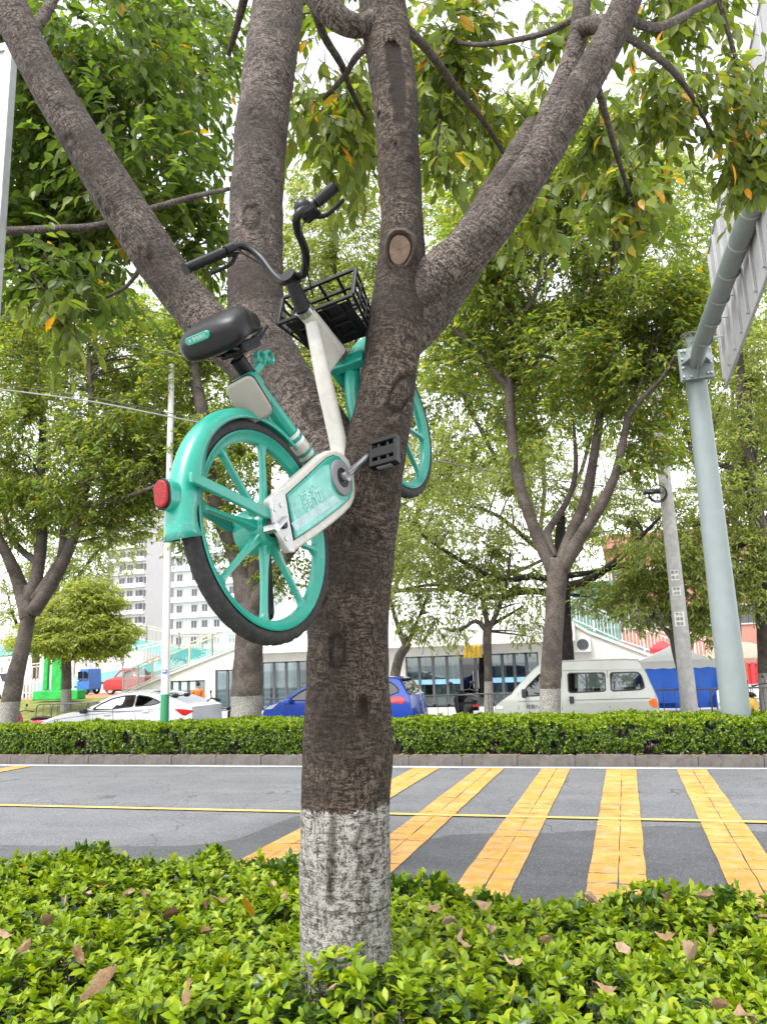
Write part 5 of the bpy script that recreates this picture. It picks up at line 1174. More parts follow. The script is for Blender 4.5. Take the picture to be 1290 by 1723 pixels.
# concrete utility pole with pasted notices
cp = atY(1158, 1180, 20.6); cx0 = cp[0]; co_ = (cx0, 20.6, .02)
c = thing('utility_pole', 'round grey concrete pole with pasted paper notices beside the blue tent', 'utility pole', co_)
q = MB(); q.tube([(cx0, 20.6, 0), (cx0, 20.6, 3), (cx0, 20.6, 9.6)], [.20, .18, .135], 28); q.build('pole', M['concrete'], c, co_, smooth=40)
for (py, w_, h_, lines) in ((1042, .26, .36, ('专业', '疏通', '管道')), (995, .22, .22, ('房屋', '出租')), (968, .20, .26, ('搬家', '电话'))):
    zc = atY(1145, py, 20.6)[2]; r = .20-(.20-.135)*zc/9.6
    po = curved_sticker(c, cx0, 20.6, r+.006, zc, w_, h_, M['paper'], co_, 'notice', -math.pi/2-.12)
    for k, tx in enumerate(lines):
        fs = h_/len(lines)*.72
        put_text(tx, fs, M['ink'], po, (cx0-.02-co_[0], 20.6-r-.008-co_[1], zc+h_/2-h_*(k+.5)/len(lines)-co_[2]), (1, 0, 0), (0, 0, 1), .001)
zc = atY(1120, 830, 20.6)[2]
q = MB()
for k in range(3): q.lathe([(.20+.012*k, -.012), (.215+.012*k, 0), (.20+.012*k, .012), (.19+.012*k, 0)], 28, (cx0-.22, 20.42-.02*k, zc-.02*k), np.array([[1, 0, 0], [0, 0, 1.0], [0, -1, 0]]).T, closed=True)
q.build('cable_coil', M['cable'], c, co_, smooth=50)
q = MB(); q.cyl((cx0-.55, 20.4, zc+.04), (cx0-.15, 20.4, zc+.04), .07, n=14); q.build('cable_joint', M['cable'], c, co_, smooth=50)
# overhead cables
def cable(label, pts, r, m, sag=.0, group='overhead cables'):
    P = spline(pts, .4); t = np.linspace(0, 1, len(P)); P = P-np.outer(4*t*(1-t)*sag, [0, 0, 1])
    q = MB(); q.tube(P, r, 6); o = q.build('overhead_cable', m, smooth=60); return tag(o, label, 'cable', group)
def cpts(pts): return [atY(x, y, Y) for x, y, Y in pts]
cable('thick bundled pale cable crossing from the left edge behind the white post', cpts([(-200, 630, 13.2), (0, 655, 13.4), (150, 675, 13.6), (290, 702, 14.0), (480, 738, 15.2), (715, 772, 17.4), (870, 800, 18.8), (1120, 830, 20.5)]), .017, M['cable_light'])
cable('thin cable running just above the thick pale cable', cpts([(-200, 610, 13.2), (0, 646, 13.4), (150, 668, 13.6), (290, 696, 14.0), (480, 734, 15.2)]), .009, M['cable'])
cable('thin dark cable crossing behind the bicycle saddle', cpts([(-200, 490, 13.0), (0, 530, 13.2), (150, 566, 13.5), (340, 606, 14.2), (560, 620, 16), (720, 628, 17.6), (850, 655, 18.6), (1124, 705, 20.5)]), .012, M['cable'])
cable('upper thin cable between the leaves at the left', cpts([(-200, 420, 13.0), (0, 472, 13.2), (120, 500, 13.5), (330, 540, 14.2), (760, 645, 17.9), (1124, 715, 20.5)]), .010, M['cable'])
cable('short dark cable right of the big trunk below the first', cpts([(640, 640, 20.6), (720, 655, 20.6), (860, 676, 20.6), (1124, 716, 20.6)]), .010, M['cable'])
cable('fine cable slanting down to the concrete pole from the right', cpts([(1124, 740, 20.6), (1170, 800, 24), (1240, 880, 30), (1300, 940, 36)]), .012, M['cable'])
cable('cable leaving the concrete pole level to the right', cpts([(1124, 822, 20.6), (1200, 824, 21), (1320, 828, 22)]), .012, M['cable'])
cable('lone cable at the top right corner above the sign panel', cpts([(1150, -30, 15), (1222, 0, 15.4), (1330, 60, 16)]), .010, M['cable'])

# ---------------------------------------------------------------- buildings
M['white_wall'] = mat('white_render_wall', (.56, .545, .52), .8, var=.06, scale=1.2, bump=.05, bscale=40, dirt=.2, dcol=(.42, .40, .37))
M['grey_wall'] = mat('grey_wall', (.42, .40, .385), .8, var=.08, scale=1.5, dirt=.2, dcol=(.3, .29, .28))
M['frame_dark'] = mat('dark_aluminium', (.075, .082, .09), .45, .3, var=.1)
M['room'] = mat('room_wall', (.20, .235, .25), .9, var=.2, scale=.9)
M['curtain'] = mat('curtain', (.46, .49, .49), .9, var=.1, scale=3)
M['film'] = mat('blue_safety_film', (.22, .45, .62), .5)
M['gold'] = mat('gold_plate', (.42, .27, .04), .3, .7, var=.3, scale=12)
M['rail_cream'] = mat('cream_railing_paint', (.50, .47, .38), .5)
M['rail_white'] = mat('white_railing_paint', (.55, .56, .54), .5)
M['bridge_turq'] = mat('turquoise_bridge_paint', (.15, .44, .44), .6, var=.08, scale=1.0, dirt=.2, dcol=(.12, .34, .34))
M['tower_white'] = mat('pale_tower_wall', (.50, .48, .48), .85, var=.06, scale=.3)
M['tower_grey'] = mat('grey_tower_wall', (.27, .245, .245), .85, var=.1, scale=.2)
M['tower_green'] = mat('pale_green_tower_wall', (.50, .56, .55), .85, var=.06, scale=.3)
M['win_dark'] = mat('dark_window', (.055, .055, .065), .2)
M['brick_red'] = mat('orange_red_wall', (.36, .165, .125), .85, var=.12, scale=.6)
def glass_mat(name, tint, tr=.55, rough=.02):
    k = NT(name); t = k.n('ShaderNodeBsdfTransparent'); t.inputs[0].default_value = (*tint, 1)
    g = k.n('ShaderNodeBsdfGlossy'); g.inputs['Roughness'].default_value = rough; g.inputs['Color'].default_value = (.9, .93, .95, 1)
    lw = k.n('ShaderNodeFresnel'); lw.inputs[0].default_value = 1.5
    f = k.math('ADD', k.math('MULTIPLY', lw.outputs[0], 1.0), 1-tr if tr < .5 else .05)
    m = k.n('ShaderNodeMixShader'); k.l(f, m.inputs[0]); k.l(t.outputs[0], m.inputs[1]); k.l(g.outputs[0], m.inputs[2]); k.l(m.outputs[0], k.out.inputs[0]); return k.m
M['shop_glass'] = glass_mat('shop_glass', (.72, .80, .82), .75)
M['car_glass'] = glass_mat('car_glass', (.30, .34, .34), .7)
M['car_glass_dark'] = glass_mat('dark_car_glass', (.06, .07, .07), .7)
M['rail_glass'] = glass_mat('railing_glass', (.82, .92, .90), .8)
def bld(name, label, org, cat='building'): return thing(name, label, cat, org)
BY = 32.0
bo = (-9.5, BY+2.5, .02)
B_ = bld('landing_building', 'white low building with sloping bridge ramps at both ends and glazed shop front', bo)
def wx_(px, py=1150, Y=BY): return atY(px, py, Y)[0]
def wz_(py, px=700, Y=BY): return atY(px, py, Y)[2]
xL, xM0, xM1, xR = wx_(205, 1165), wx_(515, 1045), wx_(958, 1050), wx_(1120, 1108)
zroof = 3.25
# body under the ramps: side profile extruded back, openings cut by building the wall of strips
def wall_strip(q, x0, x1, z0, z1, t=.25, y=BY): q.box2((x0, y, z0), (x1, y+t, z1))
xw = [wx_(440, 1150), wx_(522, 1150), wx_(683, 1150), wx_(908, 1150)]
ztop = 2.12
def ramp_z(x):
    if x < xM0: return .78+(zroof+.55-.78)*max(0, (x-xL)/(xM0-xL))**.92
    if x > xM1: return 1.55+(zroof-.15-1.55)*max(0, (xR-x)/(xR-xM1))
    return zroof
q = MB()
# left ramp wall with openings
ow = [(wx_(287, 1155), wx_(345, 1150)), (wx_(362, 1150), wx_(402, 1150))]
def poly_wall(x0, x1, zb, n=6):
    xs = np.linspace(x0, x1, n); P = [(x, zb) for x in xs]+[(x, ramp_z(x)) for x in xs[::-1]]
    q.prism(P, BY, BY+.25, (0, 0, 0), np.array([[1, 0, 0], [0, 0, 1], [0, 1, 0]]).T)
poly_wall(xL, ow[0][0], .02); poly_wall(ow[0][0], ow[0][1], 1.42); poly_wall(ow[0][1], ow[1][0], .02); poly_wall(ow[1][0], ow[1][1], 1.85); poly_wall(ow[1][1], xw[0], .02)
wall_strip(q, xw[0], xw[1], ztop, 2.62); wall_strip(q, xw[1], xw[2], .02, 2.62); wall_strip(q, xw[2], xw[3], ztop, 2.62); wall_strip(q, xw[3], xM1, .02, 2.62)
poly_wall(xM1, xR, .02); q.build('wall', M['white_wall'], B_, bo)
q = MB(); poly = [(xw[0]-.8, 2.6), (xM1+.2, 2.6), (xM1+.2, zroof), (xM0, zroof), (xw[0]-.8, 2.95)]
q.prism(poly, BY-.75, BY+.0, (0, 0, 0), np.array([[1, 0, 0], [0, 0, 1], [0, 1, 0]]).T); q.box2((xw[0]-.8, BY-.78, 2.50), (xM1+.2, BY-.70, 2.60)); q.build('cornice', M['white_wall'], B_, bo)
q = MB(); q.box2((xw[0], BY+.26, 2.2), (xM1, BY+6, zroof)); q.build('roof_slab', M['grey_wall'], B_, bo)
q = MB(); q.box2((xL+2, BY+3.4, .02), (xR-.5, BY+3.6, 2.2)); q.build('back_wall', M['room'], B_, bo)
q = MB(); q.box2((xw[1]+.1, BY+.26, .02), (xw[2]-.1, BY+3.4, 2.2)); q.build('inner_wall', M['grey_wall'], B_, bo)
# coping along the ramps
for xs in (np.linspace(xL, xM0, 8), np.linspace(xM1, xR, 6)):
    q = MB(); P = [(x, BY+.1, ramp_z(x)+.04) for x in xs]
    for a_, b_ in zip(P[:-1], P[1:]): q.bar(a_, b_, .36, .10)
    q.build('coping', M['white_wall'], B_, bo)
# glazing: frames, panes, safety film
def shop_window(x0, x1, z0, z1, film=True, y=BY+.08):
    q = MB()
    for a_, b_ in (((x0, y, z0+.03), (x1, y, z0+.03)), ((x0, y, z1-.03), (x1, y, z1-.03)), ((x0+.03, y, z0), (x0+.03, y, z1)), ((x1-.03, y, z0), (x1-.03, y, z1))): q.bar(a_, b_, .06, .06)
    f = q.build('window', M['frame_dark'], B_, bo)
    q = MB(); q.box2((x0+.05, y-.006, z0+.05), (x1-.05, y+.006, z1-.05)); q.build('pane', M['shop_glass'], f, bo)
    if film:
        zf = wz_(1147); q = MB(); q.box2((x0+.06, y-.012, zf-.13), (x1-.06, y-.008, zf+.07)); q.build('safety_film', M['film'], f, bo)
def win_row(x0, x1, n, z0, z1, film=True):
    for k in range(n): shop_window(x0+(x1-x0)*k/n, x0+(x1-x0)*(k+1)/n, z0, z1, film)
win_row(ow[0][0], ow[0][1], 4, .75, 1.42, False); win_row(ow[1][0], ow[1][1], 2, .10, 1.85, False); win_row(xw[0], xw[1], 4, .08, ztop, False)
xd0, xd1 = wx_(776, 1150), wx_(826, 1150)
win_row(xw[2], xd0, 4, .08, ztop); win_row(xd1, xw[3], 4, .08, ztop)
for x0, x1 in ((xd0, (xd0+xd1)/2), ((xd0+xd1)/2, xd1)):
    q = MB()
    for a_, b_ in (((x0, BY+.1, .06), (x1, BY+.1, .06)), ((x0, BY+.1, ztop-.04), (x1, BY+.1, ztop-.04)), ((x0+.03, BY+.1, 0), (x0+.03, BY+.1, ztop)), ((x1-.03, BY+.1, 0), (x1-.03, BY+.1, ztop))): q.bar(a_, b_, .06, .06)
    dd = q.build('door', M['frame_dark'], B_, bo); q = MB(); q.box2((x0+.05, BY+.094, .1), (x1-.05, BY+.106, ztop-.07)); q.build('pane', M['car_glass_dark'], dd, bo)
    xm = x1-.1 if x1 < xd1-.01 else x0+.1
    q = MB(); q.tube([(xm, BY+.04, .75), (xm, BY, .8), (xm, BY, 1.45), (xm, BY+.04, 1.5)], .018, 8); q.build('handle', M['steel'], dd, bo)
# curtains behind the panes
def curtain(x0, x1, y, z0=.12, z1=2.05):
    n = max(8, int((x1-x0)/.05)); V = []; 
    for i in range(n+1):
        x = x0+(x1-x0)*i/n; yy = y+.05*math.sin(i*1.9)+.02*math.sin(i*.7); V += [(x, yy, z0), (x+.01*math.sin(i), yy*1.0, z1)]
    q = MB(); q.add(V, [(2*i, 2*i+2, 2*i+3, 2*i+1) for i in range(n)]); q.build('curtain', M['curtain'], B_, bo, smooth=80)
curtain(xw[2]+.1, xw[2]+.75, BY+.35); curtain(xw[2]+1.15, xw[2]+1.6, BY+.5); curtain(xd0-.75, xd0-.1, BY+.3); curtain(xd1+.1, xd1+.6, BY+.35); curtain(xw[0]+.1, xw[0]+.5, BY+.7); curtain(xw[2]+1.7, xw[2]+2.05, BY+.6)
q = MB(); zg0, zg1 = wz_(1107, 800), wz_(1086, 800); x0, x1 = wx_(786, 1095), wx_(816, 1095); q.box2((x0, BY-.82, zg0), (x1, BY-.77, zg1)); gs = q.build('gold_sign', M['gold'], B_, bo, bevel=.01)
for k in range(4): q = MB(); q.box2((x0+(x1-x0)*(k+.2)/4, BY-.85, zg0+.05), (x0+(x1-x0)*(k+.75)/4, BY-.82, zg1-.05)); q.build('gold_relief', M['gold'], gs, bo, bevel=.01)
# air conditioner on the right ramp wall
x0, z0 = atY(957, 1098, BY-.3)[0], atY(965, 1100, BY-.3)[2]
ac = thing('air_conditioner', 'white air conditioner outdoor unit on the ramp wall right of the dark tree trunk', 'air conditioner', (x0+.45, BY-.18, z0))
q = MB(); q.box2((x0, BY-.36, z0+.05), (x0+.85, BY-.03, z0+.62)); q.build('casing', M['white_wall'], ac, (x0+.45, BY-.18, z0), bevel=.02)
q = MB(); q.lathe([(.0, .01), (.05, .01), (.05, .0), (.19, .0), (.21, .012), (.23, .0)], 24, (x0+.55, BY-.362, z0+.34), np.array([[1, 0, 0], [0, 0, 1.0], [0, -1, 0]]).T); q.build('fan_grille', M['frame_dark'], ac, (x0+.45, BY-.18, z0), smooth=30)
q = MB(); q.bar((x0+.1, BY-.35, z0+.02), (x0+.1, BY, z0+.02), .04); q.bar((x0+.75, BY-.35, z0+.02), (x0+.75, BY, z0+.02), .04); q.build('bracket', M['galv'], ac, (x0+.45, BY-.18, z0))
# railings on ramps and roof
def railing(label, pts, h, m, step=1.2, sub=5, glass=False, r=.025, group='railings along the footbridge', mid=True):
    pts = [np.array(p, float) for p in pts]; org = pts[0]
    t = thing('railing', label, 'railing', org, group)
    q = MB()
    for hh in ((h, h*.84, .12) if mid else (h, .1)):
        for a_, b_ in zip(pts[:-1], pts[1:]): q.bar(a_+[0, 0, hh], b_+[0, 0, hh], r*2, r*2)
    q.build('handrail', m, t, org)
    pm = None; bm_ = None; nb = 0
    for a_, b_ in zip(pts[:-1], pts[1:]):
        L = np.linalg.norm(b_-a_); n = max(1, int(round(L/step)))
        for k in range(n+1):
            p = a_+(b_-a_)*k/n
            if pm is None: q = MB(); q.box2((-r*1.4, -r*1.4, 0), (r*1.4, r*1.4, h)); pm = q.mesh('post', m)
            link('post', pm, t, p-org)
            if k < n and glass:
                e = a_+(b_-a_)*(k+1)/n; u = (e-p)*.06; q = MB(); P = [p+u+[0, 0, .15], e-u+[0, 0, .15], e-u+[0, 0, h*.82], p+u+[0, 0, h*.82]]; o3 = np.array([0, .008, 0]); q.add([v for v in P]+[v+o3 for v in P], [(0, 1, 2, 3), (7, 6, 5, 4), (0, 4, 5, 1), (2, 6, 7, 3)]); q.build('glass_panel', M['rail_glass'], t, org)
            elif k < n:
                for j in range(1, sub):
                    pp = p+(b_-a_)/n*j/sub
                    if bm_ is None: q = MB(); q.box2((-r*.55, -r*.55, .1), (r*.55, r*.55, h*.84)); bm_ = q.mesh('baluster', m)
                    if nb < 290: link('baluster', bm_, t, pp-org); nb += 1
    return t
railing('pale railing with glass panels climbing the left ramp of the white building', [(x, BY+.1, ramp_z(x)+.08) for x in np.linspace(xL, xM0, 5)], 1.05, M['rail_cream'], 1.0, glass=True)
railing('pale railing of thin bars along the flat roof of the white building', [(xM0, BY+.1, zroof+.05), (xM1, BY+.1, zroof+.05)], 1.05, M['rail_white'], 1.3, 7)
railing('white railing of thin bars coming down the right ramp behind the tent', [(x, BY+.1, ramp_z(x)+.08) for x in np.linspace(xM1, xR+2, 4)], 1.0, M['rail_white'], 1.1, 7)
# footbridge decks
def deck(label, pts, w, t, Y, cols=(), rail=None):
    P = [atY(x, y, Y) for x, y in pts]; org = P[0].copy(); o = thing('footbridge', label, 'footbridge', org)
    q = MB(); V = []
    for p in P: V += [(p[0], Y, p[2]), (p[0], Y+w, p[2]), (p[0], Y+w, p[2]-t), (p[0], Y, p[2]-t)]
    q.add(V, [(4*i+a, 4*i+b, 4*i+4+b, 4*i+4+a) for i in range(len(P)-1) for a, b in ((0, 1), (1, 2), (2, 3), (3, 0))]+[(0, 1, 2, 3), tuple(4*(len(P)-1)+k for k in (3, 2, 1, 0))]); q.build('deck', M['bridge_turq'], o, org)
    for cx, cy, cw in cols:
        p = atY(cx, cy, Y+w/2); q = MB(); q.cyl((p[0], Y+w/2, .02), (p[0], Y+w/2, p[2]), cw, n=20); q.build('column', M['bridge_turq'], o, org, smooth=40)
    return P
d1 = deck('upper turquoise footbridge deck behind the white lamp post', [(-60, 1092), (70, 1082), (200, 1074), (245, 1080), (300, 1092), (420, 1098)], 3.0, .75, 52.0)
railing('gold cream railing on the upper turquoise deck', [p+[0, .1, 0] for p in d1], 1.25, M['rail_cream'], 2.0, 8, r=.04)
d2 = deck('lower turquoise ramp rising to the right behind the round feathery tree', [(-60, 1160), (0, 1154), (60, 1148), (123, 1140), (205, 1126), (285, 1108)], 2.6, .6, 44.0, [(153, 1138, .42), (30, 1152, .4)])
railing('gold cream railing on the lower turquoise ramp', [p+[0, .1, 0] for p in d2], 1.25, M['rail_cream'], 2.0, 8, r=.035)
# towers
def tower(name, label, px0, px1, Y, dep, ztop, m, cols, z0=0.0, fh=3.0, ww=1.5, wh=1.5, bands=False, zw0=3, zw1=99, side=None):
    x0, x1 = atY(px0, 1050, Y)[0], atY(px1, 1050, Y)[0]; org = ((x0+x1)/2, Y+dep/2, 0)
    t = bld(name, label, org); q = MB(); q.box2((x0, Y, -.06), (x1, Y+dep, ztop)); q.build('wall', m, t, org)
    q = MB(); q.box2((x0-.3, Y-.3, ztop), (x1+.3, Y+dep+.3, ztop+1.2)); q.build('parapet', m, t, org)
    q = MB(); q.box2((-ww/2-.12, -.12, -wh/2-.12), (ww/2+.12, .02, wh/2+.12)); fm = q.mesh('window', M['tower_white'])
    q = MB(); q.box2((-ww/2, -.14, -wh/2), (-.05, -.10, wh/2)); q.box2((.05, -.14, -wh/2), (ww/2, -.10, wh/2)); pm = q.mesh('pane', M['win_dark'])
    cnt = 0; z = fh
    while z < min(ztop-1, zw1):
        if z > zw0:
            for c in cols:
                if cnt > 290: break
                f = link('window', fm, t, (x0+(x1-x0)*c-org[0], Y-org[1], z+1.4)); link('pane', pm, f); cnt += 1
        if bands and z > zw0-1:
            q = MB(); q.box2((x0-.35, Y-.9, z-.25), (x1+.1, Y, z)); q.box2((x0-.35, Y-.95, z-.25), (x1+.1, Y-.88, z+.75)); q.build('balcony', m, t, org)
        z += fh
    return t
tower('apartment_tower', 'white apartment tower with stacked balconies left of the grey tower', 176, 243, 150.0, 14, 52, M['tower_white'], (.12, .42, .62, .84, .96), fh=3.0, bands=True, zw0=8, zw1=46)
tower('apartment_tower', 'tall grey brown apartment tower behind the white lamp post', 243, 289, 160.0, 16, 64, M['tower_grey'], (.12, .42, .86), fh=3.1, ww=1.3, wh=1.7, zw0=8, zw1=60)
tower('apartment_tower', 'pale green white apartment block seen through the bicycle wheel', 292, 420, 130.0, 16, 27, M['tower_green'], (.08, .28, .42, .58, .78, .9), fh=3.0, ww=1.1, zw0=5, zw1=25, bands=True)
tower('apartment_tower', 'pale apartment block farthest back at the left', 100, 176, 175.0, 14, 26, M['tower_white'], (.2, .4, .6, .8), fh=3.0, zw0=6, zw1=24)
tower('office_block', 'long orange red block behind the concrete pole and the tent', 1030, 1330, 72.0, 12, 11.4, M['brick_red'], (.1, .25, .4, .55, .7, .85), fh=3.6, ww=2.2, wh=1.5, zw0=1)
x0, x1 = atY(955, 1020, 62)[0], atY(1040, 1020, 62)[0]
nb = bld('scaffold_block', 'low block wrapped in green netting behind the dark tree trunk', ((x0+x1)/2, 64, 0)); M['net'] = mat('green_net', (.12, .30, .24), .8, var=.25, scale=1.2)
q = MB(); q.box2((x0, 62, -.05), (x1, 67, 7.6)); q.build('net', M['net'], nb, ((x0+x1)/2, 64, 0))
for k in range(7):
    xx = x0+(x1-x0)*k/6; q = MB(); q.cyl((xx, 61.9, 0), (xx, 61.9, 7.9), .05, n=8); q.build('scaffold_pole', M['galv'], nb, ((x0+x1)/2, 64, 0))
for k in range(3): q = MB(); q.bar((x0, 61.85, 2+2*k), (x1, 61.85, 2+2*k), .08); q.build('scaffold_ledger', M['galv'], nb, ((x0+x1)/2, 64, 0))

# ---------------------------------------------------------------- vehicles (all face left along the service lane)
M['van_paint'] = mat('silver_green_paint', (.36, .37, .335), .35, .25, var=.04, scale=2, coat=.35, dirt=.15, dcol=(.26, .26, .23))
M['car_white'] = mat('white_car_paint', (.58, .59, .60), .3, var=.03, scale=2, coat=.5)
M['car_blue'] = mat('blue_car_paint', (.006, .050, .36), .28, .1, var=.05, scale=2, coat=.6)
M['car_red'] = mat('red_car_paint', (.34, .03, .035), .3, var=.05, scale=2, coat=.5)
M['trim'] = mat('black_trim', (.015, .015, .016), .5)
M['truck_plate'] = mat('blue_number_plate', (.02, .07, .34), .5)
M['seat_red'] = mat('red_seat', (.35, .02, .02), .7)
M['tail_red'] = mat('tail_lamp', (.45, .012, .02), .15, coat=.6); M['tail_orange'] = mat('orange_lamp', (.6, .13, .015), .2, coat=.6)
M['lamp_clear'] = mat('headlamp', (.5, .52, .52), .15, coat=.6)
def fill_mesh(outer, holes=()):
    cu = bpy.data.curves.new('fill', 'CURVE'); cu.dimensions = '2D'; cu.fill_mode = 'BOTH'
    for P in [outer]+list(holes):
        s = cu.splines.new('POLY'); s.points.add(len(P)-1); s.use_cyclic_u = True
        for pt, (x, y) in zip(s.points, P): pt.co = (x, y, 0, 1)
    o = bpy.data.objects.new('fill', cu); COL.objects.link(o); bpy.context.view_layer.update()
    me = bpy.data.meshes.new_from_object(o.evaluated_get(bpy.context.evaluated_depsgraph_get())); bpy.data.objects.remove(o); return me
def dense(P, step=.12):
    out = []
    for a, b in zip(P, P[1:]+P[:1]):
        n = max(1, int(math.hypot(b[0]-a[0], b[1]-a[1])/step))
        out += [(a[0]+(b[0]-a[0])*k/n, a[1]+(b[1]-a[1])*k/n) for k in range(n)]
    return out
def roundp(P, it=2, keep=()):
    for _ in range(it):
        Q = []
        for i, p in enumerate(P):
            a, b = P[i-1], P[(i+1) % len(P)]
            Q += [(p[0]*.8+a[0]*.2, p[1]*.8+a[1]*.2), (p[0]*.8+b[0]*.2, p[1]*.8+b[1]*.2)]
        P = Q
    return P
def roundc(P, c=.05):
    # rounded corners of fixed size
    Q = []
    for i, p in enumerate(P):
        p = np.array(p); a = np.array(P[i-1])-p; b = np.array(P[(i+1) % len(P)])-p; la, lb = np.linalg.norm(a), np.linalg.norm(b)
        ca, cb = min(c, la*.35), min(c, lb*.35); q0, q1 = p+a/la*ca, p+b/lb*cb
        for t in (0, .33, .67, 1): Q.append(tuple((1-t)**2*q0+2*t*(1-t)*(p*.75+.25*(q0+q1)/2)+t*t*q1))
    return Q
def car(name, label, cat, org, Wd, outline, glass_seg, windows, wheels, paint, belt, tum, glass, wr=.30, group=None, doors=(), lamps=(), extra=None, seats=True):
    """outline: (x, z) clockwise side silhouette; glass_seg: index ranges of the outline that are glass; windows: side window polygons"""
    o = thing(name, label, cat, org, group)
    yoff = lambda z: .0 if z < belt else tum*((z-belt)/(max(p[1] for p in outline)-belt))**1.0
    sidecurve = lambda z: .05*max(0, (.55-z)/.55)**2+.0
    arches = []
    for wxp in wheels: arches.append([(wxp+(wr+.05)*math.cos(t), wr+(wr+.05)*math.sin(t)) for t in np.linspace(0, 2*math.pi, 20, endpoint=False)])
    wins = [roundc(w) for w in windows]
    out = [tuple(p) for p in outline]
    body = link('body', None, o) if False else None
    bmt = bmesh.new()
    for sgn in (0, 1):
        me = fill_mesh(dense(out, .15), [dense(w, .12) for w in wins]); bm = bmesh.new(); bm.from_mesh(me)
        for zc in np.arange(.15, max(p[1] for p in out), .14): bmesh.ops.bisect_plane(bm, geom=bm.verts[:]+bm.edges[:]+bm.faces[:], plane_co=(0, zc, 0), plane_no=(0, 1, 0))
        base = len(bmt.verts)
        vm = {}
        for v in bm.verts:
            y = .03+yoff(v.co.y)+sidecurve(v.co.y); vm[v] = bmt.verts.new((v.co.x, y if not sgn else Wd-y, v.co.y))
        for f in bm.faces: bmt.faces.new([vm[v] for v in f.verts])
        bm.free(); bpy.data.meshes.remove(me)
    # skin across the car, rounded over into the sides
    lat = [0, .5, 1.0]; N = len(out); cxm = sum(p[0] for p in out)/N; czm = .7; rows = []
    for x, z in out:
        y0 = .03+yoff(z)+sidecurve(z); r = []
        for dy, ins in ((0, 0), (.022, .018), (.07, .03), (Wd/2-y0, .03), (Wd-2*y0-.07, .03), (Wd-2*y0-.022, .018), (Wd-2*y0, 0)):
            k = 1-((dy+y0-Wd/2)/(Wd/2))**2; bul = (.04 if (z < belt+.02) else .02)*k
            nx_ = (x-cxm); L = math.hypot(nx_, z-czm)
            r.append(bmt.verts.new((x+math.copysign(bul, nx_)*(abs(nx_) > 1.2)+ins*.4*nx_/L, y0+dy, z+ins*.6*(z-czm)/L+(.025*k if z > belt+.2 else 0))))
        rows.append(r)
    gseg = set(glass_seg); gq = []
    for i in range(N):
        j = (i+1) % N
        for k in range(6):
            vs = (rows[i][k], rows[j][k], rows[j][k+1], rows[i][k+1])
            if i in gseg and 2 <= k <= 3: gq.append([tuple(v.co) for v in vs]); continue
            bmt.faces.new(vs)
    bmesh.ops.remove_doubles(bmt, verts=bmt.verts, dist=.0008); bmesh.ops.recalc_face_normals(bmt, faces=bmt.faces)
    me = bpy.data.meshes.new('body'); bmt.to_mesh(me); bmt.free(); me.materials.append(paint)
    me.polygons.foreach_set('use_smooth', np.ones(len(me.polygons), dtype=bool)); me.set_sharp_from_angle(angle=math.radians(32)); bd_ = link('body', me, o)
    runs = []
    for g_ in gq:
        q = MB(); q.add(g_, [(0, 1, 2, 3)]); runs.append(q)
    if gq:
        fr = MB(); re = MB()
        for g_ in gq: (fr if np.mean([v[0] for v in g_]) < cxm else re).add(g_, [(0, 1, 2, 3)])
        if fr.v: fr.build('windscreen', glass, o, smooth=60, merge=.001)
        if re.v: re.build('rear_window', glass, o, smooth=60, merge=.001)
    for w in wins:
        for sgn in (0, 1):
            q = MB(); V = [(x, (.03+yoff(z)+.014) if not sgn else Wd-(.03+yoff(z)+.014), z) for x, z in w]; q.add(V, [list(range(len(V)))]); wo2 = q.build('side_window', glass, o)
            q = MB(); c = np.mean(V, 0)
            for a_, b_ in zip(V, V[1:]+V[:1]): q.bar(np.array(a_)-[0, (.012 if not sgn else -.012), 0], np.array(b_)-[0, (.012 if not sgn else -.012), 0], .022, .026)
            q.build('seal', M['trim'], wo2)
    for wxp in wheels:
        for y in (.06, Wd-.06-.19):
            q = MB(); q.lathe([(wr-.09, 0), (wr-.02, -.005), (wr, .02), (wr, .17), (wr-.02, .195), (wr-.09, .19)], 28, (wxp, y, wr), np.array([[1, 0, 0], [0, 0, 1.0], [0, 1, 0]]).T, closed=True); wo = q.build('wheel', M['rubber'], o, smooth=35)
            q = MB(); q.lathe([(0, .01), (.05, .0), (wr-.10, .012), (wr-.085, .0), (wr-.085, .18), (0, .18)], 24, (wxp, y, wr), np.array([[1, 0, 0], [0, 0, 1.0], [0, 1, 0]]).T); q.build('rim', M['alu'], wo, smooth=35)
    for wxp in wheels:      # dark wheel arch lining, one on each side
        for y0, y1 in ((.026, .030), (Wd-.030, Wd-.026)):
            q = MB(); q.prism([(wxp+(wr+.06)*math.cos(t), max(.16, wr+(wr+.06)*math.sin(t))) for t in np.linspace(0, 2*math.pi, 24, endpoint=False)], y0+.045, y1+.045 if y0 < 1 else y1+.02, (0, 0, 0), np.array([[1, 0, 0], [0, 0, 1.0], [0, 1, 0]]).T); q.build('wheel_arch', M['trim'], o)
    for nm, P, m, y0 in lamps:
        for sgn in (0, 1):
            q = MB(); V = []
            for dy in (-.012, .05): V += [(x, (.03+yoff(z)+dy) if not sgn else Wd-(.03+yoff(z)+dy), z) for x, z in P]
            n = len(P); q.add(V, [list(range(n)), list(range(n, 2*n))[::-1]]+[(i, (i+1) % n, n+(i+1) % n, n+i) for i in range(n)]); q.build(nm, m, o, bevel=.008)
    for P in doors:          # door shut lines: thin recessed strips
        q = MB()
        for a_, b_ in zip(P[:-1], P[1:]):
            q.bar((a_[0], .028+yoff(a_[1])+sidecurve(a_[1]), a_[1]), (b_[0], .028+yoff(b_[1])+sidecurve(b_[1]), b_[1]), .010, .008)
        q.build('door_seam', M['trim'], o)
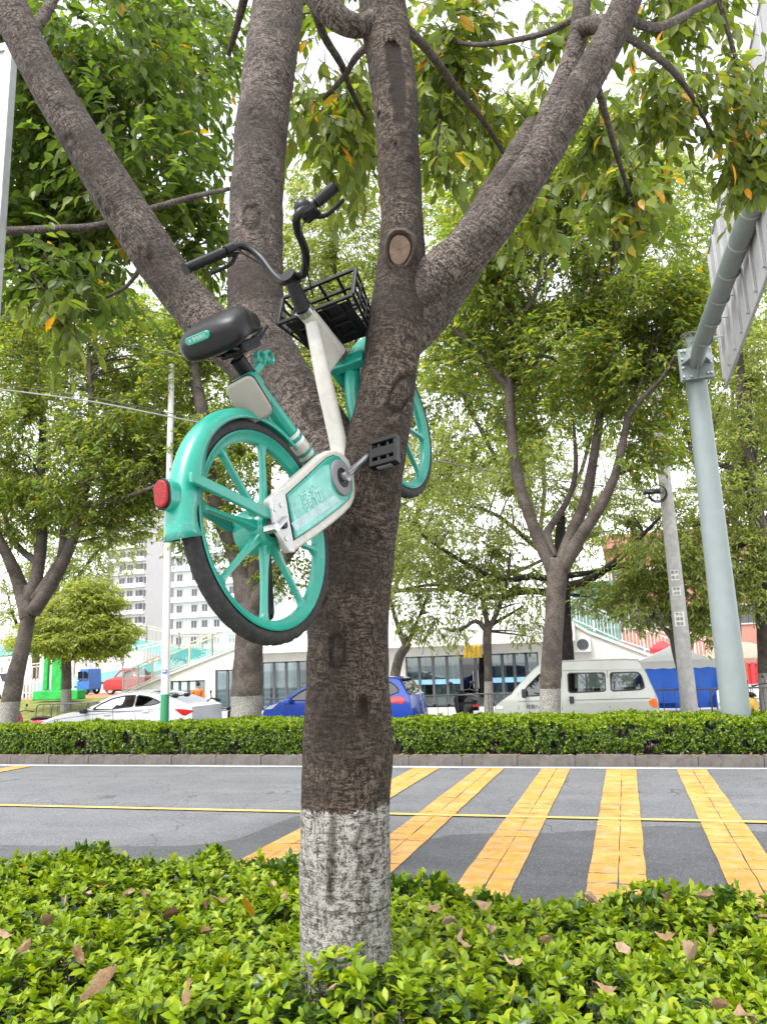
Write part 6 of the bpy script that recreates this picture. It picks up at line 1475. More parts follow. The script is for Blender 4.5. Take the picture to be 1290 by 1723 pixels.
    q = MB(); xs = [p[0] for p in out]; q.box2((min(xs)+.3, .12, .18), (max(xs)-.25, Wd-.12, .5)); q.build('floor_pan', M['trim'], o)
    if seats:
        sm = None
        for sx in seats if isinstance(seats, (list, tuple)) else (-.2, .8):
            for sy in (.28, Wd-.28-.46):
                q = MB(); q.box2((sx, sy, .5), (sx+.5, sy+.46, .68)); q.bar((sx+.48, sy+.23, .6), (sx+.62, sy+.23, 1.10), .44, .12, (1, 0, 0)); q.box2((sx+.60, sy+.11, 1.10), (sx+.68, sy+.35, 1.28)); q.build('car_seat', M['trim'], o, bevel=.03)
    return o
def locpx(px, py, Y, org): p = atY(px, py, Y); return (p[0]-org[0], p[2]-org[2])
# grey van
vY = 18.5; vo = (-1.1, vY, .0)
L_ = lambda zx, zy: locpx(830+zx*.2209, 1095+zy*.2207, vY, vo)
van_out = [L_(8, 470), L_(12, 425), L_(60, 385), L_(140, 330), L_(155, 305), L_(225, 225), L_(300, 148), L_(345, 112), L_(420, 92), L_(700, 78), L_(1000, 72), L_(1090, 76), L_(1112, 92), L_(1145, 150), L_(1200, 275), L_(1245, 385), L_(1252, 450)]
zb = .22; van_out += [(van_out[-1][0]-.01, .45), (van_out[-1][0]-.05, zb), (van_out[0][0]+.06, zb), (van_out[0][0]-.02, .45)]
vw = [[L_(212, 345), L_(250, 275), L_(345, 178), L_(485, 172), L_(488, 328), L_(300, 345)], [L_(560, 172), L_(845, 168), L_(852, 308), L_(570, 320)], [L_(885, 168), L_(1095, 162), L_(1125, 190), L_(1150, 285), L_(1110, 298), L_(895, 308)]]
van = car('van', 'small silver grey minivan parked facing left behind the pale vase shaped tree', 'van', vo, 1.6, van_out, (3, 4, 5, 12, 13), vw, (van_out[0][0]+.62, van_out[-6][0]-.62 if False else 1.05), M['van_paint'], .92, .12, M['car_glass'],
    doors=[[L_(187, 320), L_(190, 450)], [L_(515, 160), L_(520, 450)], [L_(862, 152), L_(885, 440)], [L_(560, 378), L_(1190, 362)], [L_(190, 385), L_(500, 380)]],
    lamps=[('tail_light', [L_(1178, 385), L_(1205, 362), L_(1238, 360), L_(1250, 430), L_(1210, 432), L_(1185, 405)], M['tail_orange'], 0), ('headlight', [L_(15, 445), L_(25, 420), L_(72, 428), L_(70, 450)], M['lamp_clear'], 0)], seats=(-1.0, .15, .9))
q = MB(); a_ = L_(575, 348); b_ = L_(612, 402); q.box2((a_[0], .0, b_[1]), (b_[0], .03, a_[1])); hdl = q.build('door_handle', M['trim'], van, bevel=.01)
q = MB(); p = L_(235, 330); q.box((p[0], -.10, p[1]+.02), (.10, .16, .20)); q.build('mirror', M['trim'], van, bevel=.03)
p = L_(292, 428); put_text('核载7人', .105, M['ink'], van, (p[0]+.05, .012, p[1]+.0), (1, 0, 0), (0, 0, 1), .001)
q = MB(); a_, b_ = L_(350, 148), L_(1140, 143); q.bar((a_[0], .115, a_[1]), (b_[0], .115, b_[1]), .02, .015); q.build('roof_gutter', M['van_paint'], van)
q = MB(); q.bar((L_(705, 250)[0], .06, L_(705, 170)[1]), (L_(705, 250)[0], .045, L_(705, 315)[1]), .025); q.build('window_divider', M['trim'], van)
# white saloon
sY = 17.6; so_ = (-12.4, sY, .0)
L_ = lambda zx, zy: locpx(60+zx*.3023, 1130+zy*.3025, sY, so_)
sed = [L_(20, 300), L_(40, 280), L_(70, 262), L_(140, 240), L_(220, 222), L_(290, 205), L_(330, 175), L_(390, 142), L_(450, 124), L_(530, 116), L_(610, 118), L_(680, 130), L_(756, 158), L_(826, 182), L_(866, 196)]
sed += [(sed[-1][0]+.0, sed[-1][1]-.12), (sed[-1][0]+.02, .55), (sed[-1][0]-.02, .25), (sed[0][0]+.05, .22), (sed[0][0]-.03, .40)]
sw = [[L_(312, 212), L_(352, 180), L_(408, 152), L_(470, 137), L_(535, 133), L_(538, 196), L_(420, 208)], [L_(546, 195), L_(544, 133), L_(610, 142), L_(665, 162), L_(685, 175), L_(640, 188)]]
sd_ = car('car', 'white saloon car parked facing left behind the lamp post and hedge', 'car', so_, 1.58, sed, (5, 6, 7, 10, 11, 12), sw, (sed[0][0]+.82, sed[14][0]-.92), M['car_white'], .96, .22, M['car_glass_dark'], .31,
    doors=[[L_(425, 212), L_(430, 300)], [L_(540, 200), L_(560, 300)], [L_(690, 180), L_(640, 300)], [L_(60, 275), L_(300, 240), L_(700, 205)]],
    lamps=[('tail_light', [L_(768, 210), L_(800, 207), L_(868, 214), L_(872, 224), L_(830, 246), L_(815, 244)], M['tail_red'], 0), ('headlight', [L_(40, 285), L_(75, 268), L_(120, 262), L_(60, 285)], M['lamp_clear'], 0)], seats=(-.5, .45))
q = MB(); p = L_(278, 224); q.box((p[0], -.08, p[1]+.02), (.14, .18, .12)); q.build('mirror', M['trim'], sd_, bevel=.03)
p = L_(868, 232)
q = MB(); q.box((p[0]+.045, .79, p[1]-.34), (.03, 1.2, .10)); q.build('bumper_trim', M['trim'], sd_, bevel=.01)
for zx, zy in ((395, 240), (610, 222)): q = MB(); p = L_(zx, zy); q.box((p[0], .01, p[1]), (.2, .03, .03)); q.build('door_handle', M['car_white'], sd_, bevel=.008)
# blue hatchback, mostly behind the big trunk
uY = 18.6; uo = (-7.2, uY, .0)
L_ = lambda zx, zy: locpx(430+zx*.3798, 1030+zy*.3797, uY, uo)
suv = [L_(28, 455), L_(38, 425), L_(60, 408), L_(110, 395), L_(140, 372), L_(185, 345), L_(230, 318), L_(300, 298), L_(420, 292), L_(560, 292), L_(610, 296), L_(628, 303), L_(648, 334), L_(664, 360), L_(676, 370)]
suv += [(suv[-1][0]+.04, .78), (suv[-1][0]+.08, .5), (suv[-1][0]+.03, .25), (suv[0][0]+.05, .22), (suv[0][0]-.04, .45)]
uw = [[L_(140, 392), L_(188, 355), L_(240, 327), L_(330, 312), L_(335, 392)], [L_(345, 392), L_(342, 312), L_(470, 310), L_(472, 388)], [L_(484, 388), L_(482, 310), L_(585, 309), L_(618, 330), L_(632, 354), L_(580, 374)]]
su = car('car', 'bright blue hatchback parked facing left, half hidden by the big trunk', 'car', uo, 1.58, suv, (4, 5, 6, 11, 12, 13), uw, (suv[0][0]+.72, suv[14][0]-.72), M['car_blue'], .98, .16, M['car_glass_dark'], .31,
    doors=[[L_(130, 400), L_(135, 460)], [L_(340, 395), L_(345, 460)]], lamps=[('tail_light', [L_(585, 385), L_(605, 372), L_(650, 376), L_(664, 392), L_(650, 408), L_(590, 402)], M['tail_red'], 0), ('headlight', [L_(36, 432), L_(60, 415), L_(100, 404), L_(70, 430)], M['lamp_clear'], 0)], seats=(-.6, .3))
q = MB(); p = L_(150, 398); q.box((p[0], -.08, p[1]+.01), (.14, .17, .13)); q.build('mirror', M['car_blue'], su, bevel=.03)
q = MB(); p0, p1 = suv[11], suv[13]; q.bar((p0[0]+.04, .30, p0[1]+.03), (p0[0]+.04, 1.28, p0[1]+.03), .12, .03); q.build('roof_spoiler', M['trim'], su, bevel=.01)
# red car on the terrace, blue three-wheeler and a white car at the far left
def plain_car(label, px0, px1, Y, z0, h, paint, name='car', face=-1):
    x0, x1 = atY(px0, 1150, Y)[0], atY(px1, 1150, Y)[0]; L = x1-x0; oo = ((x0+x1)/2, Y, z0)
    P = [(-.5, .28), (-.49, .5), (-.40, .60), (-.24, .66), (-.10, .95), (.0, 1.0), (.22, .98), (.36, .72), (.47, .66), (.50, .45), (.49, .2), (-.48, .18)]
    P = [((x*L if face < 0 else -x*L), z*h) for x, z in P]
    if face > 0: P = P[::-1]
    wdw = [[(-.20*L, .68*h), (-.08*L, .91*h), (.03*L, .94*h), (.04*L, .68*h)], [(.06*L, .68*h), (.05*L, .94*h), (.20*L, .92*h), (.30*L, .69*h)]]
    if face > 0: wdw = [[(-x, z) for x, z in w_][::-1] for w_ in wdw]
    return car(name, label, 'car', oo, 1.7, P, (3, 6) if face < 0 else (4, 7), wdw, (-.31*L, .31*L), paint, .64*h, .18, M['car_glass_dark'], .28, lamps=[('tail_light', [((.44*L)*-face, .50*h), ((.49*L)*-face, .50*h), ((.48*L)*-face, .62*h), ((.43*L)*-face, .62*h)], M['tail_red'], 0)], seats=False)
plain_car('red car on the terrace behind the roof of the white saloon', 173, 236, 39.0, .66, 1.45, M['car_red'])
plain_car('white car cut off by the left edge behind the leaning tree', -45, 18, 36.0, .66, 1.45, M['car_white'], face=1)

# ---------------------------------------------------------------- street furniture and small things behind the hedge
M['tent_white'] = mat('white_tent_cloth', (.60, .60, .60), .8, var=.05, scale=3)
M['tent_blue'] = mat('blue_tarpaulin', (.02, .13, .62), .55, var=.15, scale=2.5, bump=.3, bscale=9)
M['green_cloth'] = mat('bright_green_cloth', (.018, .31, .055), .85, var=.3, scale=3, bump=.4, bscale=12)
M['orange'] = mat('orange_plastic', (.62, .17, .02), .55, var=.1)
M['red_cloth'] = mat('red_cloth', (.50, .05, .06), .8, var=.15)
M['tan_cloth'] = mat('tan_cloth', (.40, .31, .24), .8, var=.1)
M['skin'] = mat('skin', (.42, .26, .18), .55); M['hair'] = mat('black_hair', (.012, .010, .010), .6)
M['mask'] = mat('white_mask', (.6, .62, .64), .8); M['navy'] = mat('navy_cloth', (.03, .035, .06), .85, var=.2)
M['yellow'] = mat('yellow_paint_metal', (.62, .36, .02), .4, coat=.3)
M['pink'] = mat('pink_red_plastic', (.45, .03, .07), .35, coat=.3); M['truck_blue'] = mat('blue_truck_paint', (.03, .13, .42), .45)
# pavilion tent
ty = 25.0; a, b = atY(1063, 1112, ty), atY(1214, 1112, ty); tx0, tx1, tz = a[0], b[0], (a[2]+b[2])/2; apx = atY(1150, 1084, ty+1.3); to = ((tx0+tx1)/2, ty+1.4, .02)
t = thing('pavilion_tent', 'white topped pavilion tent with bright blue side walls', 'tent', to)
dpt = 2.8; xm, ym = (tx0+tx1)/2, ty+dpt/2
q = MB(); n = 6; cor = [(tx0, ty), (tx1, ty), (tx1, ty+dpt), (tx0, ty+dpt)]
for k in range(4):
    p, r = np.array(cor[k]), np.array(cor[(k+1) % 4]); V = []
    for i in range(n+1):
        s = i/n
        for j in range(n+1):
            u = j/n; e = p+(r-p)*u; c_ = np.array([xm, ym]); w_ = e+(c_-e)*s; V.append((*w_, tz+(apx[2]-tz)*(s**1.35)-.04*math.sin(math.pi*u)*(1-s)))
    q.add(V, [(i*(n+1)+j, i*(n+1)+j+1, (i+1)*(n+1)+j+1, (i+1)*(n+1)+j) for i in range(n) for j in range(n)])
rf = q.build('roof', M['tent_white'], t, to, smooth=40, merge=.002)
q = MB()
for k in range(4):
    p, r = np.array(cor[k]), np.array(cor[(k+1) % 4]); V = []
    for j in range(13):
        e = p+(r-p)*j/12; V += [(*e, tz+.01), (*e, tz-.20-.03*(j % 2))]
    q.add(V, [(2*j, 2*j+1, 2*j+3, 2*j+2) for j in range(12)])
q.build('valance', M['tent_white'], t, to)
for k in range(4):
    q = MB(); q.box2((cor[k][0]-.03, cor[k][1]-.03, .02), (cor[k][0]+.03, cor[k][1]+.03, tz)); q.build('leg', M['galv'], t, to)
def drape(p, r, z0, z1, m, nm='side_wall', amp=.05, n=40, cut=None):
    V = []; p, r = np.array(p), np.array(r); nn = np.array([-(r-p)[1], (r-p)[0]])/np.linalg.norm(r-p); rows = 8
    for j in range(rows+1):
        for i in range(n+1):
            u = i/n; s = j/rows; o_ = amp*s*(math.sin(u*23)+.6*math.sin(u*41+s*2))+.05*math.sin(s*3.1+u*5)*s
            e = p+(r-p)*u+nn*o_; z = z1+(z0-z1)*s
            if cut and u > .80: z = z1+(z0-z1)*s*(1-.45*(u-.80)/.20*1.2)
            V.append((*e, z))
    q = MB(); q.add(V, [(j*(n+1)+i, j*(n+1)+i+1, (j+1)*(n+1)+i+1, (j+1)*(n+1)+i) for j in range(rows) for i in range(n)]); return q.build(nm, m, t, to, smooth=60)
zb0 = atY(1130, 1183, ty)[2]
drape((tx0, ty+.03), (tx1, ty+.03), max(.1, zb0), tz-.16, M['tent_blue'], cut=True); drape((tx0+.03, ty), (tx0+.03, ty+dpt), .1, tz-.16, M['tent_blue']); drape((tx0, ty+dpt-.03), (tx1, ty+dpt-.03), .1, tz-.16, M['tent_blue'])
# sunshades and stall cloth further right
def parasol(label, px, py, Y, r, h, m, grp=None):
    p = atY(px, py, Y); oo = (p[0], Y, .02); u = thing('parasol', label, 'parasol', oo, grp); q = MB()
    q.lathe([(r, 0), (r*.98, .02), (r*.6, h*.55), (r*.2, h*.92), (0, h)], 8, (p[0], Y, p[2]-h)); q.lathe([(r, .0), (r, -.14)], 8, (p[0], Y, p[2]-h)); q.build('canopy', m, u, oo)
    q = MB(); q.cyl((p[0], Y, .02), (p[0], Y, p[2]), .025, n=10); q.build('pole', M['galv'], u, oo)
    for k in range(8):
        an = 2*math.pi*k/8; q = MB(); q.bar((p[0], Y, p[2]-h*.1), (p[0]+r*.97*math.cos(an), Y+r*.97*math.sin(an), p[2]-h), .015); q.build('rib', M['galv'], u, oo)
parasol('wide tan parasol right of the blue tent behind the sign post', 1246, 1080, 30.0, 1.6, .55, M['tan_cloth'])
parasol('small red parasol showing above the white tent roof', 1112, 1078, 29.0, .42, .28, M['red_cloth'])
rp0, rp1 = atY(1225, 1118, 33), atY(1300, 1150, 33); oo = ((rp0[0]+rp1[0])/2, 33.3, .02)
s = thing('market_stall', 'stall hung with red cloth behind the orange boards at the right', 'market stall', oo)
q = MB(); n = 24; V = []
for i in range(n+1):
    x = rp0[0]+(rp1[0]-rp0[0])*i/n; V += [(x, 33+.06*math.sin(i*1.7), rp0[2]), (x, 33+.10*math.sin(i*1.7+.4), rp1[2])]
q.add(V, [(2*i, 2*i+1, 2*i+3, 2*i+2) for i in range(n)]); q.build('cloth', M['red_cloth'], s, oo, smooth=60)
for x in (rp0[0], (rp0[0]+rp1[0])/2, rp1[0]): q = MB(); q.box2((x-.03, 33.1, .02), (x+.03, 33.16, rp0[2]+.1)); q.build('leg', M['galv'], s, oo)
q = MB(); q.box2((rp0[0], 33.0, rp0[2]-.02), (rp1[0], 34.2, rp0[2]+.05)); q.build('roof', M['red_cloth'], s, oo)
for lb, px0, px1 in (('left one of two orange upright boards beside the sign post', 1249, 1258), ('right one of two orange upright boards near the right edge', 1271, 1284)):
    a, b = atY(px0, 1108, 28), atY(px1, 1145, 28); oo = ((a[0]+b[0])/2, 28, .02); g2 = thing('display_board', lb, 'board', oo, 'orange upright boards')
    q = MB(); q.box2((a[0], 27.96, b[2]), (b[0], 28.04, a[2])); q.build('board', M['orange'], g2, oo, bevel=.03)
    q = MB(); q.bar(((a[0]+b[0])/2, 28.05, .02), ((a[0]+b[0])/2, 28.05, a[2]), .05); q.box2((a[0]-.1, 27.9, .02), (b[0]+.1, 28.3, .06)); q.build('stand', M['trim'], g2, oo)
# crowd barriers: bent tube hoops with bars
def barrier_proto(L=1.75, h=.92):
    r = thing('crowd_barrier', 'x', 'barrier', (0, 0, 0), 'dark tube crowd barriers along the lane'); c = .18
    P = [(0, 0, .0), (0, 0, h-c)]+[(c-c*math.cos(a), 0, h-c+c*math.sin(a)) for a in np.linspace(0, math.pi/2, 6)][1:]+[(L-c+c*math.sin(a), 0, h-c+c*math.cos(a)) for a in np.linspace(0, math.pi/2, 6)]+[(L, 0, 0)]
    q = MB(); q.tube(P, .021, 8); link('frame', q.mesh('frame', M['barrier'], smooth=50), r)
    q = MB(); q.cyl((0, 0, .22), (L, 0, .22), .015, n=6); link('rail', q.mesh('rail', M['barrier'], smooth=50), r)
    q = MB(); q.cyl((0, 0, .22), (0, 0, h), .010, n=6); bm_ = q.mesh('bar', M['barrier'], smooth=50)
    for k in range(1, 6): link('bar', bm_, r, (L*k/6, 0, 0))
    q = MB(); q.box2((-.02, -.22, 0), (.02, .22, .03)); fm = q.mesh('foot', M['barrier'])
    for x in (0, L): link('foot', fm, r, (x, 0, 0))
    return r
M['barrier'] = mat('dark_barrier_paint', (.055, .055, .062), .5)
def dup(root, loc, rz=0.0):
    c = root.copy(); COL.objects.link(c); c.location = Vector([float(v) for v in loc]); c.rotation_euler = (0, 0, rz)
    for ch in root.children:
        d = ch.copy(); COL.objects.link(d); d.parent = c
        for gch in ch.children: e = gch.copy(); COL.objects.link(e); e.parent = d
    return c
bp0 = barrier_proto(); first = True
BL = [('crowd barrier standing just right of the leaning tree at the far left', 62, 21.6), ('crowd barrier in front of the green wrapped block', 88, 21.9), ('crowd barrier in front of the thin stem of the round feathery tree', 102+44, 22.3),
      ('crowd barrier between the black scooter and the blue hatchback', 425, 21.7), ('crowd barrier right behind the rear of the blue hatchback', 702, 21.6), ('crowd barrier between the black motorbike and the slim young tree', 770, 22.0), ('crowd barrier right of the slim young tree before the van', 838, 21.8),
      ('crowd barrier before the blue tent left of the concrete pole', 1096, 22.0), ('crowd barrier at the right end of the blue tent', 1196, 21.9), ('crowd barrier right of the sign post foot', 1243, 22.1)]
for lb, px, Y in BL:
    o = bp0 if first else dup(bp0, (0, 0, 0)); first = False
    p = atY(px, 1180, Y); o.location = (p[0], Y, .02); o.rotation_euler = (0, 0, .06*math.sin(px)); o['label'] = lb
# bright green wrapped block on the bank
gY = 33.0
def gbox(q, px0, py0, px1, py1, Y0, Y1): a, b = atY(px0, py1, Y0), atY(px1, py0, Y0); q.box2((a[0], Y0, a[2]), (b[0], Y1, b[2])); return a, b
ctr_ = atY(92, 1178, gY); oo = (ctr_[0], gY+1, ctr_[2])
g3 = thing('wrapped_block', 'block wrapped in bright green cloth under the round feathery tree', 'wrapped block', oo)
for nm, bx_, dd in (('plinth', (54, 1161, 131, 1179), (-.2, .45)), ('panel', (71, 1100, 82, 1162), (0, .2)), ('panel', (85, 1104, 105, 1163), (.0, .25)), ('finial', (84, 1030, 104, 1060), (.05, .2)), ('mast', (92, 1056, 97, 1106), (.1, .18))):
    q = MB(); gbox(q, *bx_, gY+dd[0], gY+dd[1]); q.build(nm, M['green_cloth'], g3, oo, bevel=.05)
# white fence
fa, fb = atY(30, 1170, 36.5), atY(132, 1170, 36.5); oo = (fa[0], 36.5, .66)
f = thing('fence', 'white picket fence behind the green wrapped block', 'fence', oo)
q = MB(); q.bar((fa[0], 36.5, .95), (fb[0], 36.5, .95), .05); q.bar((fa[0], 36.5, 1.55), (fb[0], 36.5, 1.55), .05); q.build('rail', M['rail_white'], f, oo)
q = MB(); q.box2((-.05, -.03, 0), (.05, .03, 1.0)); q.prism([(-.05, 1.0), (.05, 1.0), (0, 1.08)], -.03, .03, (0, 0, 0), np.array([[1, 0, 0], [0, 0, 1.0], [0, 1, 0]]).T); pm = q.mesh('picket', M['rail_white'])
for k in range(int((fb[0]-fa[0])/.24)): link('picket', pm, f, (.12+.24*k, 0, 0))
# small blue three-wheeler under the bridge
a, b = atY(128, 1164, 40), atY(151, 1140, 40); oo = ((a[0]+b[0])/2, 40.5, .66)
tw = thing('three_wheeler', 'small blue covered three-wheeler parked under the turquoise bridge ramp', 'three-wheeler', oo); L = b[0]-a[0]
q = MB(); q.prism([(a[0], .95), (b[0], .95), (b[0], 1.25), (b[0]-.1, 2.2), (a[0]+.25, 2.2), (a[0]+.05, 1.5)], 40, 41.2, (0, 0, 0), np.array([[1, 0, 0], [0, 0, 1.0], [0, 1, 0]]).T); q.build('body', M['truck_blue'], tw, oo, bevel=.05)
for k in (.12, .55): q = MB(); q.box2((a[0]+L*k, 39.97, 1.5), (a[0]+L*(k+.35), 39.99, 2.05)); q.build('side_window', M['car_glass_dark'], tw, oo)
for x, y in ((a[0]+.25, 40.6), (b[0]-.3, 40.1), (b[0]-.3, 41.1)):
    q = MB(); q.lathe([(.12, 0), (.24, 0), (.26, .03), (.26, .09), (.24, .12), (.12, .12)], 20, (x, y-.06, .92), np.array([[1, 0, 0], [0, 0, 1.0], [0, 1, 0]]).T, closed=True); q.build('wheel', M['rubber'], tw, oo, smooth=40)

# ---------------------------------------------------------------- motor scooters
def scooter(label, px, Y, rz, body, seatm, kind='motor_scooter', cat='scooter', box=False, z0=.02, sc=1.0):
    p = atY(px, 1185, Y); o = thing(kind, label, cat, (p[0], Y, z0), None, rz); o.scale = (sc, sc, sc)
    XZ = np.array([[1, 0, 0], [0, 0, 1.0], [0, 1, 0]]).T
    for x in (-.62, .62):
        q = MB(); q.lathe([(.17, -.05), (.23, -.055), (.25, -.03), (.25, .03), (.23, .055), (.17, .05)], 28, (x, 0, .25), XZ, closed=True); w_ = q.build('wheel', M['rubber'], o, smooth=40)
        q = MB(); q.lathe([(0, -.03), (.05, -.05), (.17, -.03), (.175, .0), (.17, .03), (.05, .05), (0, .03)], 20, (x, 0, .25), XZ); q.build('rim', M['alu'], w_, smooth=40)
    def loft(nm, secs, m, parent=o):
        V = []; k = 10; Fq = []
        for x, z0_, z1_, w_ in secs:
            for j in range(k):
                a = 2*math.pi*j/k; V.append((x, w_/2*math.copysign(abs(math.cos(a))**.7, math.cos(a)), (z0_+z1_)/2+(z1_-z0_)/2*math.copysign(abs(math.sin(a))**.7, math.sin(a))))
        for i in range(len(secs)-1):
            for j in range(k): Fq.append((i*k+j, i*k+(j+1) % k, (i+1)*k+(j+1) % k, (i+1)*k+j))
        Fq += [tuple(range(k))[::-1], tuple(range((len(secs)-1)*k, len(secs)*k))]
        q = MB(); q.add(V, Fq); return q.build(nm, m, parent, smooth=50)
    loft('rear_body', [(.86, .62, .72, .10), (.75, .52, .76, .22), (.45, .42, .76, .30), (.2, .36, .74, .28), (.08, .34, .68, .22)], body)
    loft('floorboard', [(.15, .28, .38, .28), (-.1, .26, .34, .32), (-.36, .26, .36, .30)], M['trim'])
    q = MB(); V = []
    for x, z, w_ in ((-.34, .30, .15), (-.40, .55, .21), (-.46, .78, .22), (-.50, .95, .16)):
        for yy in (-1, -.5, 0, .5, 1): V.append((x-.06*(1-yy*yy), yy*w_, z))
    q.add(V, [(i*5+j, i*5+j+1, (i+1)*5+j+1, (i+1)*5+j) for i in range(3) for j in range(4)]); ls = q.build('leg_shield', body, o, smooth=60); s_ = ls.modifiers.new('thick', 'SOLIDIFY'); s_.thickness = .03
    loft('front_cowl', [(-.64, .78, .90, .10), (-.56, .72, .98, .22), (-.46, .72, 1.02, .24), (-.40, .80, .98, .16)], body)
    loft('front_mudguard', [(-.86, .40, .48, .06), (-.72, .44, .56, .13), (-.55, .42, .56, .13), (-.42, .36, .46, .06)], body)
    q = MB(); q.tube([(-.62, 0, .25), (-.52, 0, .6), (-.44, 0, 1.0)], .035, 10); q.build('fork', M['trim'], o, smooth=50)
    loft('seat', [(.80, .74, .82, .14), (.6, .74, .87, .26), (.35, .74, .86, .28), (.12, .72, .82, .20), (.06, .72, .77, .10)], seatm)
    q = MB(); q.tube(spline([(-.22, -.34, 1.02), (-.36, -.22, 1.06), (-.43, 0, 1.03), (-.36, .22, 1.06), (-.22, .34, 1.02)], .05), .016, 8); hb = q.build('handlebar', M['trim'], o, smooth=60)
    for s2 in (-1, 1):
        q = MB(); q.cyl((-.22, .34*s2, 1.02), (-.12, .40*s2, 1.0), .02, n=10); q.build('grip', M['rubber'], hb, smooth=50)
        q = MB(); q.tube([(-.36, .22*s2, 1.06), (-.38, .28*s2, 1.2)], .008, 6); q.sphere((-.38, .31*s2, 1.24), (.02, .07, .05), 12, 8); q.build('mirror', M['trim'], hb, smooth=60)
    q = MB(); q.sphere((-.62, 0, .84), (.04, .08, .06), 12, 8); q.build('headlight', M['lamp_clear'], o, smooth=60)
    q = MB(); q.box((.88, 0, .68), (.03, .16, .06)); q.build('tail_light', M['tail_red'], o, bevel=.01)
    q = MB(); q.box((.92, 0, .50), (.01, .18, .12)); q.build('number_plate', M['paper'], o)
    if box: q = MB(); q.box((.78, 0, 1.0), (.36, .38, .30)); q.build('top_box', M['trim'], o, bevel=.05)
    q = MB(); q.bar((.1, -.16, .3), (.0, -.3, .01), .025); q.build('side_stand', M['trim'], o)
    return o
scooter('black motor scooter parked between the white saloon and the whitewashed tree', 378, 19.9, math.radians(28), M['black_gl'], M['black_gl'])
scooter('black motorbike with a red tail light before the shop window', 784, 21.3, math.radians(-62), M['black_pl'], M['black_gl'], 'motorbike', 'motorbike')
scooter('grey electric scooter facing the road in front of the concrete pole', 966, 20.9, math.radians(80), M['grey_disc'], M['black_gl'])
bpy.data.objects[-1] if False else None
scooter('yellow motor scooter at the right edge beside the sign post', 1276, 21.4, math.radians(140), M['yellow'], M['black_gl'])
scooter('low pink red scooter by the whitewashed foot of the leaning tree', 52, 19.2, math.radians(5), M['pink'], M['black_gl'], sc=.82, z0=0)

# ---------------------------------------------------------------- person in orange behind the white saloon
pY = 22.5; pp = atY(333, 1180, pY); ph = 1.66
zt_ = atY(333, 1152, pY)[2]; ph = max(1.45, min(1.75, zt_)); print('person height', zt_)
per = thing('person', 'person in an orange work jacket and white mask walking past the white building', 'person', (pp[0], pY, .02), None, math.radians(25))
def skin_body(name, verts, edges, rads, m, parent, root=0, sub=2):
    me = bpy.data.meshes.new(name); me.from_pydata(verts, edges, []); o = link(name, me, parent); me.materials.append(m)
    o.modifiers.new('skin', 'SKIN').use_smooth_shade = True; d = me.skin_vertices[0].data
    for i, r in enumerate(rads): d[i].radius = (r[0], r[1]) if isinstance(r, tuple) else (r, r)
    d[root].use_root = True; s = o.modifiers.new('sub', 'SUBSURF'); s.levels = s.render_levels = sub; return o
k = ph/1.7
def K(v): return tuple(c*k for c in v)
bv = [(0, 0, .95), (0, .0, 1.12), (0, .0, 1.30), (0, 0, 1.42), (0, .01, 1.50), (0, .02, 1.60), (0, .02, 1.69),
      (.09, 0, .90), (.10, .10, .50), (.10, .02, .09), (.10, .14, .03), (-.09, 0, .90), (-.10, -.06, .50), (-.10, -.24, .13), (-.10, -.14, .05),
      (.18, 0, 1.38), (.23, -.06, 1.12), (.22, .08, .92), (.21, .13, .83), (-.18, 0, 1.38), (-.24, .05, 1.12), (-.22, .20, .95), (-.21, .26, .88)]
be = [(0, 1), (1, 2), (2, 3), (3, 4), (4, 5), (5, 6), (0, 7), (7, 8), (8, 9), (9, 10), (0, 11), (11, 12), (12, 13), (13, 14), (3, 15), (15, 16), (16, 17), (17, 18), (3, 19), (19, 20), (20, 21), (21, 22)]
br_ = [(.14, .10), (.13, .10), (.15, .11), (.10, .08), .05, (.075, .09), (.06, .07), .085, .06, .04, .035, .085, .06, .04, .035, .06, .045, .035, .035, .06, .045, .035, .035]
skin_body('body', [K(v) for v in bv], be, [tuple(x*k for x in r) if isinstance(r, tuple) else r*k for r in br_], M['skin'], per)
jv = [0, 1, 2, 3, 15, 16, 17, 19, 20, 21]; mp = {v: i for i, v in enumerate(jv)}
skin_body('jacket', [K(bv[i]) if i != 0 else K((0, 0, .86)) for i in jv], [(mp[a], mp[b]) for a, b in be if a in mp and b in mp], [tuple(x*k*1.14 for x in br_[i]) if isinstance(br_[i], tuple) else br_[i]*k*1.25 for i in jv], M['orange'], per)
tv = [0, 7, 8, 9, 11, 12, 13]; mp = {v: i for i, v in enumerate(tv)}
skin_body('trousers', [K(bv[i]) for i in tv], [(mp[a], mp[b]) for a, b in be if a in mp and b in mp], [tuple(x*k*1.05 for x in br_[i]) if isinstance(br_[i], tuple) else br_[i]*k*1.2 for i in tv], M['navy'], per)
q = MB(); q.sphere(K((0, .0, 1.655)), K((.085, .10, .085)), 18, 12); q.build('hair', M['hair'], per, smooth=80)
q = MB(); q.sphere(K((0, .085, 1.575)), K((.055, .045, .05)), 14, 8); q.build('face_mask', M['mask'], per, smooth=80)
for s2 in (-1, 1): q = MB(); q.sphere(K((.03*s2, .105, 1.628)), K((.012, .008, .008)), 8, 6); q.build('eye', M['hair'], per, smooth=80)
for i, s2 in ((18, 1), (22, -1)):
    c_ = np.array(K(bv[i]))
    for j in range(5): q = MB(); q.tube([c_+K((-.02+.011*j, .0, 0)), c_+K((-.022+.012*j, .01, -.05)), c_+K((-.02+.011*j, .025, -.085+.01*abs(j-2)))], .007*k, 6); q.build('finger', M['skin'], per, smooth=60)

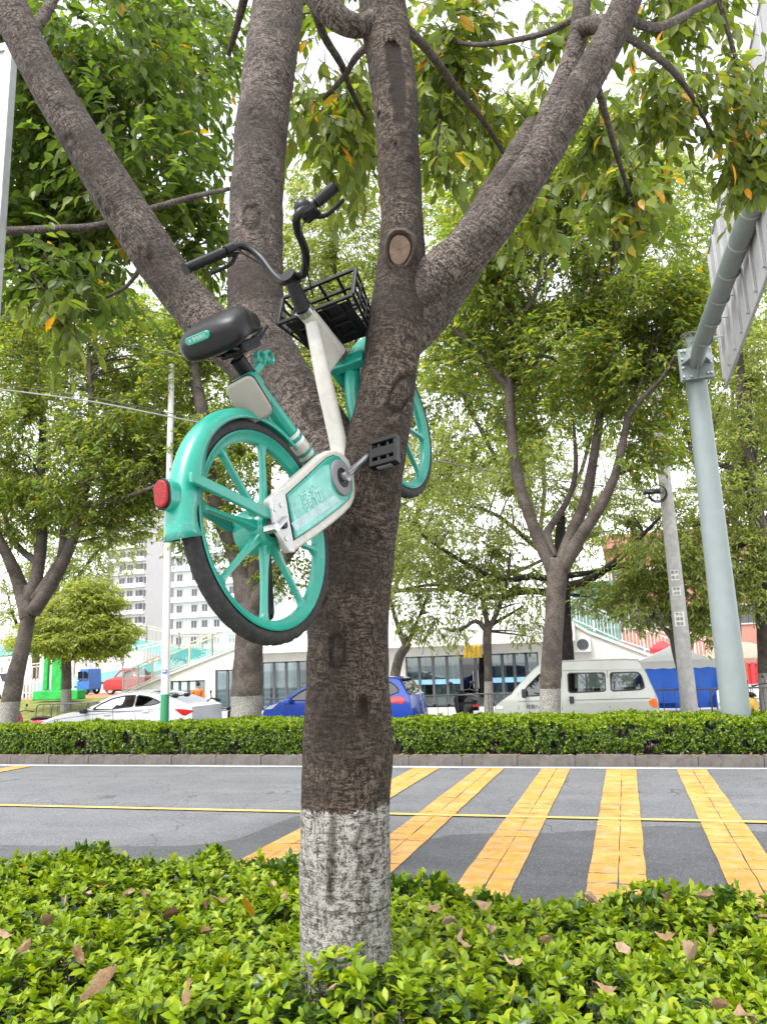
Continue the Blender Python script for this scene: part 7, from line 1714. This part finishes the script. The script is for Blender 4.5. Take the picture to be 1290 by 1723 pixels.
# ---------------------------------------------------------------- dead leaves lying on the near hedge
NOTE = {(174, 1663): 'large curled brown dead leaf lying on the hedge front at the lower left', (310, 1669): 'broad brown dead leaf standing on edge in the hedge front left of the trunk', (421, 1525): 'upright yellow leaf standing in the hedge left of the trunk', (285, 1543): 'grey green withered leaf lying flat in the left part of the hedge',
        (40, 1457): 'small orange leaf at the back edge of the hedge by the left border', (169, 1490): 'small orange yellow leaf on the hedge between dry brown leaves', (1167, 1610): 'largest pale brown dead leaf on the right part of the hedge', (922, 1587): 'heart shaped brown leaf tipped up in the middle of the right hedge', (1046, 1590): 'folded pinkish brown leaf beside the largest pale dead leaf',
        (1124, 1517): 'pale tan leaf at the back edge of the right hedge', (1184, 1513): 'dark ribbed brown leaf at the back edge of the right hedge', (1255, 1703): 'broad brown leaf low at the bottom right corner', (779, 1580): 'narrow upright pale brown leaf right of the trunk', (8, 1568): 'grey brown leaf cut off by the left border', (756, 1553): 'reddish brown leaf close right of the trunk'}
NOTE.update({(215, 1507): 'left one of two dry tan leaves side by side in the middle left hedge', (244, 1502): 'right one of two dry tan leaves side by side in the middle left hedge', (108, 1516): 'small brown leaf near the back of the left hedge below the orange one', (149, 1507): 'curled brown leaf just below the small orange yellow leaf',
    (370, 1511): 'dry beige leaf a little above and left of the upright yellow leaf', (350, 1523): 'small brown leaf just left below a dry beige leaf in the left hedge', (81, 1557): 'long curled tan leaf lying near the left border at mid hedge', (40, 1592): 'dry brown leaf near the left border below the cut off grey brown leaf', (348, 1570): 'rumpled pale brown leaf straight below the grey green withered leaf', (133, 1608): 'pale round dry leaf above the large curled dead leaf at the lower left',
    (456, 1491): 'small dark brown leaf at the back of the hedge close left of the trunk', (479, 1507): 'tiny tan leaf touching the left side of the whitewashed trunk', (731, 1522): 'dry leaf at the back of the right hedge close to the trunk', (826, 1572): 'curled tan leaf between the narrow upright leaf and the heart shaped leaf', (862, 1615): 'thin curled tan leaf low in the right hedge left of the heart shaped leaf',
    (993, 1518): 'flat brown leaf at the back of the right hedge below a yellow stripe', (1121, 1572): 'bent brown leaf just above the largest pale dead leaf', (1199, 1570): 'flat tan leaf right above the largest pale dead leaf near the right border', (1207, 1698): 'smaller brown leaf left of the broad one at the bottom right corner', (1285, 1547): 'small brown leaf cut off by the right border', (814, 1519): 'small dry leaf at the back of the right hedge beside the third yellow stripe', (1020, 1660): 'brown leaf low in the right hedge below the folded pinkish leaf', (560, 1665): 'small brown leaf low in front of the trunk foot'})
DL = [(215, 1507, 30), (244, 1502, 30), (108, 1516, 26), (149, 1507, 28), (40, 1457, 14), (169, 1490, 14), (370, 1511, 32), (350, 1523, 24), (421, 1525, 40), (285, 1543, 38), (81, 1557, 40), (8, 1568, 34), (40, 1592, 34), (348, 1570, 34), (133, 1608, 38), (174, 1663, 92), (310, 1669, 46), (456, 1491, 28), (479, 1507, 22),
      (1124, 1517, 34), (1184, 1513, 36), (731, 1522, 36), (756, 1553, 30), (779, 1580, 32), (826, 1572, 38), (922, 1587, 42), (1046, 1590, 40), (862, 1615, 36), (993, 1518, 34), (1121, 1572, 44), (1167, 1610, 56), (1199, 1570, 32), (1255, 1703, 60), (1207, 1698, 40), (1285, 1547, 24), (814, 1519, 34), (1020, 1660, 36), (560, 1665, 22)]
rgl = np.random.default_rng(77)
for px, py, sz in DL:
    p = atZ(px, py, .95)
    for _ in range(3): p = atZ(px, py, float(near_top(np.array(p[0]), np.array(p[1])))+.022)
    z = pix(p)[2]; L = sz*z/F*(.95 if sz < 80 else .80); n, m_ = 10, 5; V = []; curl = rgl.uniform(.2, .9)*(1 if rgl.random() < .7 else -.6); cup = rgl.uniform(.5, 1.3)*(1 if rgl.random() < .6 else -.5)
    if (px, py) == (174, 1663): cup, curl = 1.5, .5
    for i in range(n+1):
        u = i/n; wd = (.27 if sz < 80 else .13)*math.sin(math.pi*min(1, u*.93+.04))**.85*(1+.14*math.sin(7*u+px)+.10*math.sin(23*u+py))
        for j in range(-m_//2+1, m_//2+1):
            v = j/2; V.append(((u-.5)*L, v*wd*L*(.72+.28*math.cos(cup*abs(v)*1.5)), L*(cup*wd*abs(v)*1.5+curl*1.1*(u-.5)**2+.035*math.sin(9*u+3*v+px)+.03*math.sin(5*v+11*u))))
    q = MB(); w_ = 5; q.add(V, [(i*w_+j, i*w_+j+1, (i+1)*w_+j+1, (i+1)*w_+j) for i in range(n) for j in range(w_-1)])
    q.tube([(-.5*L, 0, L*curl*.12), (-.68*L, .02*L, L*curl*.2)], .0012, 5)
    yl = (px, py) in ((421, 1525), (40, 1457), (169, 1490))
    o = q.build('dead_leaf', M['dead_yellow'] if yl else M['dead_leaf'], smooth=60); o.location = Vector(p.tolist())
    o.rotation_euler = (rgl.normal(.15, .30), rgl.normal(0, .28)+(1.1 if (px, py) in ((421, 1525), (779, 1580), (310, 1669)) else 0), rgl.uniform(-2.6, 2.6) if (px, py) not in ((174, 1663),) else .45)
    tag(o, NOTE.get((px, py), 'small dry brown leaf lying among the lime green hedge leaves'), 'leaf', 'dead leaves on the near hedge')
